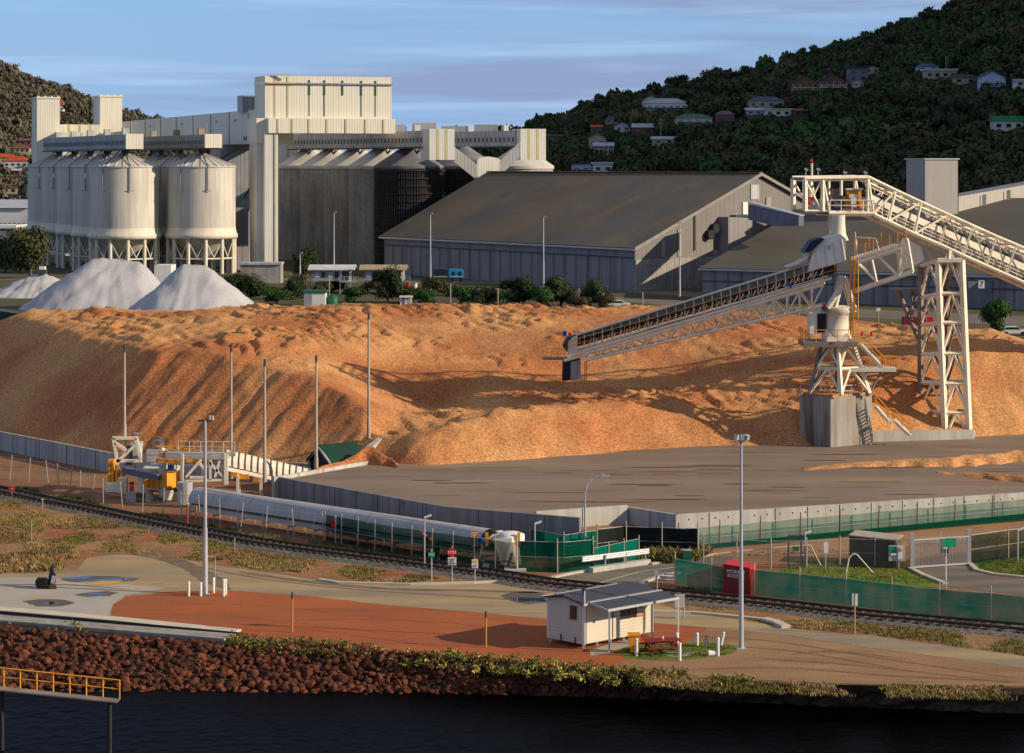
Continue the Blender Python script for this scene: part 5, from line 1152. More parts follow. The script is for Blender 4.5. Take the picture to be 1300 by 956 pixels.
# boom: D varies along length
def bD(px, s_=0): return float(np.interp(px, [700, 1060, 1175], [222.5, D0-1.6, D0-5]))+s_*3.2
def BP(px, py, s_=0):
    D = bD(px); p = P(px, py, D); return p+V(0.15, 1, 0)*(3.2*s_)
lo0, lo1 = (750, 455.5), (1046, 388.5); hi0, hi1 = (716, 457), (1043, 361.5)
n = 21
for s_ in (0, 1):
    tops = lin(BP(738, 451, s_), BP(1046, 361, s_), n); bots = lin(BP(744, 457.5, s_), BP(1046, 388, s_), n)
    mb = MB(); mb.beam(BP(716, 458, s_), BP(746, 450, s_), .22); mb.beam(tops[0], tops[-1], .24); mb.beam(bots[0], bots[-1], .2)
    mb.build('boom_chord', m_steel, o)
    mb = MB()
    for i in range(n-1):
        mb.beam(tops[i], bots[i], .11); mb.beam(bots[i] if i % 2 else tops[i], tops[i+1] if i % 2 else bots[i+1], .12)
    mb.build('boom_web', m_steel, o)
mb = MB()
for i in range(n):
    t = i/(n-1); mb.beam(BP(744+302*t, 457.5-69.5*t, 0), BP(744+302*t, 457.5-69.5*t, 1), .1)
    if i < n-1: t2 = (i+1)/(n-1); mb.beam(BP(744+302*t, 457.5-69.5*t, 0), BP(744+302*t2, 457.5-69.5*t2, 1), .08)
mb.build('cross_bracing', m_steel, o)
# belt gallery over the truss
mb = MB(); a0, a1 = BP(722, 449, .1), BP(1062, 351, .1)
mb.extr([BP(722, 443.5, .15), BP(1062, 346.5, .15), BP(1062, 336, .15), BP(730, 434, .15)], V(.1, 2.0, 0)); mb.build('belt', m_black, o)
mb = MB(); mb.extr([BP(726, 451, -.02), BP(1056, 354.5, -.02), BP(1056, 352, -.02), BP(726, 448.5, -.02)], V(0, 3.4, 0)); mb.build('walkway', m_steel, o)
mb = MB(); rail(mb, [BP(722, 447, -.03), BP(836, 416, -.03), BP(1060, 350, -.03)], 1.05, .03, 1.15); mb.build('walkway_rail', m_yel, o)
mb = MB(); rail(mb, [BP(735, 452, -.06), BP(836, 420, -.06), BP(1046, 361, -.06)], .5, .035, 2.4, False); mb.build('lower_rail', m_steel, o)
# hood: hoops and cover strip
nh = 26
for i in range(nh):
    t = (i+.3)/nh; px = 738+(1040-738)*t; p = BP(px, 441-95*t, .12); q = []
    for k in range(6):
        a = k/5*math.pi*.62; q.append(p+V(0, .9-.9*math.cos(a), 1.05*math.sin(a)+.05))
    mb = MB(); mb.path([p+V(0, 0, -.4)]+q, .05, 5); mb.build('hood_hoop', m_creamp, o)
mb = MB(); 
for t0, t1 in ((0, 1),):
    pts0 = []; pts1 = []
    for k in range(7):
        a = math.pi*(.36+k/6*.6); 
        for lst, (px, py) in ((pts0, (731, 441.5)), (pts1, (1042, 346.5))):
            p = BP(px, py, .12); lst.append(p+V(0, .9-.9*math.cos(a), 1.12*math.sin(a)+.08))
    mb.add(pts0+pts1, [(i, i+1, 8+i, 7+i) for i in range(6)]); mb.add([p-V(0, 0, .07) for p in pts0+pts1], [(7+i, 8+i, i+1, i) for i in range(6)])
    mb.beam(pts0[0], pts1[0], .14)
mb.build('belt_cover', m_creamp, o)
mb = MB()
for i in range(40):
    t = (i+.5)/40; p = BP(735+(1045-735)*t, 443-94*t, .1); mb.tube(p, p+V(.25, 0, .55), .05, n=5)
mb.build('idler_bracket', m_white, o)
# head: pulley guard, chute, platform
mb = MB(); mb.extr([BP(720, 451, .05), BP(733, 447, .05), BP(733, 426, .05), BP(727, 428, .05), BP(721, 434, .05)], V(0, .12, 0)); mb.build('head_plate', m_creamp, o)
mb = MB(); mb.extr([BP(713, 440, .2), BP(719, 429.5, .2), BP(731, 426.5, .2), BP(731, 445, .2), BP(720, 449, .2)], V(0, 2.2, 0)); mb.build('head_guard', m_dkgrey, o)
mb = MB(); mb.extr([BP(714, 459, .1), BP(736, 455, .1), BP(737, 481, .1), BP(713.5, 484.5, .1)], V(0, 2.0, 0)); mb.build('discharge_chute', m_black, o)
mb = MB(); mb.extr([BP(724, 460, .09), BP(735, 457, .09), BP(737, 481, .09), BP(724, 484, .09)], V(0, -.05, 0)); mb.build('chute_wear_plate', m_galv, o)
mb = MB(); mb.box(BP(701, 457, .6), (xp(717)-xp(684), 2.2, .12)); mb.build('head_platform', m_steeldk, o)
mb = MB(); rail(mb, [BP(700, 456.5, .1), BP(716, 457, .1)], 1.0, .03, .6); mb.build('head_rail', m_yel, o)
mb = MB(); p = BP(714, 428, .5); mb.tube(p, p+V(0, 0, .45), .2, n=10); mb.build('beacon', m_blue, o)
mb = MB(); p = BP(720.5, 428, .5); mb.tube(p, p+V(0, 0, .3), .13, n=8); mb.build('warning_light', m_red, o)
mb = MB(); p = BP(743, 454, .3); mb.tube(p, p-V(0, 0, 2.2), .03, n=5); mb.tube(BP(741, 460, .3), BP(741, 484, .3), .03, n=4); mb.build('hanging_cable', m_dkgrey, o)
mb = MB(); p = BP(1001, 360, -.1); mb.box(p, (.35, .2, .3)); mb.box(p+V(.2, 0, -.3), (.2, .2, .2)); mb.build('blue_unit', m_blue, o)
# loading skirt / hopper at the mast
mb = MB(); mb.extr([BP(1026, 345, .1), BP(1074, 331, .1), BP(1074, 303, .1), BP(1066, 297, .1), BP(1048, 302, .1), BP(1032, 317, .1)], V(0, 2.6, 0)); mb.build('loading_hopper', m_white, o)
for k in range(4):
    px = 1034+k*11.5; mb = MB(); mb.beam(BP(px, 312-k*4+4, .08), BP(px+4, 341-k*3.5, .08), .16); mb.build('hopper_stiffener', m_creamp, o)
mb = MB(); mb.box(BP(1052, 314, .07), (.32, .06, .32)); mb.build('hopper_hatch', m_gal, o)
mb = MB(); mb.extr([BP(1020, 321, 0), BP(1030, 319, 0), BP(1047, 303, 0), BP(1043, 302, 0), BP(1030, 306, 0)], V(0, 2.8, 0)); mb.build('rubber_curtain', M('navy_rubber', (.01, .018, .07), .6, .15), o)
mb = MB(); c0 = [BP(1000, 340, .1), BP(1012, 336, .1), BP(1024, 329, .1), BP(1032, 317, .1)]; 
for a, b in zip(c0, c0[1:]): mb.extr([a, b, b+V(0, 0, .1), a+V(0, 0, .1)], V(0, 2.6, 0))
mb.build('curved_skirt', m_creamp, o)
mb = MB(); mb.lathe((BP(1064, 300, .5).x, BP(1064, 300, .5).y, 0), [(.95, zp(305)), (.7, zp(297)), (.62, zp(283)), (.62, zp(273))], 16); mb.build('feed_spout', m_creamp, o)
# counter boom (right of the mast)
for s_ in (0, 1):
    tops = lin(BP(1088, 333.5, s_), BP(1144, 316, s_), 4); bots = [BP(1088, 370, s_), BP(1113, 358, s_), BP(1141, 351.5, s_), BP(1159, 346, s_)]
    mb = MB(); mb.beam(tops[0], tops[-1], .26); mb.beam(BP(1082, 371.5, s_), bots[-1], .24); mb.build('counter_chord', m_steel, o)
    mb = MB(); mb.beam(tops[0], bots[1], .15); mb.beam(tops[1], bots[1], .15); mb.beam(tops[2]-V(1, 0, 0), bots[2], .15); mb.beam(tops[3], bots[2], .15); mb.beam(BP(1152, 304, s_), BP(1159, 345, s_), .2); mb.beam(BP(1137, 320, s_), BP(1154, 328, s_), .12); mb.beam(BP(1154, 329, s_), BP(1141, 350, s_), .14); mb.build('counter_web', m_steel, o)
mb = MB(); mb.extr([BP(1141, 321, .3), BP(1150, 303, .3), BP(1170, 314, .3), BP(1174, 331, .3), BP(1160, 339, .3), BP(1144, 344, .3)], V(0, 1.6, 0)); mb.build('counterweight_box', m_creamp, o)
mb = MB(); mb.extr([BP(1086, 331, .05), BP(1142, 313, .05), BP(1142, 310.5, .05), BP(1086, 328, .05)], V(0, 3, 0)); mb.build('maintenance_deck', m_steel, o)
mb = MB(); rail(mb, [BP(1088, 327, 0), BP(1119, 317, 0), BP(1150, 306, 0)], 1.1, .04, .9); rail(mb, [BP(1088, 322, .9), BP(1119, 312, .9)], 1.1, .04, 1.0); mb.build('deck_rail', m_yel, o)
mb = MB(); rail(mb, [BP(1085, 324, .1), BP(1086, 303, .1)], .6, .04, 1.0); mb.tube(BP(1085, 301, .1), BP(1112, 303, .1), .045, n=5); mb.tube(BP(1112, 303, .1), BP(1116, 318, .1), .045, n=5); mb.tube(BP(1086, 301, .1), BP(1088, 326, .1), .07, n=5); mb.build('frame_rail', m_steel, o)
# caged yellow ladder
mb = MB(); 
for dx in (0, 4.2): mb.tube(BP(1080+dx, 325, -.15), BP(1079.5+dx, 425, -.15)+V(0, .0, 0), .06, n=5)
for k in range(36): y = 327+k*2.7; mb.tube(BP(1080, y, -.15), BP(1084.2, y, -.15), .03, n=4)
for k in range(7): y = 330+k*12; mb.beam(BP(1079, y, -.3), BP(1089, y, -.3), .07)
for dx in (0, 4.5): mb.tube(BP(1085+dx, 328, -.32), BP(1085+dx, 404, -.32), .05, n=5)
mb.build('ladder', m_yel, o)
# access platforms & stairs to the right
def stair(mb, a, b, w=.8, n=None):
    a = Vector(a); b = Vector(b); n = n or max(4, int(abs(b.z-a.z)/.22)); d = V(0, w, 0)
    mb.beam(a, b, .08, .28); mb.beam(a+d, b+d, .08, .28)
    for i in range(n+1): p = a.lerp(b, i/n); mb.beam(p, p+d, .28, .05)
    return mb
mb = MB(); s0, s1 = V(xp(1090), cy-1.6, zp(436)), V(xp(1117), cy-1.6, zp(464)); stair(mb, s0, s1); mb.build('stair_flight', m_steel, o)
mb = MB(); rail(mb, [s0, s1], 1.0, .035, 1.2); mb.build('stair_rail', m_yel, o)
mb = MB(); mb.bx(xp(1078), xp(1134), cy-1.8, cy-.2, zp(467)-.2, zp(465)); mb.build('mid_landing', m_creamp, o)
mb = MB(); rail(mb, [V(xp(1117), cy-.3, zp(465)), V(xp(1134), cy-.3, zp(465)), V(xp(1134), cy-1.7, zp(465)), V(xp(1120), cy-1.7, zp(465))], 1.0, .035, 1.2); mb.build('landing_rail', m_yel, o)
mb = MB(); mb.beam(V(xp(1118), cy-1, zp(468)), V(xp(1100), cy-1, zp(502)), .16); mb.beam(V(xp(1096), cy-1, zp(468)), V(xp(1098), cy-1, zp(502)), .14); mb.beam(V(xp(1085), cy-1, zp(468)), V(xp(1100), cy-1, zp(500)), .14); mb.build('landing_strut', m_steeldk, o)
mb = MB(); s2, s3 = V(xp(1109), cy-1.6, zp(514)), V(xp(1124), cy-1.6, zp(531)); stair(mb, s2, s3); s4, s5 = V(xp(1132), cy-1.6, zp(531)), V(xp(1152), cy-1.6, zp(550)); stair(mb, s4, s5); mb.bx(s3.x, s4.x, cy-1.7, cy-.7, zp(533), zp(531)); mb.tube(V(xp(1127), cy-1.6, zp(548)), V(xp(1127), cy-1.6, zp(531)), .05, n=5); mb.build('lower_stair', m_steel, o)
mb = MB(); rail(mb, [s2, s3, s4, s5], 1.0, .035, 1.3); rail(mb, [V(s2.x, s2.y+.8, s2.z), V(s3.x, s3.y+.8, s3.z), V(s4.x, s4.y+.8, s4.z), V(s5.x, s5.y+.8, s5.z)], 1.0, .03, 1.3); mb.build('lower_stair_rail', m_yel, o)
mb = MB()
for k, (px, py) in enumerate(((1090, 422), (1102, 422))): mb.box((xp(px), cy-1.9, zp(py)), (.22, .06, .4))
mb.build('fire_extinguisher_board', m_red, o)
# --- incoming inclined conveyor with head frame
o = T('inclined_conveyor', 'cream truss conveyor climbing in from the right edge to a head frame above the stacker', 'conveyor', V(xp(1180, 221), 221, zp(300, 221)))
CD = lambda px: float(np.interp(px, [1020, 1110, 1420], [216, 217, 234]))
def CPt(px, py, s_=0): p = P(px, py, CD(px)); return p+V(-.2, 1, 0)*(3.4*s_)
tp_ = [(1102, 225), (1137, 242), (1169.5, 257), (1204, 273), (1235, 287), (1265, 300.5), (1290, 311), (1330, 328), (1380, 349), (1430, 370)]
bt_ = [(1109, 272), (1128, 281), (1161, 297), (1194, 311), (1224, 325), (1253, 338), (1278, 349), (1318, 367), (1368, 389), (1418, 411)]
for s_ in (0, 1):
    mb = MB()
    for pts in (tp_, bt_):
        for a, b in zip(pts, pts[1:]): mb.beam(CPt(*a, s_), CPt(*b, s_), .30)
    mb.build('truss_chord', m_steel, o)
    mb = MB()
    for i in range(len(tp_)):
        mb.beam(CPt(*tp_[i], s_), CPt(*bt_[i], s_), .2)
        if i < len(tp_)-1:
            if i < 3: mb.beam(CPt(*bt_[i], s_), CPt(*tp_[i+1], s_), .16)
            else: mb.beam(CPt(*tp_[i], s_), CPt(*bt_[i+1], s_), .16)
    mb.build('truss_web', m_steel, o)
mb = MB()
for t_, b_ in zip(tp_, bt_): mb.beam(CPt(*t_, 0), CPt(*t_, 1), .16)
for i in range(len(tp_)-1): mb.beam(CPt(*tp_[i], 0), CPt(*tp_[i+1], 1), .12)
mb.build('top_bracing', m_steel, o)
for b_ in bt_: mb = MB(); mb.beam(CPt(*b_, 0), CPt(*b_, 1), .16); mb.build('floor_beam', m_steel, o)
def midp(t, i, s_): return CPt(*tp_[i], s_).lerp(CPt(*bt_[i], s_), t)
mb = MB()
for i in range(len(tp_)-1): mb.extr([midp(.62, i, .2), midp(.62, i+1, .2), midp(.42, i+1, .2), midp(.42, i, .2)], V(0, .12, 0))
mb.build('stringer', m_creamp, o)
mb = MB()
for i in range(len(tp_)-1): mb.extr([midp(.40, i, .25), midp(.40, i+1, .25), midp(.33, i+1, .25), midp(.33, i, .25)], V(0, 1.8, 0))
mb.build('belt', m_black, o)
mb = MB()
for i in range(len(tp_)-1): mb.extr([midp(.98, i, .02), midp(.98, i+1, .02), midp(.95, i+1, .02), midp(.95, i, .02)], V(0, 3.1, 0))
mb.build('floor_grating', m_steeldk, o)
mb = MB()
for i in range(len(tp_)-1):
    for t in (.72, .82): mb.beam(midp(t, i, .15), midp(t, i+1, .15), .07)
    for k in range(3): f_ = k/3; mb.beam(midp(.62, i, .15).lerp(midp(.62, i+1, .15), f_), midp(.95, i, .15).lerp(midp(.95, i+1, .15), f_), .07)
mb.build('inner_rail', m_steel, o)
mb = MB()
for i in range(len(tp_)-1):
    for k in range(3):
        a = midp(.22, i, .3).lerp(midp(.22, i+1, .3), k/3); mb.beam(a, midp(.40, i, .3).lerp(midp(.40, i+1, .3), k/3+.1), .09)
    mb.beam(midp(.2, i, .3), midp(.2, i+1, .3), .1)
mb.build('idler_frame', m_steel, o)
mb = MB(); mb.box(midp(.3, 3, -.03), (.22, .05, .3)); mb.build('exit_board', m_green, o)
# head frame
hf = []
for s_ in (0, 1):
    mb = MB()
    A_ = CPt(1021, 227, s_); B_ = CPt(1102, 226, s_); mb.beam(A_, B_, .42)
    for px in (1022, 1044.5): mb.beam(CPt(px, 227, s_), CPt(px, 268, s_), .4 if px < 1040 else .34)
    mb.beam(CPt(1068, 227, s_), CPt(1068, 248, s_), .22); mb.beam(CPt(1101.5, 226, s_), CPt(1101.5, 268, s_), .26)
    mb.beam(CPt(1022.5, 230, s_), CPt(1042, 265, s_), .16); mb.beam(CPt(1042.5, 230, s_), CPt(1032, 249, s_), .14); mb.beam(CPt(1045, 228, s_), CPt(1053, 268, s_), .18)
    mb.beam(CPt(1052, 271, s_), CPt(1110, 271, s_), .42); mb.beam(CPt(1021, 268, s_), CPt(1053, 268, s_), .2)
    mb.build('head_frame', m_steel, o)
mb = MB()
for px, py in ((1022, 227), (1044, 227), (1068, 227), (1102, 226), (1022, 268), (1053, 271), (1108, 271)): mb.beam(CPt(px, py, 0), CPt(px, py, 1), .22)
mb.extr([CPt(1020, 269, 0), CPt(1110, 269, 0), CPt(1110, 267.6, 0), CPt(1020, 267.6, 0)], V(0, 3.4, 0)); mb.build('head_deck', m_steeldk, o)
mb = MB(); rail(mb, [CPt(1053, 268, -.05), CPt(1109, 268, -.05)], 1.0, .04, 1.0); mb.build('head_rail', m_white, o)
mb = MB(); rail(mb, [CPt(1021, 268, .05), CPt(1044, 268, .05)], .95, .03, .8); mb.build('side_rail', m_gal, o)
mb = MB(); mb.extr([CPt(1075, 265, .15), CPt(1100, 265, .15), CPt(1100, 256, .15), CPt(1096, 256, .15), CPt(1096, 241, .15), CPt(1078, 241, .15), CPt(1078, 256, .15), CPt(1075, 256, .15)], V(0, 1.2, 0)); mb.build('drive_guard', m_yel, o)
mb = MB(); mb.box(CPt(1085, 257, .1), (.5, .3, .9)); mb.box(CPt(1086, 249, .12), (.9, .2, .4)); mb.build('motor', m_creamp, o)
mb = MB(); mb.box(CPt(1089, 240.2, .3), (xp(1098)-xp(1077), 1.4, .14)); mb.build('guard_lid', m_white, o)
mb = MB(); mb.tube(CPt(1062, 262, .3), CPt(1070, 262, .3), .5, n=14); mb.build('head_pulley', m_dkgrey, o)
mb = MB(); mb.extr([CPt(1055, 264, .3), CPt(1075, 264, .3), CPt(1075, 240, .3), CPt(1064, 240, .3)], V(0, 1.6, 0)); mb.build('head_hood', M('weathered_hood', (.20, .17, .14)), o)
mb = MB(); mb.box(CPt(1030, 256, .3), (.5, .3, .8)); mb.box(CPt(1036, 252, .3), (.4, .3, .3)); mb.build('hose_reel', m_red, o)
mb = MB(); mb.extr([CPt(1058, 272, .35), CPt(1069, 272, .35), CPt(1067, 299, .35), CPt(1060, 299, .35)], V(0, 1.1, 0)); mb.build('drop_chute', m_creamp, o)
mb = MB(); mb.tube(CPt(1032, 226, .1), CPt(1032, 207, .1), .11, n=6); mb.build('flag_staff', m_creamp, o)
mb = MB(); mb.extr([CPt(1031, 202, .1), CPt(1033.5, 201, .1), CPt(1033.5, 206, .1), CPt(1029.5, 204.5, .1)], V(0, .06, 0)); mb.build('pennant', m_red, o)
for px, h in ((1024.5, 10), (1040, 10), (1074, 6), (1100, 6)):
    mb = MB(); mb.tube(CPt(px, 225, .1), CPt(px, 225-h, .1), .05, n=5); mb.box(CPt(px+.6, 225-h, .1), (.35, .25, .18), 0, .4); mb.build('floodlight', m_gal, o)
# --- lattice support tower
o = T('support_tower', 'tall cream lattice tower holding up the inclined conveyor', 'tower', G(1200, 559, ZP))
TD = G(0, 553, ZP).y
def TP(px, py, dd=0): return P(px, py, TD+dd)
LL = [((1191, 330, 0), (1200, 553, 0)), ((1221, 330, 0), (1230.5, 553, 0)), ((1169, 338, 3.6), (1168.5, 551, 3.6)), ((1201, 338, 5.2), (1204, 551, 5.2))]
legs = [(TP(*a), TP(*b)) for a, b in LL]
zb0 = ZP
for i, (a, b) in enumerate(legs):
    b = V(b.x, b.y, ZP-.1); legs[i] = (a, b); mb = MB(); mb.beam(a, b, .52 if i < 2 else .48); mb.build('leg', m_steel if i < 2 else m_steeldk, o)  # left and rear legs darkened in colour to look shaded
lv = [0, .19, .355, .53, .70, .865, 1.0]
for i0, i1, mt in ((0, 1, m_steel), (2, 0, m_steel), (2, 3, m_steeldk), (1, 3, m_steeldk)):  # rear faces use the darker steel, shade put into the colour
    for k in range(len(lv)-1):
        a0, a1 = legs[i0][0].lerp(legs[i0][1], lv[k]), legs[i0][0].lerp(legs[i0][1], lv[k+1]); b0_, b1_ = legs[i1][0].lerp(legs[i1][1], lv[k]), legs[i1][0].lerp(legs[i1][1], lv[k+1])
        mb = MB(); mb.beam(a0, b0_, .30); m_ = (a0+b0_)/2; mb.beam(m_, a1, .22); mb.beam(m_, b1_, .22); mb.build('brace', mt, o)
mb = MB(); mb.extr([TP(1168, 488, 3.4), TP(1225, 487, -.1), TP(1225, 484, -.1), TP(1168, 484.5, 3.4)], V(0, 1.5, 0)); mb.build('landing', m_steeldk, o)
mb = MB(); mb.extr([TP(1190, 328.5, -.4), TP(1223, 328.5, -.4), TP(1223, 333, -.4), TP(1190, 333, -.4)], V(0, .5, 0)); mb.build('cap_beam', m_creamp, o)
mb = MB(); mb.beam(TP(1205, 329, 0), CPt(1206, 318, 0), .3); mb.beam(TP(1200, 329, 0), CPt(1206, 318, 0), .2); mb.beam(TP(1211, 329, 0), CPt(1206, 318, 0), .2); mb.beam(TP(1185, 334, 4), CPt(1195, 316, 1), .35); mb.build('bearing_bracket', m_creamp, o)
mb = MB(); mb.extr([TP(1134, 369, 4), TP(1170, 369, 4), TP(1170, 367, 4), TP(1134, 367, 4)], V(0, 3, 0)); mb.beam(TP(1140, 369, 4.5), TP(1166, 430, 4.5), .35); mb.beam(TP(1158, 369, 4.5), TP(1158, 400, 4.5), .2); mb.beam(TP(1166, 372, 4.5), TP(1150, 404, 4.5), .2); mb.build('side_bracket', m_steeldk, o)
MB.DIA = False
# ---------------------------------------------------------------- reclaim plant at left, covered conveyor, green shed
gx0 = lambda px, D: (px-650)/F*D
o = T('reclaim_plant', 'cream and yellow reclaim machinery with raised gantry at the left end of the conveyors', 'machine', G(200, 640))
def q(px, py, D=197): return P(px, py, D)
def fr(name, mat, segs, w=.2):
    mb = MB()
    for a, b in segs: mb.beam(a, b, w)
    return mb.build(name, mat, o)
for dd, k in ((0, 0), (3, 1)):
    fr('gantry_frame', m_steel, [(q(144+k, 556, 199+dd), q(151, 598, 199+dd)), (q(173, 556, 199+dd), q(179, 583, 199+dd)), (q(143, 556, 199+dd), q(174, 556, 199+dd)), (q(146, 562, 199+dd), q(162, 573, 199+dd)), (q(150, 585, 199+dd), q(172, 565, 199+dd)), (q(150, 598, 199+dd), q(182, 598, 199+dd)), (q(148, 585, 199+dd), q(180, 585, 199+dd))], .26)
fr('gantry_tie', m_steel, [(q(144, 556, 199), q(145, 556, 202)), (q(173, 556, 199), q(173, 556, 202)), (q(151, 598, 199), q(151, 598, 202))], .22)
mb = MB(); mb.bx(gx0(163, 199), gx0(176, 199), 199.5, 201.5, q(0, 583).z, q(0, 568).z); mb.build('hopper', m_gal2, o)
mb = MB(); mb.box(q(164.5, 578, 199.3), (.5, .5, 1.6)); mb.build('gearbox', m_dkgrey, o)
for px in (137, 141, 146, 153):
    mb = MB(); mb.extr([q(px, 584 if px < 145 else 597, 198), q(px+3.2, 584 if px < 145 else 597, 198), q(px+3.2, 620, 198), q(px, 620, 198)], V(0, 1.2, 0)); mb.build('yellow_column', m_yel, o)
mb = MB(); mb.box(q(146, 618, 197.5), (1.4, 1.4, .7)); mb.box(q(156, 616, 197.5), (.7, 1, 1.3)); mb.build('tail_pulley', m_steel, o)
mb = MB(); mb.bx(gx0(180, 198), gx0(224, 198), 197.5, 200.5, q(0, 600).z-.1, q(0, 597).z); mb.build('service_deck', m_creamp, o)
mb = MB(); rail(mb, [q(181, 598, 197.5), q(224, 598, 197.5)], 1.35, .035, 1.2); mb.build('deck_rail', m_gal, o); mb = MB(); rail(mb, [q(181, 598, 200.4), q(212, 598, 200.4)], 1.35, .035, 1.2); mb.build('deck_rail', m_gal, o)
mb = MB(); mb.bx(gx0(182, 199), gx0(206, 199), 200.8, 202, q(0, 597).z, q(0, 578).z); mb.build('grey_cabinet', m_gal2, o)
mb = MB(); mb.bx(gx0(193, 201), gx0(204, 201), 201, 203, q(0, 583).z, q(0, 568).z); mb.build('pale_cabinet', M('blue_grey_sheet', (.12, .13, .17)), o)
mb = MB(); mb.beam(q(158, 597, 196.5), q(203, 606, 194), .6, .5); mb.build('feeder_beam', M('blue_grey_sheet', (.12, .13, .17)), o)
mb = MB(); mb.extr([q(203.5, 602, 194.2), q(212, 601.5, 193), q(212, 620, 193), q(203.5, 618, 194.2)], V(1.2, 1.4, 0)); mb.extr([q(212, 601.5, 193), q(228.5, 601, 194.4), q(228.5, 619.5, 194.4), q(212, 620, 193)], V(-.3, 1.5, 0)); mb.build('yellow_drive_box', m_yel, o)
for px in (187, 193, 199):
    mb = MB(); mb.box(q(px, 611, 195.5), (.45, .5, 1.3)); mb.build('yellow_panel', m_yel, o)
mb = MB(); mb.bx(gx0(182, 197), gx0(228, 197), 196.6, 199, q(0, 624).z, q(0, 604).z); mb.build('undercroft_shade_block', m_dkgrey, o)  # solid dark block stands in for the shade under the deck
mb = MB(); mb.tube(q(183, 630, 196), q(183, 600, 196), .5, n=12); mb.tube(q(206, 632, 196), q(206, 568, 198), .3, n=8); mb.build('round_column', m_creamp, o)
for px, w_ in ((176, 1.6), (186, 1.2), (222, 1.2)):
    g_ = G(px, 634); mb = MB(); mb.bx(g_.x-w_/2, g_.x+w_/2, 195, 196.5, -.05, .7); mb.build('footing', m_concwall, o)
fr('yellow_canopy', m_yel, [(q(194, 566), q(247, 571)), (q(196, 573), q(247, 574)), (q(211, 567), q(211, 575)), (q(222, 567.5), q(222, 574)), (q(232, 569), q(232, 574)), (q(246, 570), q(246, 575))], .14)
fr('yellow_beam', m_yel, [(q(198, 584, 195), q(227, 586, 195)), (q(233, 585, 195), q(282, 583, 195))], .3)
fr('portal_frame', m_steel, [(q(258, 577, 195.5), q(258, 612, 195.5)), (q(231, 576, 194), q(231, 614, 194)), (q(287, 576, 194), q(287, 615, 194)), (q(211, 576, 196), q(300, 577, 194)), (q(211, 580, 196), q(290, 581, 194)), (q(206, 568, 198), q(206, 600, 198))], .30)
fr('portal_brace', m_steel, [(q(236, 606, 194), q(255, 584, 194)), (q(253, 588, 194), q(262, 598, 194)), (q(265, 586, 194), q(284, 606, 194)), (q(267, 584, 194), q(267, 609, 194)), (q(262, 584, 196), q(262, 609, 196)), (q(236, 611, 194), q(285, 609, 194)), (q(241, 606, 194), q(262, 606, 194)), (q(250, 590, 195), q(286, 596, 195)), (q(279, 585, 194), q(273, 606, 194))], .2)
mb = MB(); mb.extr([q(211, 575, 196), q(300, 576, 194), q(300, 575, 194), q(211, 574, 196)], V(0, 2.2, 0)); mb.build('canopy_roof', M('dusty_canopy', (.22, .18, .14), .8), o)
mb = MB(); rail(mb, [q(226, 574, 194.2), q(298, 575, 194)], .9, .03, 1.0); mb.build('canopy_rail', m_creamp, o)
mb = MB(); rail(mb, [q(194, 566, 197), q(246, 571, 196)], .8, .03, .9); mb.build('upper_rail', m_yel, o)
fr('pipework', m_gal, [(q(184, 590, 197.2), q(210, 592, 196.5)), (q(186, 603, 196.4), q(205, 609, 195.5)), (q(160, 600, 198), q(176, 604, 197)), (q(230, 590, 195), q(285, 592, 194.5)), (q(170, 560, 200), q(160, 583, 200)), (q(220, 578, 196), q(220, 600, 196))], .12)
mb = MB(); g_ = G(238, 640); mb.tube(V(g_.x, 192.5, q(0, 640, 192.5).z), V(g_.x, 192.5, q(0, 612, 192.5).z), .62, n=16); mb.build('grey_drum', m_hood, o)
mb = MB(); mb.tube(q(212, 634, 194.5), q(214, 621, 194.5), .35, .5, 8); mb.build('chute_spout', m_creamp, o)
mb = MB(); mb.box(q(216, 593, 195.5), (.35, .4, .35)); mb.build('blue_motor', m_blue, o)
mb = MB(); mb.tube(q(167, 632, 197), q(167, 612, 197), .2, n=8); mb.build('red_hose_box', m_red, o)
mb = MB(); mb.tube(q(171, 557, 199), q(171, 549, 199), .05, n=5); mb.box(q(176, 550.5, 199), (.6, .25, .12)); mb.build('plant_lamp', m_gal, o)
# inclined feed conveyor from plant to tunnel shed
o = T('feed_conveyor', 'short hooded cream conveyor rising from the yellow machinery to the green shed', 'conveyor', q(345, 600, 197))
def fc(t, py_off=0, dd=0): return P(287+(392-287)*t, 576+(600-576)*t+py_off, 194.5+(199-194.5)*t+dd)
for i in range(13):
    t = i/13; t2 = (i+.95)/13
    pts0 = []; pts1 = []
    for k in range(7):
        a = math.pi*k/6; off = V(0, .75-.75*math.cos(a), .75*math.sin(a)); pts0.append(fc(t, 8)+off); pts1.append(fc(t2, 8)+off)
    mb = MB(); mb.add(pts0+pts1, [(k, 7+k, 8+k, k+1) for k in range(6)]); p_, q_ = fc(t, 16), fc(t2, 16); mb.add([pts0[0], pts1[0], V(pts1[0].x, pts1[0].y, pts1[0].z-.45), V(pts0[0].x, pts0[0].y, pts0[0].z-.45)], [(3, 2, 1, 0)]); mb.build('hood', m_creamp, o)
    mb = MB(); e = [p+V(.05, -.03, .03) for p in pts1]; mb.path([e[0]-V(0, 0, .7)]+e, .06, 5); mb.build('hoop', m_steeldk, o)
mb = MB(); mb.beam(fc(0, 19), fc(1, 17), .25, .3); mb.beam(fc(0, 19, 1.5), fc(1, 17, 1.5), .25, .3); mb.build('girder', m_creamp, o)
mb = MB(); mb.extr([fc(0, 16, .1), fc(1, 14, .1), fc(1, 12, .1), fc(0, 14, .1)], V(0, 1.3, 0)); mb.build('belt', m_black, o)
for t in (.14, .42): p = fc(t, 19); mb = MB(); mb.beam(p, V(p.x, p.y, 0), .22); mb.beam(fc(t, 19, 1.5), V(p.x, p.y+1.5, 0), .22); mb.build('trestle', m_creamp, o)
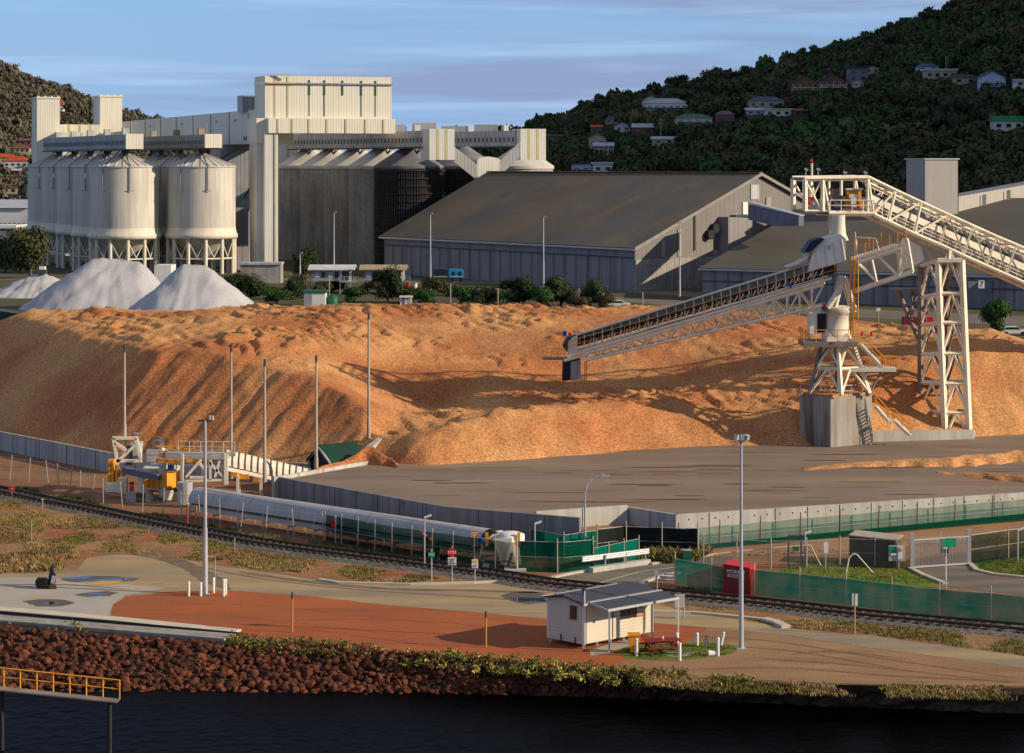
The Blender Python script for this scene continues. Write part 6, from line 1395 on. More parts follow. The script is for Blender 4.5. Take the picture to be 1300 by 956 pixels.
for t in (.1, .21, .36): mb = MB(); mb.box(fc(t, 24, -.1), (.9 if t > .15 and t < .3 else .45, .3, .4)); mb.build('yellow_guard', m_yel, o)
# green tunnel shed
o = T('tunnel_shed', 'small dark green gabled shed over the conveyor mouth at the foot of the chips', 'shed', G(410, 600, 1.2))
f0, f1, fa = P(392, 583, 203), P(419, 588, 200), P(404.5, 567.5, 201.5); dv = V(4.2, 3.4, 0)*.72
mb = MB(); mb.extr([fa, f1+V(.25, 0, -.25), f1+V(.25, 0, -.05), fa+V(0, 0, .2)], dv); mb.extr([fa, f0+V(-.25, 0, -.2), f0+V(-.25, 0, 0), fa+V(0, 0, .2)], dv); mb.build('roof', M('green_roof_sheet', (.008, .045, .025), .6, .15, .5, rib=.5, ribcol=.2), o)
mb = MB(); mb.extr([f0+V(0, .4, -1.4), f1+V(0, .4, -1.6), f1+V(0, .4, 0), fa+V(0, .4, 0), f0+V(0, .4, 0)], dv*.9); mb.build('interior_shade_block', m_black, o)  # black block stands in for the shade inside the shed
mb = MB(); mb.beam(fa, f0, .16); mb.beam(fa, f1, .16); mb.beam(f1, V(f1.x, f1.y, 1.0), .14); mb.beam(f0, V(f0.x, f0.y, 1.0), .14); mb.build('barge_board', m_gal, o)
# tall thin masts along the pile
GM = 'tall thin masts standing round the chip pile'
for i, (px, yt, yb, D, lab) in enumerate(((158, 438, 556, 199.3, 'tall thin mast rising from the reclaim gantry'), (293.5, 438, 600, 204, 'tall thin mast behind the conveyor hoods, left of the middle pair'), (336, 456, 606, 192, 'shorter thin mast right of centre of the feed conveyor'), (401.5, 451, 600, 196, 'thin mast standing just left of the green shed'), (468, 397, 549, 207, 'tallest mast beside the sloping wing wall'))):
    a = P(px, yt, D); zb = H-(yb-YH)/F*D; o = T('mast', lab, 'mast', V(a.x, D, zb), GM)
    mb = MB(); mb.tube(V(a.x, D, zb-.5), V(a.x, D, a.z-.6), .14, .09, 8); mb.build('pole', m_pole, o)
    mb = MB(); mb.tube(V(a.x, D, a.z-.6), a, .10, n=6); mb.build('end_collar', m_dkgrey, o)
    mb = MB(); mb.tube(V(a.x, D, zb-.5), V(a.x, D, zb+1.2), .17, n=8); mb.build('base_sleeve', m_pole, o)
# long covered conveyor
o = T('covered_conveyor', 'very long grey hooded conveyor running low beside the pad wall', 'conveyor', G(430, 680))
cvp = [P(252, 628, 187), P(440, 662, 176.5), P(622, 694, 165.6)]
def cv(t): return cvp[0].lerp(cvp[2], t)
ax = (cvp[2]-cvp[0]).normalized(); sx = V(-ax.y, ax.x, 0).normalized()
if sx.y > 0: sx = -sx
nseg = 22
for i in range(nseg):
    a, b = cv(i/nseg), cv((i+1)/nseg-.0008); z_ = 1.25; pa = []; pb = []
    for k in range(11):
        an = math.pi*k/10; off = sx*math.cos(an)*1.08+V(0, 0, math.sin(an)*1.12+z_); pa.append(V(a.x, a.y, 0)+off); pb.append(V(b.x, b.y, 0)+off)
    mb = MB(); mb.add(pa+pb, [(k, k+1, 12+k, 11+k) for k in range(10)], True)
    if i == 0: mb.add(pa, [tuple(range(10, -1, -1))])
    mb.build('hood', m_hood, o)
mb = MB(); a, b = V(cvp[0].x, cvp[0].y, 0), V(cvp[2].x, cvp[2].y, 0)
mb.beam(a+V(0, 0, 1.15), b+V(0, 0, 1.15), 1.5, .25); mb.build('belt', m_black, o)
for s_ in (-1, 1):
    mb = MB(); mb.beam(a+sx*.9*s_+V(0, 0, .85), b+sx*.9*s_+V(0, 0, .85), .14, .3); mb.build('stringer', m_gal2, o)
for i in range(0, nseg+1, 2):
    p = a.lerp(b, i/nseg); mb = MB()
    for s_ in (-1, 1): mb.beam(p+sx*.85*s_+V(0, 0, -.05), p+sx*.85*s_+V(0, 0, 1.45), .12)
    mb.beam(p-sx*.85+V(0, 0, .5), p+sx*.85+V(0, 0, .5), .1); mb.build('trestle', m_gal2, o)
# tail station
o = T('tail_station', 'cream sloped transfer housing at the right end of the covered conveyor', 'conveyor end', G(640, 722))
mb = MB(); mb.extr([P(626, 684, 165.5), P(650, 683.5, 165), P(655, 725, 163), P(638, 725, 163)], V(.4, 1.9, 0)); mb.build('sloped_chute', m_creamp, o)
mb = MB(); mb.extr([P(617, 686, 166), P(624, 679, 166), P(632, 678, 166), P(641, 681, 166), P(641, 690, 166), P(620, 690, 166)], V(.2, 1.8, 0)); mb.build('hood', m_creamp, o)
mb = MB(); mb.lathe((P(648, 0, 165.5).x, 166.3, 0), [(1.0, P(0, 690, 165).z), (1.0, P(0, 682, 165).z), (.6, P(0, 679, 165).z), (.02, P(0, 678, 165).z)], 16); mb.build('dome', m_white, o)
for px in (600.5, 604.5, 618, 658.5): mb = MB(); mb.box(P(px, 685, 165.4), (.24, .24, 1.0)); mb.build('yellow_guard', m_yel, o)
mb = MB(); mb.tube(P(611, 688, 165), P(611, 682.5, 165), .22, n=12); mb.build('blue_motor', m_blue, o)
mb = MB(); mb.beam(P(610, 712, 164.5), P(638, 724, 163.5), .12); mb.beam(P(613, 718, 163.4), P(660, 722, 163), .15, .3); mb.build('skid', m_gal, o)
mb = MB(); mb.bx(P(640, 0, 162).x, P(668, 0, 162).x, 161, 162.6, -.02, .25); mb.build('slab', m_conc, o)
mb = MB(); mb.beam(P(644, 722, 163), P(650, 702, 163), .2); mb.build('strut', m_steeldk, o)
# ---------------------------------------------------------------- fences
def fence(px_line, h, spacing, net, label, name='fence', z=0, postr=.045, posth=None, toprail=True, lean=0, pts=None, cat='fence', postmat=None, noff=0, nh=None):
    pts = pts or [G(x, y, z) for x, y in px_line]; o = T(name, label, cat, V(pts[0].x, pts[0].y, pts[0].z)); L_ = [0]
    for a, b in zip(pts, pts[1:]): L_.append(L_[-1]+(b-a).length)
    def at(s_):
        for i in range(len(pts)-1):
            if s_ <= L_[i+1]+1e-6: return pts[i].lerp(pts[i+1], (s_-L_[i])/(L_[i+1]-L_[i]))
        return pts[-1]
    n = max(1, int(L_[-1]/spacing)); me = None; hh = posth or h+.25
    for i in range(n+1):
        p = at(L_[-1]*i/n); mb = MB(); ld = random.uniform(-lean, lean); mb.tube(p-V(0, 0, .1), p+V(ld, 0, hh), postr, n=6); mb.build('post', postmat or m_pole, o)
    if net:
        mb = MB(); K = max(2, int(L_[-1]/.8)); vs = []
        for i in range(K+1):
            p = at(L_[-1]*i/K); dip = -.06*abs(math.sin(math.pi*n*i/K)); vs += [p+V(0, .06, .02+noff), p+V(0, .06+random.uniform(-.04, .04), (nh or h)*.5), p+V(0, .06, (nh or h)+dip+random.uniform(-.015, .015))]
        mb.add(vs, [(i*3+j, (i+1)*3+j, (i+1)*3+j+1, i*3+j+1) for i in range(K) for j in range(2)]); mb.build('mesh', net, o)
    if toprail:
        mb = MB(); 
        for a, b in zip(pts, pts[1:]): mb.tube(a+V(0, .03, h), b+V(0, .03, h), .02, n=4); mb.tube(a+V(0, .03, h*.5), b+V(0, .03, h*.5), .012, n=4)
        mb.build('wire', m_gal, o)
    return o
fence([(-80, 596), (44, 614), (61, 616), (131, 641), (215, 656), (315, 677), (411, 687)], 1.95, 2.6, m_chain, 'leaning-post chain-link fence between the railway and the reclaim machinery', lean=.25)
fence([(413, 687), (500, 704), (603, 719), (656, 727)], 2.0, 1.9, m_netk, 'fence hung with dark see-through shade cloth in front of the covered conveyor')
fence([(657, 726), (717, 727.5), (753, 724)], 2.1, 2.4, m_netd, 'dense dark green shade-cloth fence beside the guard rail', lean=.05)
fence([(753, 724), (811, 711)], 1.5, 1.5, m_netg, 'short run of green cloth fence with white rails behind the guard rail')
fence([(673, 700), (717, 708), (760, 701)], 1.6, 2.4, m_netg, 'rear run of green shade cloth against the shaded pad wall')
fence([(758, 708), (790, 704), (886, 707)], 2.0, 2.5, M('black_shade_cloth', (.006, .010, .009), .9, .2), 'black shade-cloth screen across the mouth of the ramp recess', posth=2.4)
fence([(857, 742), (915, 752), (1000, 761), (1075, 769), (1180, 782), (1300, 792), (1600, 822)], 1.7, 3.1, m_netg, 'long green shade-cloth fence along the railway at right', posth=2.2)
mb_p = [W(860, 653.5)+V(0, -1.3, 0), W(1300, 625.5)+V(0, -1.3, 0), W(1700, 602)+V(0, -1.3, 0)]
for p, z in zip(mb_p, (.25, .85, 1.1)): p.z = z
f3 = fence(None, 1.55, 3.2, m_netl, 'pale green see-through shade cloth in front of the bright pad wall', pts=mb_p, posth=2.0, postmat=M('rust_brown_post', (.20, .15, .10)))
mb = MB(); 
for a, b in zip(mb_p, mb_p[1:]): mb.extr([a+V(0, -.1, 0), b+V(0, -.1, 0), b+V(0, -.1, .42), a+V(0, -.1, .30)], V(0, .03, 0))
mb.build('cloth_hem', m_netd, f3)
fence([(893, 716), (966, 722), (1018, 722), (1078, 719), (1157, 721)], 1.9, 2.3, m_chain, 'bare chain-link fence between the black screen and the sliding gate')
fence([(1232, 716), (1300, 706), (1500, 690)], 2.0, 3.4, m_netk, 'dark green cloth fence on the lawn right of the sliding gate')
# sliding gate
ga, gb = G(1158, 722), G(1230, 717)
o = T('sliding_gate', 'galvanised palisade sliding gate with a green panel, closing the driveway', 'gate', ga)
for p, t_ in ((ga, .16), (gb, .16)): mb = MB(); mb.beam(p, p+V(0, 0, 2.45), t_*1.7); mb.build('gate_post', m_gal, o)
mb = MB(); mb.beam(ga+V(0, -.1, 2.0), gb+V(0, -.1, 2.0), .07, .09); mb.beam(ga+V(0, -.1, .12), gb+V(0, -.1, .12), .07, .12); mb.build('gate_frame', m_gal, o)
mb = MB()
for i in range(1, 40): p = ga.lerp(gb, i/40)+V(0, -.1, 0); mb.beam(p+V(0, 0, .15), p+V(0, 0, 1.98), .035)
mb.build('palings', m_gal, o)
mb = MB(); p = ga.lerp(gb, .62); mb.box((p.x, p.y-.17, 1.68), (1.15, .04, .62)); gp = mb.build('green_panel', M('bright_green_sign', (.01, .33, .15), .5, .05), o)
mb = MB(); mb.box((p.x-.25, p.y-.17, 1.15), (.6, .04, .45)); mb.build('notice', m_dkgrey, o); mb = MB(); mb.box((p.x-.2, p.y-.2, 1.3), (.36, .02, .1)); mb.build('notice_label', m_white, o)
fence([(1160, 719), (1228, 714)], 2.1, 1.9, None, 'row of posts just behind the sliding gate', toprail=False, posth=2.3, postmat=m_gal, name='gate_posts', cat='posts')
# personnel gate
o = T('side_gate', 'narrow dark-framed pedestrian gate in the chain-link fence', 'gate', G(1009, 721))
a, b = G(1001, 721), G(1017, 721); mb = MB(); mb.beam(a, a+V(0, 0, 2.2), .1); mb.beam(b, b+V(0, 0, 2.2), .12); mb.beam(a+V(0, 0, 2.2), b+V(0, 0, 2.2), .12); mb.beam(a+V(0, 0, .2), b+V(0, 0, .2), .06); mb.build('frame', m_dkgrey, o)
mb = MB(); mb.box((a.x*.45+b.x*.55, a.y-.08, 1.35), (.42, .05, .3)); mb.build('lock_plate', m_green, o)
mb = MB(); mb.add([a+V(0, 0, .2), b+V(0, 0, .2), b+V(0, 0, 2.15), a+V(0, 0, 2.15)], [(0, 1, 2, 3)]); mb.build('mesh', m_chain, o)
# pipe frames and light posts near the gate
def pipes(name, label, cat, segs, r=.045, mat=m_gal, D=None, group=None):
    D = D or G(0, segs[0][0][1]).y; mb = MB()
    for a, b in segs: mb.tube(P(*a, D), P(*b, D), r, n=6)
    return solo(mb, name, mat, label, cat, group)
pipes('bent_pipe_rail', 'cream pipe rail bent down beside the pedestrian gate', 'pipe rail', [((1042, 718), (1029, 692)), ((1029, 692), (975, 696)), ((975, 696), (900, 704)), ((975, 696), (975, 720)), ((1024, 692), (1024, 719))], .045, m_creamp, 164)
pipes('bent_pipe_rail', 'inverted V of cream pipe on the lawn before the brown enclosure', 'pipe rail', [((1108, 727), (1088, 704)), ((1088, 704), (1083, 703)), ((1083, 703), (1078, 708)), ((1078, 708), (1074, 728))], .05, m_creamp)
def bollard_light(px, yb, yt, label):
    g_ = G(px, yb); D = g_.y; o = T('light_post', label, 'light post', g_, 'thin light posts along the fences'); t_ = P(px, yt, D)
    mb = MB(); mb.tube(g_, t_, .055, n=7); mb.build('pole', m_gal, o); mb = MB(); mb.box(t_+V(.22, -.05, .04), (.5, .22, .12), 0, -.35); mb.build('lamp_head', m_white, o); return o
bollard_light(1022, 719, 676, 'thin light post with tilted lamp right of the pedestrian gate')
bollard_light(1292, 712, 672, 'light post on the lawn at the right edge')
bollard_light(679, 722, 664, 'light post with small lamp over the dense green fence by the tail station')
bollard_light(539, 722, 656, 'light post beside the striped barrier arm in front of the covered conveyor')
# brown enclosure
o = T('enclosure', 'low brown-grey slatted enclosure behind the lawn left of the sliding gate', 'enclosure', G(1107, 719))
a = G(1078, 716); b = G(1136, 722); mb = MB(); mb.extr([a, b, b+V(0, 0, 1.9), a+V(0, 0, 1.95)], V(.8, 2.2, 0)); mb.build('wall', M('brown_slats', (.10, .085, .06), .85, .15, .6, streak=.2), o)
mb = MB(); mb.extr([a+V(-.05, -.05, 1.96), b+V(.1, -.05, 1.91), b+V(.1, -.05, 1.99), a+V(-.05, -.05, 2.04)], V(.85, 2.3, 0)); mb.build('lid', m_pole, o)
# sign cluster on the fence
def sign(px, yb, yt, boards, label, postmat=m_gal, name='sign', group=None, r=.04):
    """boards: list of (pxc, pyc, wpx, hpx, mat, shape, text, textmat)"""
    g_ = G(px, yb); D = g_.y; s_ = D/F; o = T(name, label, 'sign', g_, group)
    mb = MB(); mb.tube(g_-V(0, 0, .1), P(px, yt, D), r, n=7); mb.build('post', postmat, o)
    for i_, (bx_, by_, w_, h_, mt, shp, tx, tm) in enumerate(boards):
        c = P(bx_, by_, D)+V(0, -.07-.035*i_, 0); mb = MB()
        if shp == 'oct':
            mb.extr([c+V(math.cos(R(22.5+45*k))*w_*s_/2*1.08, 0, math.sin(R(22.5+45*k))*w_*s_/2*1.08) for k in range(8)], V(0, -.03, 0))
        else: mb.box(c, (w_*s_, .03, h_*s_))
        bo = mb.build('board', mt, o)
        if tx: text(tx[0], tx[1], c+V(0, -.045, tx[2] if len(tx) > 2 else 0), tm, bo, ext=.004)
    return o
m_wsign = M('white_sign', (.70, .70, .66), .5, .04); m_gsign = M('green_sign', (.01, .26, .14), .5, .05); m_ink = M('black_lettering', (.02, .02, .02)); m_rsign = M('stop_red', (.62, .01, .015), .45, .04)
sign(574, 741, 694, [(574, 701, 10.5, 10.5, m_rsign, 'oct', ('STOP', .24), m_wsign), (574, 712.2, 10.8, 10, m_wsign, 'r', ('LOOK\nFOR\nTRAINS', .155), m_ink)], 'red octagonal STOP sign above a white plate at the rail crossing')
sign(548, 741, 697, [(548, 704, 8.4, 6.2, m_gsign, 'r', ('PORT', .15), m_wsign)], 'small green sign on a thin pale post left of the STOP sign')
sign(603, 740, 708, [(603, 715.5, 8.2, 11, m_wsign, 'r', None, None), (603, 712, 7.2, 3, M('pale_yellow_plate', (.60, .45, .12)), 'r', None, None), (603, 717.5, 5.4, .8, m_ink, 'r', None, None), (603, 719.3, 4.6, .6, m_ink, 'r', None, None)], 'white notice with yellow top band right of the STOP sign')
g_ = G(1142, 721)
sign(1141, 722, 690, [(1138.5, 702, 21, 20, m_gal, 'r', None, None), (1133, 697.5, 9, 8, m_gsign, 'r', None, None), (1134.5, 703.3, 8.5, 2.2, m_wsign, 'r', None, None), (1142.5, 700.5, 6, 16.5, m_wsign, 'r', None, None)], 'grey board with green and white notices left of the sliding gate')
c_ = P(1142.5, 697, G(1142, 722).y)+V(0, -.23, 0)
mb = MB()
for k in range(16): a, b = 2*math.pi*k/16, 2*math.pi*(k+1)/16; mb.beam(c_+V(math.cos(a)*.13, 0, math.sin(a)*.13), c_+V(math.cos(b)*.13, 0, math.sin(b)*.13), .02, .03)
mb.beam(c_+V(-.09, 0, .09), c_+V(.09, 0, -.09), .02, .03); mb.build('prohibition_ring', m_rsign, [x for x in C.objects if x.get('label', '').startswith('grey board with green')][0])
sign(1048, 724, 684, [(1048.5, 695, 5.5, 14, m_wsign, 'r', None, None)], 'tall white notice hung on the chain-link fence')
sign(1201, 747, 697, [(1201, 722, 1.6, 30, m_white, 'r', None, None)], 'tall white marker post standing in the driveway before the gate', name='marker_post')
sign(863, 785, 754, [(863, 762.5, 13, 17, M('plain_notice', (.42, .44, .46)), 'r', None, None)], 'blank pale notice board beside the road right of the hut', r=.03)
o_ = [x for x in C.objects if x.get('label', '').startswith('blank pale')][0]
mb = MB(); D = G(0, 785).y
for px in (857.5, 868.5): mb.tube(P(px, 785, D), P(px, 754, D), .04, n=6)
mb.build('side_post', m_gal, o_)
m_yp = M('faded_yellow_post', (.50, .25, .06), .7, .15)
sign(1085, 805, 756, [(1083, 761, 2.8, 15, m_wsign, 'r', None, None), (1087.2, 761, 2.8, 15, m_wsign, 'r', None, None)], 'yellow post with a split white marker board by the railway at right', m_yp, r=.05)
GY = 'yellow marker posts along the rock bank'
for px, yb, yt, lab in ((371, 803, 752, 'slim yellow post with dark tip on the red gravel, left one'), (617, 822, 776, 'slim yellow post with dark tip just left of the hut')):
    g_ = G(px, yb); o = T('marker_post', lab, 'post', g_, GY); D = g_.y; mb = MB(); mb.tube(g_-V(0, 0, .1), P(px, yt+8, D), .055, n=7); mb.build('post', m_yp, o); mb = MB(); mb.tube(P(px, yt+8, D), P(px, yt, D), .065, n=7); mb.build('tip', m_dkgrey, o)
for px, yb, yt, lab in ((238, 666, 640, 'short orange-red post in front of the grey drum'), (249, 664, 642, 'short yellow-orange post right beside the orange-red one')):
    g_ = G(px, yb); o = T('marker_post', lab, 'post', g_, 'coloured posts by the grey drum'); mb = MB(); mb.tube(g_, P(px, yt, g_.y), .07, n=7); mb.build('post', m_yel if px > 240 else M('orange_red', (.45, .06, .02)), o)
# striped barrier arm
o = T('barrier_arm', 'red and white striped barrier arm lifted over the dark fence', 'barrier', G(550, 724))
a, b = P(533, 673.5, 167), P(550, 687, 167)
for i in range(4): mb = MB(); mb.beam(a.lerp(b, i/4), a.lerp(b, (i+1)/4-.01), .12); mb.build('stripe', m_red if i % 2 == 0 else m_white, o)
mb = MB(); mb.box(P(555, 694, 167), (.4, .4, 1.1)); mb.tube(P(557, 700, 167), G(557, 722), .08, n=6); mb.build('pedestal', m_dkgrey, o)
# red phone box-like sign near x=423
o = T('alarm_post', 'grey post carrying a round red alarm at the corner of the dark cloth fence', 'alarm post', G(424, 690)); D = G(0, 690).y
mb = MB(); mb.tube(G(426, 690), P(426, 654, D), .05, n=6); mb.build('post', m_gal, o); mb = MB(); mb.extr([P(423, 664, D)+V(math.cos(k*.785)*.17, -.1, math.sin(k*.785)*.30) for k in range(8)], V(0, -.1, 0)); mb.build('alarm', m_red, o)
# guard rail
o = T('guard_rail', 'silvery crash barrier on a pale concrete upstand beside the side road', 'guard rail', G(780, 724))
mb = MB(); a, b = G(750, 727), G(823, 716)
mb.beam(a+V(0, 0, .17), b+V(0, 0, .17), .5, .36); mb.build('upstand', m_conc, o)
mb = MB(); a2, b2 = a+V(-.6, -.3, .95), b+V(0, -.3, .95)
for dz in (-.12, 0.0, .12): mb.tube(a2+V(0, 0, dz), b2+V(0, 0, dz), .085, n=8)
mb.build('beam', m_gal, o)
for t in (.25, .6, .95): p = a.lerp(b, t); mb = MB(); mb.beam(p+V(0, -.15, .3), p+V(0, -.15, 1.1), .12); mb.build('post', m_gal, o)
# hydrant booster cabinet
o = T('hydrant_booster_cabinet', 'red HYDRANT BOOSTER cabinet standing at the green fence behind the light pole', 'cabinet', G(940, 756))
A = G(918, 752.5); B = G(952, 757); Cc = V(gx0(960, B.y+1.6), B.y+1.6, 0); hh = 36*B.y/F
dv = Cc-V(B.x, B.y, 0)
mb = MB(); mb.extr([A, B, B+V(0, 0, hh), A+V(0, 0, hh+.05)], dv); mb.build('body', m_red, o)
mb = MB(); mb.extr([A+V(0.03, -.03, .06), B+V(-.03, -.03, .06), B+V(-.03, -.03, hh-.05), A+V(.03, -.03, hh)], V(0, .02, 0)); mb.build('door', m_redd, o)
c = A.lerp(B, .48); rz = math.atan2(B.y-A.y, B.x-A.x)
text('HYDRANT\nBOOSTER', .30, V(c.x, c.y-.06, hh*.72), m_wsign, o, rz=rz, ext=.006)
# small camera post left of the green fence
o = T('camera_post', 'brown post with a small white camera beside the side road', 'post', G(834, 757)); mb = MB(); D = G(0, 757).y; mb.tube(G(834, 757), P(834, 730, D), .05, n=6); mb.build('post', m_pole, o); mb = MB(); mb.box(P(833, 728, D), (.25, .2, .3)); mb.build('camera', m_gal, o)
o = T('utility_box', 'small dark green utility box in the dry grass below the black screen', 'box', G(872, 714)); mb = MB(); g_ = G(872, 714); mb.box(g_+V(0, 0, .42), (.6, .5, .84)); mb.build('body', m_green, o); mb = MB(); mb.box(g_+V(0, 0, .87), (.66, .56, .06)); mb.build('lid', m_gal, o)
o = T('pipe_manifold', 'cluster of pale pipes at the end of the long green fence', 'pipes', G(847, 741)); mb = MB(); g_ = G(847, 741)
for k in range(3): mb.tube(g_+V(-.8+k*.3, 0, .25+k*.2), g_+V(.7, 0, .25+k*.2), .08, n=7)
mb.tube(g_+V(-.7, 0, 0), g_+V(-.7, 0, .9), .08, n=7); mb.build('pipe', m_gal, o)
# curved street lamp
o = T('street_lamp', 'tall curved-arm street lamp before the ramp recess', 'street lamp', G(743, 705)); D = G(0, 705).y
pts = [P(743, 705, D), P(743, 690, D), P(742.5, 640, D), P(743, 625, D), P(746, 615, D), P(751, 608.5, D), P(758, 604.5, D), P(763, 603.5, D)]
mb = MB(); mb.path(pts[:3], .075, 8); mb.path(pts[2:], .05, 8); mb.build('pole', m_gal, o); mb = MB(); mb.box(P(769, 604, D), (.62, .25, .13), 0, .05); mb.build('lamp_head', M('lamp_housing', (.35, .42, .5), .4), o)
mb = MB(); mb.box(P(747, 711, D), (.55, .05, .3)); mb.build('plate', m_wsign, o)
# ---------------------------------------------------------------- light poles
def light_pole(px, yb, yt, label, kind, r=.13, D=None, grp=None):
    g_ = G(px, yb) if D is None else P(px, yb, D); D = g_.y; o = T('light_pole', label, 'light pole', g_, grp); t_ = P(px, yt, D)
    k = g_.lerp(t_, .38); mb = MB(); mb.tube(g_, k, r*1.15, r, 12); mb.tube(k, t_, r*.78, r*.55, 12); mb.build('pole', m_gal, o)
    mb = MB(); mb.box(g_+V(0, 0, .03), (.55, .55, .1)); mb.build('base_plate', m_gal, o)
    if kind == 'bar':
        mb = MB(); mb.beam(t_+V(-.5, 0, 0), t_+V(.45, 0, 0), .10, .12); mb.build('crossarm', m_dkgrey, o)
        for x in (.32, .50): mb = MB(); mb.box(t_+V(x, 0, .18), (.10, .2, .28)); mb.build('lamp_head', m_creamp, o)
    else:
        mb = MB(); mb.lathe(t_, [(.16, -.1), (.20, 0), (.20, .08), (.05, .12)], 12); mb.build('lamp_bracket', m_gal, o)
        for dx, rz_ in ((-.22, .5), (.05, .0), (.30, -.5)):
            mb = MB(); mb.box(t_+V(dx, -.05, .22), (.26, .34, .30), rz_, .25); mb.build('lamp_head', m_gal, o)
    return o
light_pole(260.5, 755, 534, 'tall grey light pole with a crossbar standing among white bollards at left', 'bar', .155)
light_pole(941, 824, 560, 'tall grey light pole with a round head right of the picnic table', 'round', .13)
GP2 = 'slim floodlight poles before the silos and sheds'
for px, yb, yt, D, lab in ((424, 352, 270, 520, 'slim pole in front of the second concrete silo'), (546.5, 358, 272, 500, 'slim pole in front of the left end of the long shed wall'), (690, 367, 276, 480, 'slim pole in front of the middle of the long shed wall'), (863, 376, 283, 470, 'slim pole in front of the concrete gable base'), (316, 350, 268, 560, 'thin pole beside the green stairs'), (381, 348, 322, 520, 'short pole by the dark tree left of the first cabin')):
    light_pole(px, yb, yt, lab, 'bar', .17, D, GP2)
GP3 = 'small posts along the road behind the pile crest'
for i, (px, yb, yt, ar) in enumerate(((394, 372, 347, 1), (418, 384, 352, 0), (572, 388, 360, 0), (608, 388, 366, 1), (632, 390, 366, 1), (735, 391, 366, 0), (766, 392, 373, 0), (816, 392, 371, 0), (1014, 413, 393, 2), (1115, 410, 393, 2))):
    g_ = G(px, yb); D = g_.y; lab = ['post behind the white kiosk', 'tall post right of the white kiosk', 'post below the blue truck', 'short lamp post among shrubs under the shed', 'crossbar post left of the rounded shrubs', 'post between the last two dark shrubs', 'thick pale post at the end of the shrubs', 'thin post right of the shrubs before the shed corner', 'square plate post left of the stacker mast', 'square plate post between the stacker and lattice tower'][i]
    o = T('road_post', lab+', beyond the chip pile', 'post', g_, GP3); mb = MB(); mb.tube(g_, P(px, yt, D), .12 if px != 766 else .26, n=7); mb.build('pole', m_yp if ar == 2 else m_pole, o)
    if ar == 1: mb = MB(); mb.beam(P(px-3, yt+1, D), P(px+3, yt+1, D), .15); mb.build('crossarm', m_pole, o)
    if ar == 2: mb = MB(); mb.box(P(px, yt, D)+V(0, -.15, 0), (.7, .05, .6)); mb.build('plate', m_wsign, o)
# ---------------------------------------------------------------- bollards
GB = 'white bollards round the poles and picnic lawn'
bol = [(239.5, 757, 739, 0, 'round the left light pole: leftmost bollard'), (254.8, 757, 740, 0, 'white bollard just left of the tall left light pole'), (271, 753, 734, 0, 'white bollard just right of the tall left light pole'), (284, 757, 736, 0, 'front one of two close white bollards right of the left light pole'), (286.5, 755, 736, 0, 'rear one of two close white bollards right of the left light pole'),
       (808, 833, 811, 0, 'white bollard between yellow bin and picnic table'), (859.5, 826, 804, 0, 'white bollard at the right end of the picnic table'), (863, 839, 817, 0, 'white bollard at the front edge of the picnic lawn'), (885, 820, 804, 0, 'white bollard behind the lawn, right of the timber porch post'), (911.5, 833, 810, 0, 'upright white bollard nearest the right light pole'), (915, 819, 803, .22, 'tilted white bollard by the right light pole')]
bol[0] = (*bol[0][:4], 'leftmost white bollard beside the tall left light pole')
for px, yb, yt, tilt, lab in bol:
    g_ = G(px, yb); D = g_.y; h = (yb-yt)*D/F; o = T('bollard', lab, 'bollard', g_, GB); mb = MB(); mb.tube(g_-V(0, 0, .05), g_+V(tilt*h, 0, h-.04), .088, n=12); mb.build('post', m_white, o)
    mb = MB(); c = g_+V(tilt*h, 0, h-.04); mb.lathe(c, [(.095, 0), (.095, .05), (.05, .08), (.001, .09)], 12); mb.build('cap', m_white, o)
g_ = G(896.5, 822); o = T('bollard', 'short dark timber bollard among the white ones', 'bollard', g_, GB); mb = MB(); mb.tube(g_, g_+V(0, 0, .62), .1, n=8); mb.build('post', m_pole, o); mb = MB(); mb.tube(g_+V(0, 0, .62), g_+V(0, 0, .68), .07, n=8); mb.build('cap', m_dkgrey, o)
g_ = G(903, 833); o = T('white_drum', 'small white drum lying by the picnic lawn', 'drum', g_); mb = MB(); mb.tube(g_+V(-.18, 0, .16), g_+V(.2, .1, .16), .17, n=12); mb.build('body', m_white, o)
# ---------------------------------------------------------------- hut
D0 = G(0, 826).y; A = G(740.5, 824.5); A.z = 0
ul = V(-.70, .71, 0); ur = V(.745, .667, 0)                 # left-face and long-face directions
def fit(u, pxt, guess):
    lo, hi = 0, 12
    for _ in range(40):
        m = (lo+hi)/2; p = A+u*m; px = 650+F*p.x/p.y
        if (px-pxt)*(1 if u.x > 0 else -1) > 0: hi = m
        else: lo = m
    return lo
Wl = fit(ul, 695.5, 3); Wr = fit(ur, 828.5, 6)
Hw0 = .28; s_ = A.y/F
zt = H-(767-YH)/F*A.y                                      # eave height at the near corner
o = T('site_hut', 'small cream weatherboard hut with dark low roof and porch on the red gravel', 'hut', A)
Bk = A+ul*Wl; Rt = A+ur*Wr; Bk2 = Bk+ur*Wr
m_board = M('cream_weatherboard', (.60, .54, .43), .6, .05, .6, streak=.06)
zt2 = zt
rdg = zt+.24
mb = MB(); v0 = [V(p.x, p.y, Hw0) for p in (A, Rt, Bk2, Bk)]; v1 = [V(p.x, p.y, zt) for p in (A, Rt, Bk2, Bk)]
mA = (A+Bk)/2; mR = (Rt+Bk2)/2; r0 = V(mA.x, mA.y, rdg); r1_ = V(mR.x, mR.y, rdg)
mb.add(v0+v1+[r0, r1_], [(0, 1, 5, 4), (1, 2, 6, 9, 5), (2, 3, 7, 6), (3, 0, 4, 8, 7), (3, 2, 1, 0)])
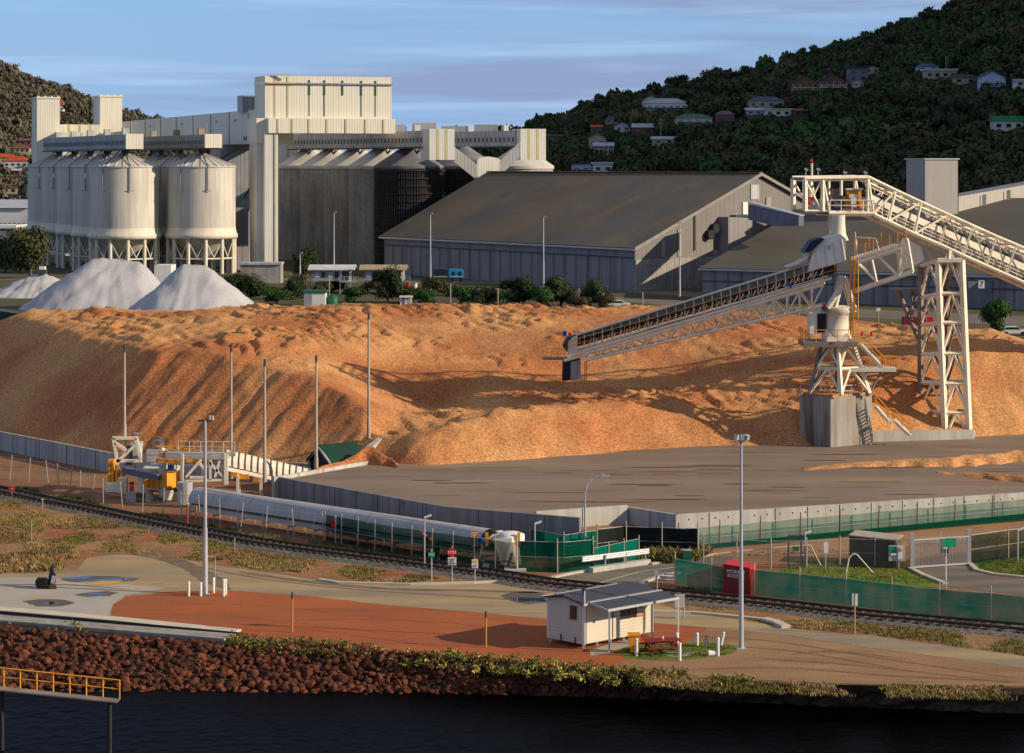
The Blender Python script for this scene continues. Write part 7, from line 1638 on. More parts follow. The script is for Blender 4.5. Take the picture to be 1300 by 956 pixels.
# weatherboard laps
nl = V(-ul.y, ul.x, 0); nl = nl if nl.dot(A-Rt) > 0 else -nl; nl = -ur.cross(V(0, 0, 1)).normalized() if False else nl
nF = V(ur.y, -ur.x, 0)        # outward normal of the long face
nL = -ur                      # outward of the left end (approximately)
mb.build('wall', m_board, o)
mb = MB()
k = 13
for i in range(1, k):
    z = Hw0+(zt-Hw0)*i/k; mb.beam(V(A.x, A.y, z)+nF*.012, V(Rt.x, Rt.y, z)+nF*.012, .03, .03); 
    nE = V(-ul.y, ul.x, 0); nE = nE if nE.x < 0 else -nE
    mb.beam(V(A.x, A.y, z)+nE*.012, V(Bk.x, Bk.y, z)+nE*.012, .03, .03)
mb.build('board_laps', m_board, o)
for p in (A, Rt, Bk): mb = MB(); mb.beam(V(p.x, p.y, Hw0), V(p.x, p.y, zt+.02), .11); mb.build('corner_trim', m_white, o)
def onF(t, z, off=.03): p = A+ur*t+nF*off; return V(p.x, p.y, z)
def onL(t, z, off=.03): p = A+ul*t+nE*off; return V(p.x, p.y, z)
def panel(fn, t0, t1, z0, z1, name, mat, off=.04, th=.05, parent=None):
    mb = MB(); a = fn(t0, z0, off); b = fn(t1, z0, off); c = fn(t1, z1, off); d = fn(t0, z1, off); n_ = (fn(0, 0, 1)-fn(0, 0, 0)); mb.extr([a, b, c, d], n_*(-th)); return mb.build(name, mat, parent or o)
zs = lambda f: Hw0+(zt-Hw0)*f
wn_ = panel(onL, Wl*.18, Wl*.36, zs(.60), zs(.92), 'window', m_glass, .05); panel(onL, Wl*.17, Wl*.37, zs(.585), zs(.60), 'sill', m_dkgrey, .08)
panel(onF, Wr*.04, Wr*.40, zs(.02), zs(.97), 'door', M('cream_door', (.62, .56, .44), .5, .03), .05)
wn_ = panel(onF, Wr*.53, Wr*.75, zs(.46), zs(.79), 'window', m_glass, .06)
for t in (.53, .64, .745): panel(onF, Wr*t, Wr*t+.05, zs(.45), zs(.80), 'window_bar', m_dkgrey, .08, .05)
panel(onF, Wr*.80, Wr*.845, zs(.66), zs(.80), 'notice', m_gsign, .06); panel(onF, Wr*.76, Wr*.86, zs(.45), zs(.50), 'orange_label', M('orange_label', (.65, .16, .02)), .06); panel(onF, Wr*.86, Wr*.93, zs(.1), zs(.9), 'side_door', M('cream_door', (.62, .56, .44)), .04)
panel(onF, Wr*.13, Wr*.15, zs(.5), zs(.54), 'door_handle', m_dkgrey, .1)
panel(onF, Wr*.41, Wr*.415, zs(.03), zs(.97), 'conduit', m_dkgrey, .06)
for t in (.1, .3): panel(onL, Wl*t*2, Wl*t*2+.06, zs(.0), zs(.16), 'vent_pipe', m_dkgrey, .08)
for i in range(6):
    for t in (0.03, .97):
        p = A+ur*Wr*(.02+.96*i/5)+ul*Wl*t; mb = MB(); mb.box((p.x, p.y, Hw0/2), (.14, .14, Hw0)); mb.build('stump', m_gal, o)
# roof: shallow gable, then porch awning in front
m_roofd = M('charcoal_roof', (.055, .06, .075), .5, .1, .5, rib=.38, ribcol=.25)
ov = .28
def rp(t, s, z): p = A+ur*t+ul*s; return V(p.x, p.y, z)
E = [rp(-ov, -ov, zt-.02), rp(Wr+ov, -ov, zt-.02), rp(Wr+ov, Wl/2, rdg+.06), rp(-ov, Wl/2, rdg+.06)]
mb = MB(); mb.extr(E, V(0, 0, .09)); E2 = [rp(-ov, Wl+ov, zt-.02), rp(Wr+ov, Wl+ov, zt-.02), rp(Wr+ov, Wl/2, rdg+.06), rp(-ov, Wl/2, rdg+.06)]; mb.extr(E2, V(0, 0, .09)); mb.build('roof', m_roofd, o)
mb = MB(); mb.beam(E[0]+V(0, 0, .04), E[1]+V(0, 0, .04), .12, .14); mb.beam(E2[0]+V(0, 0, .06), E2[1]+V(0, 0, .06), .1, .12); mb.build('gutter', m_gal, o)
mb = MB(); p = rp(Wr*.16, Wl*.30, rdg); mb.tube(p, p+V(0, 0, .38), .09, n=8); mb.tube(p+V(0, 0, .38), p+V(0, 0, .46), .16, n=8); mb.build('roof_vent', m_dkgrey, o)
pd = 1.75; pl0, pl1 = Wr*.03, Wr*1.06
mb = MB(); mb.extr([rp(pl0, -ov-.02, zt+.10), rp(pl1, -ov-.02, zt+.10), rp(pl1, -pd, zt-.18), rp(pl0, -pd, zt-.18)], V(0, 0, .07)); mb.build('awning', m_roofd, o)
mb = MB(); mb.beam(rp(pl0, -pd, zt-.16), rp(pl1, -pd, zt-.16), .09, .14); mb.beam(rp(pl0, -pd, zt-.16), rp(pl0, -ov, zt+.1), .07, .12); mb.beam(rp(pl0-.05, -ov-.05, zt+.14), rp(pl1, -ov-.05, zt+.14), .28, .05); mb.build('fascia', m_gal, o)
for t, mt in ((.03, m_gal), (1.0, m_pole), (.62, m_pole)):
    mb = MB(); mb.beam(rp(pl0+(pl1-pl0)*t, -pd+.04, 0), rp(pl0+(pl1-pl0)*t, -pd+.04, zt-.2), .10); mb.build('porch_post', mt if t < .9 else m_steel, o)
    if t == .62: bpy.data.objects.remove(C.objects[-1]) if False else None
mb = MB(); mb.beam(rp(0, -.12, Hw0), rp(0, -.12, zt+.75), .09); mb.build('downpipe', m_white, o)
# bin
g_ = G(807, 833); g_ = G(805, 829)
o = T('wheelie_bin', 'yellow wheelie bin under the hut porch', 'bin', g_, None)
mb = MB(); x, y = g_.x, g_.y
mb.add([V(x-.25, y-.28, .08), V(x+.25, y-.28, .08), V(x+.25, y+.22, .08), V(x-.25, y+.22, .08), V(x-.33, y-.36, 1.02), V(x+.33, y-.36, 1.02), V(x+.33, y+.36, 1.02), V(x-.33, y+.36, 1.02)], [(0,1,5,4),(1,2,6,5),(2,3,7,6),(3,0,4,7),(3,2,1,0),(4,5,6,7)]); mb.build('body', m_yel, o)
mb = MB(); mb.box((x, y, 1.07), (.72, .80, .08)); mb.box((x, y+.42, 1.04), (.6, .08, .08)); mb.build('lid', m_yel, o)
for s_ in (-.28, .28): mb = MB(); mb.tube(V(x+s_-.04, y+.28, .12), V(x+s_+.04, y+.28, .12), .12, n=12); mb.build('wheel', m_black, o)
# picnic table
m_mar = M('maroon_timber', (.20, .022, .022), .7, .12, 2, streak=.1)
g_ = G(840, 829); o = T('picnic_table', 'maroon timber picnic table with attached benches on the little lawn', 'picnic table', g_)
def tl_(x, y, z): c, s__ = math.cos(R(14)), math.sin(R(14)); return V(g_.x+x*c-y*s__, g_.y+x*s__+y*c, z)
mb = MB()
for i in range(5): y = -.36+i*.18; mb.beam(tl_(-1.05, y, .76), tl_(1.05, y, .76), .165, .045)
mb.build('tabletop', m_mar, o)
for s_ in (-.78, .78):
    mb = MB(); mb.beam(tl_(-1.05, s_-.08, .45), tl_(1.05, s_-.08, .45), .14, .045); mb.beam(tl_(-1.05, s_+.08, .45), tl_(1.05, s_+.08, .45), .14, .045); mb.build('bench', m_mar, o)
for x in (-.8, .8):
    for s_ in (-1, 1): mb = MB(); mb.beam(tl_(x, .28*s_, .74), tl_(x, .68*s_, 0), .06, .12); mb.build('leg', m_mar, o)
    mb = MB(); mb.beam(tl_(x+.06, -.88, .40), tl_(x+.06, .88, .40), .05, .12); mb.beam(tl_(x, 0, .4), tl_(x*.3, 0, .72), .05, .09); mb.build('brace', m_mar, o)
mb = MB(); mb.tube(tl_(.1, .1, .78), tl_(.1, .1, .93), .05, n=10); solo(mb, 'cup', m_white, 'small white cup left standing on the maroon picnic table', 'cup')
# ---------------------------------------------------------------- black mooring winch at left
g_ = G(58, 747); o = T('quick_release_hook', 'black quayside mooring machine with an upright arm on the apron', 'mooring hook', g_)
x, y = g_.x, g_.y
mb = MB(); mb.bx(x-.45, x+.55, y-.35, y+.35, 0, .12); mb.tube(V(x, y, .1), V(x, y, .5), .28, n=14); mb.build('base', m_black, o)
for i in range(3):
    mb = MB(); xx = x-.45+i*.22; mb.extr([V(xx+math.cos(k*.628)*.05, y-.35-.02*i, .42)+V(math.cos(k*.628)*.0, math.sin(k*.628)*.0, math.sin(k*.628)*.32)+V(math.cos(k*.628)*.13, 0, 0) for k in range(10)], V(0, .5, 0)); mb.build('hook_plate', m_black, o)
mb = MB(); mb.extr([V(x+.18, y-.2, .3), V(x+.62, y-.2, .3), V(x+.66, y-.2, .8), V(x+.52, y-.2, 1.1), V(x+.44, y-.2, 1.42), V(x+.34, y-.2, 1.38), V(x+.22, y-.2, .8)], V(0, .4, 0)); mb.build('arm', m_black, o)
mb = MB(); mb.tube(V(x+.30, y, 1.42), V(x+.62, y, 1.45), .10, n=10); mb.tube(V(x+.50, y, 1.40), V(x+.50, y, 1.62), .12, .08, n=10); mb.build('capstan_head', m_dkgrey, o)
mb = MB(); mb.box((x+.55, y-.25, .62), (.26, .06, .5), 0, .2); mb.build('side_plate', m_gal, o)
mb = MB(); mb.bx(x+.35, x+.78, y-.4, y-.3, 0, .3); mb.build('foot_bracket', M('rusty_iron', (.12, .06, .035)), o)
# sign stand by left pole
g_ = G(273, 745); o = T('small_sign', 'small blue-grey street-name blade on a thin post behind the bollards', 'sign', g_); D = g_.y
mb = MB(); mb.tube(g_, P(273, 706, D), .035, n=6); mb.build('post', m_pole, o); mb = MB(); mb.box(P(278, 710, D), (.55, .03, .14)); mb.build('blade', m_dkgrey, o); mb = MB(); mb.box(P(268, 706.5, D), (.6, .03, .04)); mb.build('arm', m_creamp, o)
GS = 'little marker stakes in the grass left of the pole'
for px, yb, yt, lab, mt in ((54, 647, 634, 'white-topped stake beside the railway at far left', m_white), (298, 702, 683, 'pale stake in the dry grass beyond the left light pole', m_pole), (40, 690, 661, 'thin yellowish stake in the grass at far left', m_yp)):
    g_ = G(px, yb); o = T('marker_stake', lab, 'stake', g_, GS); mb = MB(); mb.tube(g_, P(px, yt, g_.y), .035, n=6); mb.build('stake', m_pole, o)
    mb = MB(); mb.box(P(px, yt, g_.y), (.22 if px == 54 else .08, .05, .08)); mb.build('cap', mt, o)
o = sign(15, 632, 617, [(15, 620.5, 8, 5.5, m_rsign, 'r', ('STOP', .14), m_wsign)], 'tiny red sign on the ballast at the far left of the railway')
# ---------------------------------------------------------------- catwalk with yellow rail, bottom left
o = T('catwalk', 'yellow-railed catwalk over the water in the bottom left corner', 'catwalk', P(30, 880, 118))
a, b = P(-60, 871, 118.5), P(150, 905, 116.5); a.z = 1.0; b.z = .55; a = P(-60, 868, 119); b = P(150, 890, 118)
mb = MB(); mb.beam(a, b, .7, .07); mb.build('deck', m_steeldk, o)
mb = MB()
for i in range(11):
    p = a.lerp(b, i/10); mb2 = MB(); mb2.tube(p+V(0, .4, 0), p+V(0, .4, .95), .04, n=6); mb2.build('post', m_yel, o)
mb.tube(a+V(0, .4, .95), b+V(0, .4, .95), .04, n=6); mb.tube(a+V(0, .4, .5), b+V(0, .4, .5), .03, n=6); mb.build('handrail', m_yel, o)
for t in (.3, .95): p = a.lerp(b, t); mb = MB(); mb.tube(V(p.x, p.y, -3), V(p.x, p.y, p.z), .10, n=8); mb.build('pile', M('dark_catwalk_pile', (.03, .025, .02), .8), o)
# ---------------------------------------------------------------- white heaps, fence, cabins, truck beyond the pile
m_salt = M('white_sand', (.42, .415, .425), .9, .10, .15, fine=.06, fscale=2.5, bump=.05, bscale=1.2, spec=.1)
def heap(pl, pr, kl, kr, yt, ytr, D, depth, label):
    zb = 0; yb = YH+H/D*F; nU, nV = 60, 26; xl = (pl-650)/F*D; xr = (pr-650)/F*D; xk, xk2 = (kl-650)/F*D, (kr-650)/F*D; h1 = H-(yt-YH)/F*D; h2 = H-(ytr-YH)/F*D
    def hz(x, y):
        t = np.interp(x, [xk, xk2], [h1, h2]) if xk2 > xk else h1
        dx = max(0, xk-x)/(xk-xl) if x < xk else max(0, x-xk2)/(xr-xk2); dy = abs(y)/(depth)
        z = t*(1-math.sqrt(dx*dx+dy*dy)); return z
    vs = []
    for i in range(nU+1):
        for j in range(nV+1):
            x = xl+(xr-xl)*i/nU; y = -depth+2*depth*j/nV; z = hz(x, y)
            if z > 0: z += mnoise.noise(V(x*.35, y*.35, D))*.5+mnoise.noise(V(x*1.2, y*1.2, D))*.2+mnoise.noise(V(math.atan2(y+.01, x-(xk+xk2)/2)*9, math.hypot(x-(xk+xk2)/2, y)*.12, D))*.28
            vs.append(V(x, D+y, max(-.3, z)))
    mb = MB(); mb.add(vs, [(i*(nV+1)+j, (i+1)*(nV+1)+j, (i+1)*(nV+1)+j+1, i*(nV+1)+j+1) for i in range(nU) for j in range(nV)], True)
    return solo(mb, 'sand_heap', m_salt, label, 'sand heap', 'white sand heaps behind the chip pile')
heap(-22, 120, 44, 57, 348, 347, 500, 11, 'small white heap at the left edge, lowest of the three')
heap(25, 232, 118, 178, 327, 331, 455, 13, 'widest flat-topped white heap in the middle of the three')
heap(150, 346, 232, 262, 336, 337, 425, 12, 'sharp white heap on the right of the three')
mb = MB(); a, b = P(-60, 0, 425), P(44, 0, 400); mb.add([V(a.x, a.y, 0), V(b.x, b.y, 0), V(b.x, b.y, 2.1), V(a.x, a.y, 2.6)], [(0, 1, 2, 3)])
solo(mb, 'shade_cloth_fence', M('deep_green_cloth', (.008, .05, .04), .9), 'deep green cloth fence at the left edge below the white heaps', 'fence')
sheet('roadside_lawn', None, M('rough_lawn', (.07, .09, .025), .95, .2, .2, fine=.2, fscale=2), 3, .3, 3, 0, [V(-110, 300, 0), V(-50, 300, 0), V(-70, 395, 0), V(-110, 400, 0)])
sheet('port_road', [(-100, 352), (300, 352), (640, 356), (900, 372), (1500, 394), (1500, 402), (900, 378), (640, 361), (300, 356), (-100, 356)], m_roadd, 4, .1, 6)
sheet('port_road', [(700, 372), (900, 384), (1500, 410), (1500, 426), (900, 392), (700, 376)], m_roadd, 4, .1, 6)
def cabin(px0, px1, yt, yb, label, rf, porch=None):
    D = G(0, 372).y-4; a, b = P(px0, yb, D), P(px1, yb, D); o = T('portable_cabin', label, 'cabin', V((a.x+b.x)/2, D, 0), 'portable cabins below the silos')
    zr = P(0, yt, D).z; ze = zr-.5; sp = px0+(px1-px0)*.70; m = P(sp, yb, D)
    mb = MB(); mb.bx(a.x, b.x, D, D+7, a.z, ze); mb.build('wall', M('cabin_wall_shade', (.30, .31, .34), .7, .1), o)  # long side coloured cool and dark as if in shade
    mb = MB(); mb.bx(m.x, b.x+.05, D-.05, D+.1, a.z, ze-.02); mb.build('sunlit_end_panel', M('cabin_sunlit_wall', (.60, .58, .50), .7, .05), o)  # paler panel on the same flat front, coloured as a sunlit end
    mb = MB(); mb.extr([V(a.x-1.2, D-.8, ze), V(b.x+.8, D-.8, ze), V(b.x+.8, D+3.4, zr+.35), V(a.x-1.2, D+3.4, zr+.35)], V(0, 0, .2)); mb.extr([V(a.x-1.2, D+7.6, ze), V(b.x+.8, D+7.6, ze), V(b.x+.8, D+3.4, zr+.35), V(a.x-1.2, D+3.4, zr+.35)], V(0, 0, .2)); mb.build('roof', rf, o)
    for i in range(4):
        mb = MB(); x = a.x+(m.x-a.x)*(i+.5)/4; mb.box((x, D-.04, (a.z+ze)/2+.2), (.9, .1, 1.2)); mb.build('window', m_glass if i % 2 else M('pale_blind', (.4, .42, .46)), o)
    for i in range(2):
        mb = MB(); x = m.x+(b.x-m.x)*(.35+.3*i); mb.box((x, D-.12, (a.z+ze)/2), (.8, .1, 1.9)); mb.build('glass_door', m_glass, o)
    mb = MB(); rail(mb, [V(m.x, D-1.2, a.z), V(b.x+1.5, D-1.2, a.z)], 1, .05, 1); mb.bx(m.x, b.x+1.5, D-1.3, D-.1, a.z-.15, a.z); mb.build('porch', m_gal, o)
    for x in (a.x+.3, m.x, b.x-.3): mb = MB(); mb.box((x, D+.5, a.z/2), (.3, .3, a.z)); mb.build('stump', m_gal, o)
    return o
cabin(398, 446, 340, 357, 'left portable cabin with white roof and double glass doors', M('cabin_roof_white', (.55, .56, .56)))
cabin(463, 512, 340, 356, 'right portable cabin with tan roof partly behind a dark bush', M('cabin_roof_tan', (.34, .27, .17)))
g_ = G(398, 389); D = g_.y; o = T('kiosk', 'white boxy kiosk with green roof edge behind the crest of the chip pile', 'kiosk', g_)
a, b, m = P(386, 0, D), P(413, 0, D), P(396, 0, D); mb = MB(); mb.bx(a.x, b.x, D, D+4, -.1, P(0, 372, D).z); mb.build('wall', m_white, o); mb = MB(); mb.bx(a.x-.2, b.x+.2, D-.2, D+4.2, P(0, 372, D).z+.01, P(0, 370, D).z+.1); mb.build('roof', m_green, o); mb = MB(); mb.bx(a.x, m.x, D-.04, D+.02, .0, P(0, 373, D).z); mb.build('painted_shade_panel', M('cabin_wall_shade', (.30, .31, .34)), o)  # grey panel paints a shaded side onto the flat white front
g_ = G(422, 388); o = T('water_tank', 'small dark round tank right of the white kiosk', 'tank', g_); mb = MB(); mb.lathe(g_, [(1.1, 0), (1.1, 1.7), (.3, 2.1), (.01, 2.1)], 16); mb.build('shell', m_green, o); mb = MB(); mb.tube(g_+V(0, 0, 2), g_+V(0, 0, 2.4), .2, n=8); mb.build('lid', m_dkgrey, o)
g_ = G(515, 388); D = g_.y; o = T('weighbridge_booth', 'little white open booth just above the chip crest', 'booth', g_); mb = MB()
for px in (509, 515, 522): mb.beam(P(px, 388, D), P(px, 376, D), .3)
mb.box(P(515.5, 376.5, D), (2.6, 1.6, .3)); mb.build('frame', m_white, o); mb = MB(); mb.box(P(515, 383, D)+V(0, .6, 0), (2.0, .2, 1.2)); mb.build('counter', m_gal, o)
# blue truck and dark truck
def truck(px0, px1, yt, yb, mat, label, D=500):
    a, b = P(px0, yb, D), P(px1, yb, D); o = T('truck', label, 'truck', V((a.x+b.x)/2, D, a.z-.9), 'trucks parked before the long shed wall'); zt = P(0, yt, D).z; w_ = b.x-a.x
    mb = MB(); mb.extr([V(a.x, D, a.z), V(b.x, D, a.z), V(b.x, D, zt-.6), V(b.x-.4, D, zt), V(a.x, D, zt)], V(0, 2.4, 0)); mb.build('body', mat, o)
    mb = MB(); mb.box((a.x+w_*.3, D-.02, zt-.9), (w_*.22, .06, .8)); mb.build('window', m_glass, o); mb = MB(); mb.box((a.x+w_*.75, D-.02, zt-.9), (w_*.22, .06, .8)); mb.build('window', m_glass, o)
    mb = MB(); mb.box((a.x+w_/2, D-.03, a.z+.3), (w_*.9, .08, .2)); mb.build('bumper', m_gal, o)
    for t in (.2, .8): mb = MB(); mb.tube(V(a.x+w_*t, D-.1, a.z-.35), V(a.x+w_*t, D+.3, a.z-.35), .5, n=14); mb.build('wheel', m_black, o)
    return o
truck(570, 588.5, 342, 353, M('bright_blue_paint', (.01, .24, .50), .4), 'bright blue truck cab parked before the long shed wall')
truck(550, 569, 341, 353, M('dark_blue_paint', (.02, .03, .05), .4), 'dark truck parked nose to tail left of the bright blue one')
for px, yb, c, lab in ((518, 381, m_red, 'red drum right of the second cabin'), (527, 381, m_white, 'white drum right of the red one below the cabins'), (538, 381, m_redd, 'dark red drum below the dark truck'), (546, 381, m_white, 'farther white drum below the dark truck')):
    g_ = P(px, 366, 440); g_.z = max(0, g_.z); g_.y = 440; o = T('drum', lab, 'drum', V(g_.x, 470, 0), 'coloured drums below the trucks'); D = 84000/(368-YH); x = (px-650)/F*D; o.location = V(x, D, 0); mb = MB(); mb.tube(V(x, D, 0), V(x, D, 1.5), .5, n=10); mb.build('shell', c, o); mb = MB(); mb.tube(V(x, D, 1.5), V(x, D, 1.6), .52, n=10); mb.build('lid', m_dkgrey, o)
g_ = G(704, 372); D = g_.y; o = T('warning_board', 'yellow and red board standing before the long shed wall', 'sign', g_); mb = MB(); mb.tube(g_, P(704, 364, D), .1, n=6); mb.build('post', m_pole, o); mb = MB(); mb.box(P(704, 361, D), (1.5, .1, .9)); mb.build('board', m_yel, o); mb = MB(); mb.box(P(705, 361, D)+V(0, -.07, 0), (.7, .05, .6)); mb.build('symbol', m_red, o)
for k, (px, lab) in enumerate(((1156, 'red container end half hidden behind the lattice tower base'), (1176, 'second red container right behind the lattice tower'))):
    g_ = G(px, 416); D = g_.y; o = T('container', lab, 'container', g_, 'red containers behind the lattice tower'); mb = MB(); mb.box(g_+V(0, 1.2, 1.0), (2.3, 2.4, 1.6)); mb.build('shell', m_redd if k == 0 else m_red, o); mb = MB(); mb.box(g_+V(0, -.04, 1.0), (.1, .06, 1.5)); mb.build('door_bar', m_gal, o)
# cars tucked beyond the crest
def car(px, yb, mat, label, L_=4.4):
    g_ = G(px, yb); x, y = g_.x, g_.y; o = T('parked_car', label, 'car', g_, 'cars parked on the port road'); 
    mb = MB(); mb.extr([V(x-L_/2, y, .35), V(x+L_/2, y, .35), V(x+L_/2, y, .85), V(x+L_*.28, y, .95), V(x+L_*.12, y, 1.42), V(x-L_*.30, y, 1.42), V(x-L_*.46, y, .95), V(x-L_/2, y, .85)], V(0, 1.75, 0)); mb.build('body', mat, o)
    mb = MB(); mb.extr([V(x+L_*.24, y-.02, .97), V(x+L_*.11, y-.02, 1.36), V(x-L_*.28, y-.02, 1.36), V(x-L_*.40, y-.02, .97)], V(0, .03, 0)); mb.build('side_window', m_glass, o)
    for t in (-.31, .31): mb = MB(); mb.tube(V(x+L_*t, y-.03, .33), V(x+L_*t, y+.2, .33), .33, n=14); mb.build('wheel', m_black, o)
car(542, 386, M('silver_paint', (.4, .41, .43), .35), 'silver car showing above the chip crest below the trucks')
car(786, 391, m_white, 'white car low behind the chip crest before the shed corner')
car(1288, 426, m_white, 'white car at the right edge behind the chip peak')
g_ = G(53, 352); o = T('loader', 'tiny blue and white loader on top of the small white heap', 'vehicle', P(53.5, 348, 499)); c = P(53.5, 347.6, 499); mb = MB(); mb.box(c+V(0, 0, .5), (1.9, 1.6, .8)); mb.build('body', m_dkgrey, o); mb = MB(); mb.box(c+V(.1, 0, 1.2), (1.2, 1.2, .7)); mb.build('cab', m_white, o)
o = T('site_building', 'low concrete wall building between silo legs and the shrubs', 'building', G(330, 352)); D = 84000/(362-YH); mb = MB(); mb.bx(P(300, 0, D).x, P(352, 0, D).x, D+8, D+14, 0, P(0, 338, D).z); mb.build('wall', m_conc_dark, o); mb = MB(); mb.bx(P(299, 0, D).x, P(353, 0, D).x, D+7.6, D+14.4, P(0, 338, D).z+.01, P(0, 336, D).z+.1); mb.build('roof', m_gal2, o)
mb = MB(); D = 540; a, b = P(196, 0, D), P(217, 0, D); mb.bx(a.x, b.x, D, D+8, 0, P(0, 337, D).z); solo(mb, 'white_shed', m_white, 'small white shed between the silo legs and the white heaps', 'shed')
# ---------------------------------------------------------------- rocks, grass, weeds
m_rock = M('red_brown_rock', (.125, .043, .023), .95, .4, .9, fine=.3, fscale=4, c2=(.06, .024, .016), c2s=.8, bump=.06, bscale=4, spec=.1)
def rock_mesh(seed, sub=2):
    bm = bmesh.new(); bmesh.ops.create_icosphere(bm, subdivisions=sub, radius=1); rnd = random.Random(seed); o3 = V(rnd.uniform(0, 99), rnd.uniform(0, 99), 0); sq = V(rnd.uniform(.8, 1.25), rnd.uniform(.7, 1.1), rnd.uniform(.55, .85))
    for v in bm.verts:
        d = 1+.35*mnoise.noise(v.co*1.1+o3)+.14*mnoise.noise(v.co*3+o3); v.co = Vector((v.co.x*sq.x, v.co.y*sq.y, v.co.z*sq.z))*d
    # chop facets
    for _ in range(4):
        n_ = V(rnd.uniform(-1, 1), rnd.uniform(-1, 1), rnd.uniform(-.3, 1)).normalized(); k = rnd.uniform(.55, .8)
        for v in bm.verts:
            e = v.co.dot(n_)-k
            if e > 0: v.co -= n_*e
    me = bpy.data.meshes.new('boulder'); bm.to_mesh(me); bm.free(); me.materials.append(m_rock); return me
RM = [rock_mesh(i) for i in range(9)]
rnd = random.Random(21); rocks = []
for row in range(15):
    px = -40
    while px < 1330:
        t = (row+rnd.uniform(-.5, .5))/14*1.12; a = bt(px); b = bb(px); wdt = (a-b).length
        px += rnd.uniform(8, 14)
        if wdt < 4.0 and row % 2: continue
        p = a.lerp(b, max(.04, t)); p.x += rnd.uniform(-.2, .2); p.y += rnd.uniform(-.15, .15)
        s_ = rnd.uniform(.17, .35)*(1.35 if rnd.random() < .1 else 1) if wdt > 4 else rnd.uniform(.16, .32)
        if p.x < -13.5 and t < .12: continue
        if px > 860: continue
        rocks.append((p, s_))
def vis(r): p, s_ = r; py = YH-(p.z-H)/p.y*F; return s_ if py < 905 else 0
rocks.sort(key=vis, reverse=True)
for i, (p, s_) in enumerate(rocks[:300]):
    o = bpy.data.objects.new('boulder', RM[i % 9]); C.objects.link(o); o.location = p+V(0, 0, s_*.25); o.scale = (s_, s_, s_); o.rotation_euler = (rnd.uniform(-.5, .5), rnd.uniform(-.5, .5), rnd.uniform(0, 6.28)); tag(o, 'rounded red-brown boulder in the rock bank at the water', 'boulder', 'boulders of the rock bank')
vs = []; fs = []; n = 0
for i, (p, s_) in enumerate(rocks[300:]+[(bt(x).lerp(bb(x), rnd.uniform(0.03, 1.05)), rnd.uniform(.10, .22)) for x in np.linspace(-40, 880, 1300)]):
    if p.x < -13.5 and p.z > -.15: continue
    me = RM[i % 9]; m = Matrix.Translation(p+V(0, 0, s_*.3)) @ Matrix.Rotation(rnd.uniform(0, 6.28), 4, 'Z') @ Matrix.Rotation(rnd.uniform(-.5, .5), 4, 'X') @ Matrix.Diagonal((s_, s_, s_, 1))
    vs += [tuple(m @ v.co) for v in me.vertices]; fs += [tuple(j+n for j in f.vertices) for f in me.polygons]; n += len(me.vertices)
me = bpy.data.meshes.new('rubble'); me.from_pydata(vs, [], fs); me.materials.append(m_rock); o = bpy.data.objects.new('rubble', me); C.objects.link(o); tag(o, 'small dark red rubble filling the gaps of the rock bank', 'rubble', None, 'stuff')
# grass blades
def inpoly(x, y, poly):
    c = False; j = len(poly)-1
    for i in range(len(poly)):
        xi, yi = poly[i]; xj, yj = poly[j]
        if (yi > y) != (yj > y) and x < (xj-xi)*(y-yi)/(yj-yi)+xi: c = not c
        j = i
    return c
def tufts(name, poly, count, h, mats, label, blades=9, spread=.22, z=0, clump=.0, seed=1, w_=.03):
    rnd = random.Random(seed); acc = [([], []) for _ in mats]; xs_ = [p[0] for p in poly]; ys_ = [p[1] for p in poly]; k = 0; tries = 0
    while k < count and tries < count*30:
        tries += 1; x = rnd.uniform(min(xs_), max(xs_)); y = rnd.uniform(min(ys_), max(ys_))
        if not inpoly(x, y, poly): continue
        g_ = G(x, y, z)
        if clump and mnoise.noise(V(g_.x*.35, g_.y*.16, seed)) < clump-.2+rnd.uniform(-.15, .15): continue
        k += 1; b = min(len(mats)-1, int((mnoise.noise(V(g_.x*.3, g_.y*.3, 9+seed))*.9+.5+rnd.uniform(-.2, .2))*len(mats))); b = max(0, b); vs, fs = acc[b]; hh = h*rnd.uniform(.45, 1.25)
        for _ in range(blades):
            a = rnd.uniform(0, 6.28); r_ = rnd.uniform(0, spread); p = g_+V(math.cos(a)*r_, math.sin(a)*r_, 0); l_ = V(rnd.uniform(-.45, .45), rnd.uniform(-.45, .45), 1)*hh*rnd.uniform(.5, 1); c = rnd.uniform(0, 3.14); s_ = V(math.cos(c), math.sin(c), 0)*w_
            n = len(vs); vs += [tuple(p-s_), tuple(p+s_), tuple(p+l_*.6+s_*.7), tuple(p+l_*1.0+V(l_.x*.4, l_.y*.4, -hh*.05))]; fs.append((n, n+1, n+2, n+3))
    for (vs, fs), m in zip(acc, mats):
        if not vs: continue
        me = bpy.data.meshes.new(name); me.from_pydata(vs, [], fs); me.materials.append(m); o = bpy.data.objects.new(name, me); C.objects.link(o); tag(o, label, 'grass', None, 'stuff')
g_dry = Mleaf('dry_grass_blades', (.28, .19, .075)); g_str = Mleaf('straw_blades', (.20, .145, .06)); g_grn = Mleaf('green_blades', (.085, .11, .025)); g_dk = Mleaf('dark_weed_blades', (.055, .06, .025)); g_yel = Mleaf('yellow_green_blades', (.17, .155, .035))
tufts('dry_grass', [(-20, 640), (20, 634), (120, 652), (330, 701), (480, 723), (560, 735), (500, 741), (400, 733), (300, 719), (210, 706), (150, 701), (100, 704), (40, 700), (-20, 690)], 3400, .24, [g_dry, g_str, g_yel], 'dry yellow grass tufts between the railway and the road', 9, .3, clump=.10)
tufts('dry_grass', [(-20, 702), (60, 700), (100, 708), (96, 722), (50, 727), (-20, 729)], 420, .5, [g_dry, g_str], 'dry straw tufts on the spit of soil by the mooring machine', 12, .3, clump=.2, seed=2)
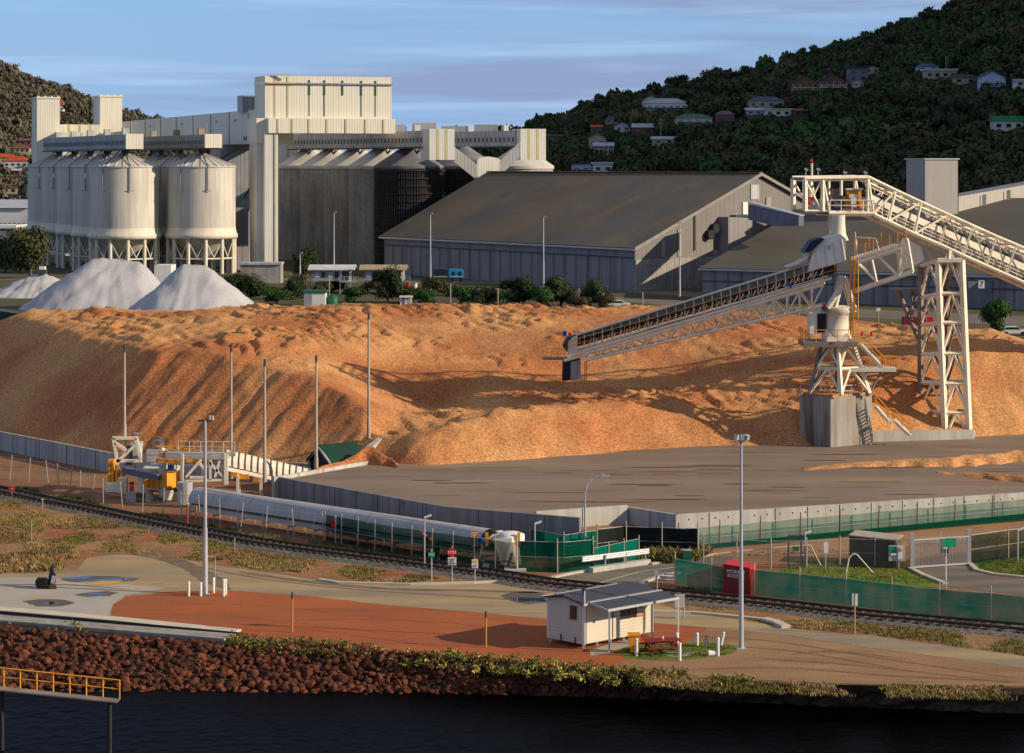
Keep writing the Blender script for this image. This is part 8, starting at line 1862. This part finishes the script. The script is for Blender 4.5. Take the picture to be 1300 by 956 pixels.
tufts('trackside_weeds', [(20, 618), (130, 640), (230, 660), (330, 681), (430, 692), (516, 706), (620, 723), (700, 736), (690, 741), (600, 727), (500, 712), (400, 699), (300, 684), (200, 663), (100, 644), (20, 626)], 1500, .32, [g_dk, g_grn, g_str], 'dark weeds along the foot of the fence beside the railway', 11, .3, clump=.22, seed=3)
tufts('trackside_weeds', [(855, 745), (1000, 765), (1180, 788), (1300, 798), (1320, 812), (1300, 806), (1085, 778), (900, 757), (850, 752)], 800, .22, [g_dk, g_grn, g_str], 'low weeds at the foot of the long green fence', 9, .25, clump=.2, seed=4)
tufts('verge_grass', [(870, 768), (1000, 776), (1100, 788), (1300, 815), (1330, 836), (1100, 805), (1010, 798), (950, 788), (880, 778)], 1600, .16, [g_str, g_yel, g_dry], 'short dry grass on the verge between railway and road at right', 8, .3, clump=.15, seed=5)
tufts('lawn_grass', [(990, 726), (1010, 714), (1060, 711), (1150, 721), (1190, 740), (1100, 741), (1000, 732)], 700, .12, [g_grn, g_yel], 'mown green grass left of the driveway', 8, .3, seed=6)
tufts('lawn_grass', [(1236, 713), (1270, 707), (1310, 702), (1310, 733), (1262, 729), (1243, 724)], 600, .12, [g_grn, g_yel], 'mown green grass right of the driveway', 8, .3, seed=7)
tufts('bank_grass', [(858, 700), (1000, 690), (1300, 672), (1310, 684), (1000, 704), (870, 712)], 900, .2, [g_dry, g_str], 'dry grass on the bank below the bright wall', 8, .3, clump=.15, seed=8)
tufts('reed_clump', [(812, 704), (850, 694), (885, 700), (905, 704), (880, 714), (835, 716), (815, 712)], 420, .75, [g_dry, g_yel, g_dk], 'tall dry reeds and weeds below the black screen', 14, .3, seed=9)
tufts('lawn_grass', [(775, 827), (820, 819), (905, 817), (930, 821), (920, 832), (870, 836), (800, 834)], 500, .09, [g_grn, g_yel], 'sparse green grass round the picnic table', 8, .25, seed=10)
# shrubby weeds along the top of the rock bank
def leafmass(name, band, count, h, mats, label, seed):
    rnd = random.Random(seed); acc = [MB() for _ in mats]
    for i in range(count):
        px = rnd.uniform(*band); dens = mnoise.noise(V(px*.011, seed, 0))
        if dens < -.12 and rnd.random() < .8: continue
        p = bt(px)+V(0, rnd.uniform(-1.5, .9), 0); p.z = min(0, -.25*max(0, bt(px).y-p.y)); hh = h*rnd.uniform(.35, 1)*(1+dens); b = acc[rnd.randrange(len(mats))]
        for _ in range(26):
            a = rnd.uniform(0, 6.28); r_ = rnd.uniform(0, .42)*math.sqrt(h); q_ = p+V(math.cos(a)*r_, math.sin(a)*r_, hh*rnd.uniform(.1, 1)*(1-r_)); t1 = V(rnd.uniform(-1, 1), rnd.uniform(-1, 1), rnd.uniform(-.2, 1)).normalized(); t2 = t1.cross(V(rnd.uniform(-1, 1), rnd.uniform(-1, 1), rnd.uniform(-1, 1))).normalized(); s_ = rnd.uniform(.05, .11)
            b.add([q_-t2*s_*.5, q_+t1*s_, q_+t2*s_*.5, q_-t1*s_], [(0, 1, 2, 3)])
    for b, m in zip(acc, mats): o = b.build(name, m); tag(o, label, 'weeds', None, 'stuff')
leafmass('bank_weeds', (292, 880), 430, .52, [Mleaf('weed_olive', (.17, .16, .035)), Mleaf('weed_yellow', (.34, .27, .06)), Mleaf('weed_dark', (.075, .075, .025))], 'yellow-green weeds along the top of the rock bank', 3)
leafmass('bank_weeds', (905, 960), 60, .35, [Mleaf('weed_olive', (.1, .1, .02)), Mleaf('weed_yellow', (.2, .2, .03))], 'low weeds at the right end of the rock bank', 5)
leafmass('bank_weeds', (5, 120), 26, .35, [Mleaf('weed_olive', (.1, .1, .02)), Mleaf('weed_yellow', (.2, .2, .03))], 'few weeds under the quay coping at left', 6)

tufts('earth_bank_grass', [(820, 858), (900, 864), (1050, 869), (1300, 874), (1310, 890), (1050, 884), (900, 878), (820, 870)], 900, .26, [g_dry, g_str, g_yel], 'dry grass along the edge of the earth bank at right', 9, .3, clump=.1, seed=12)
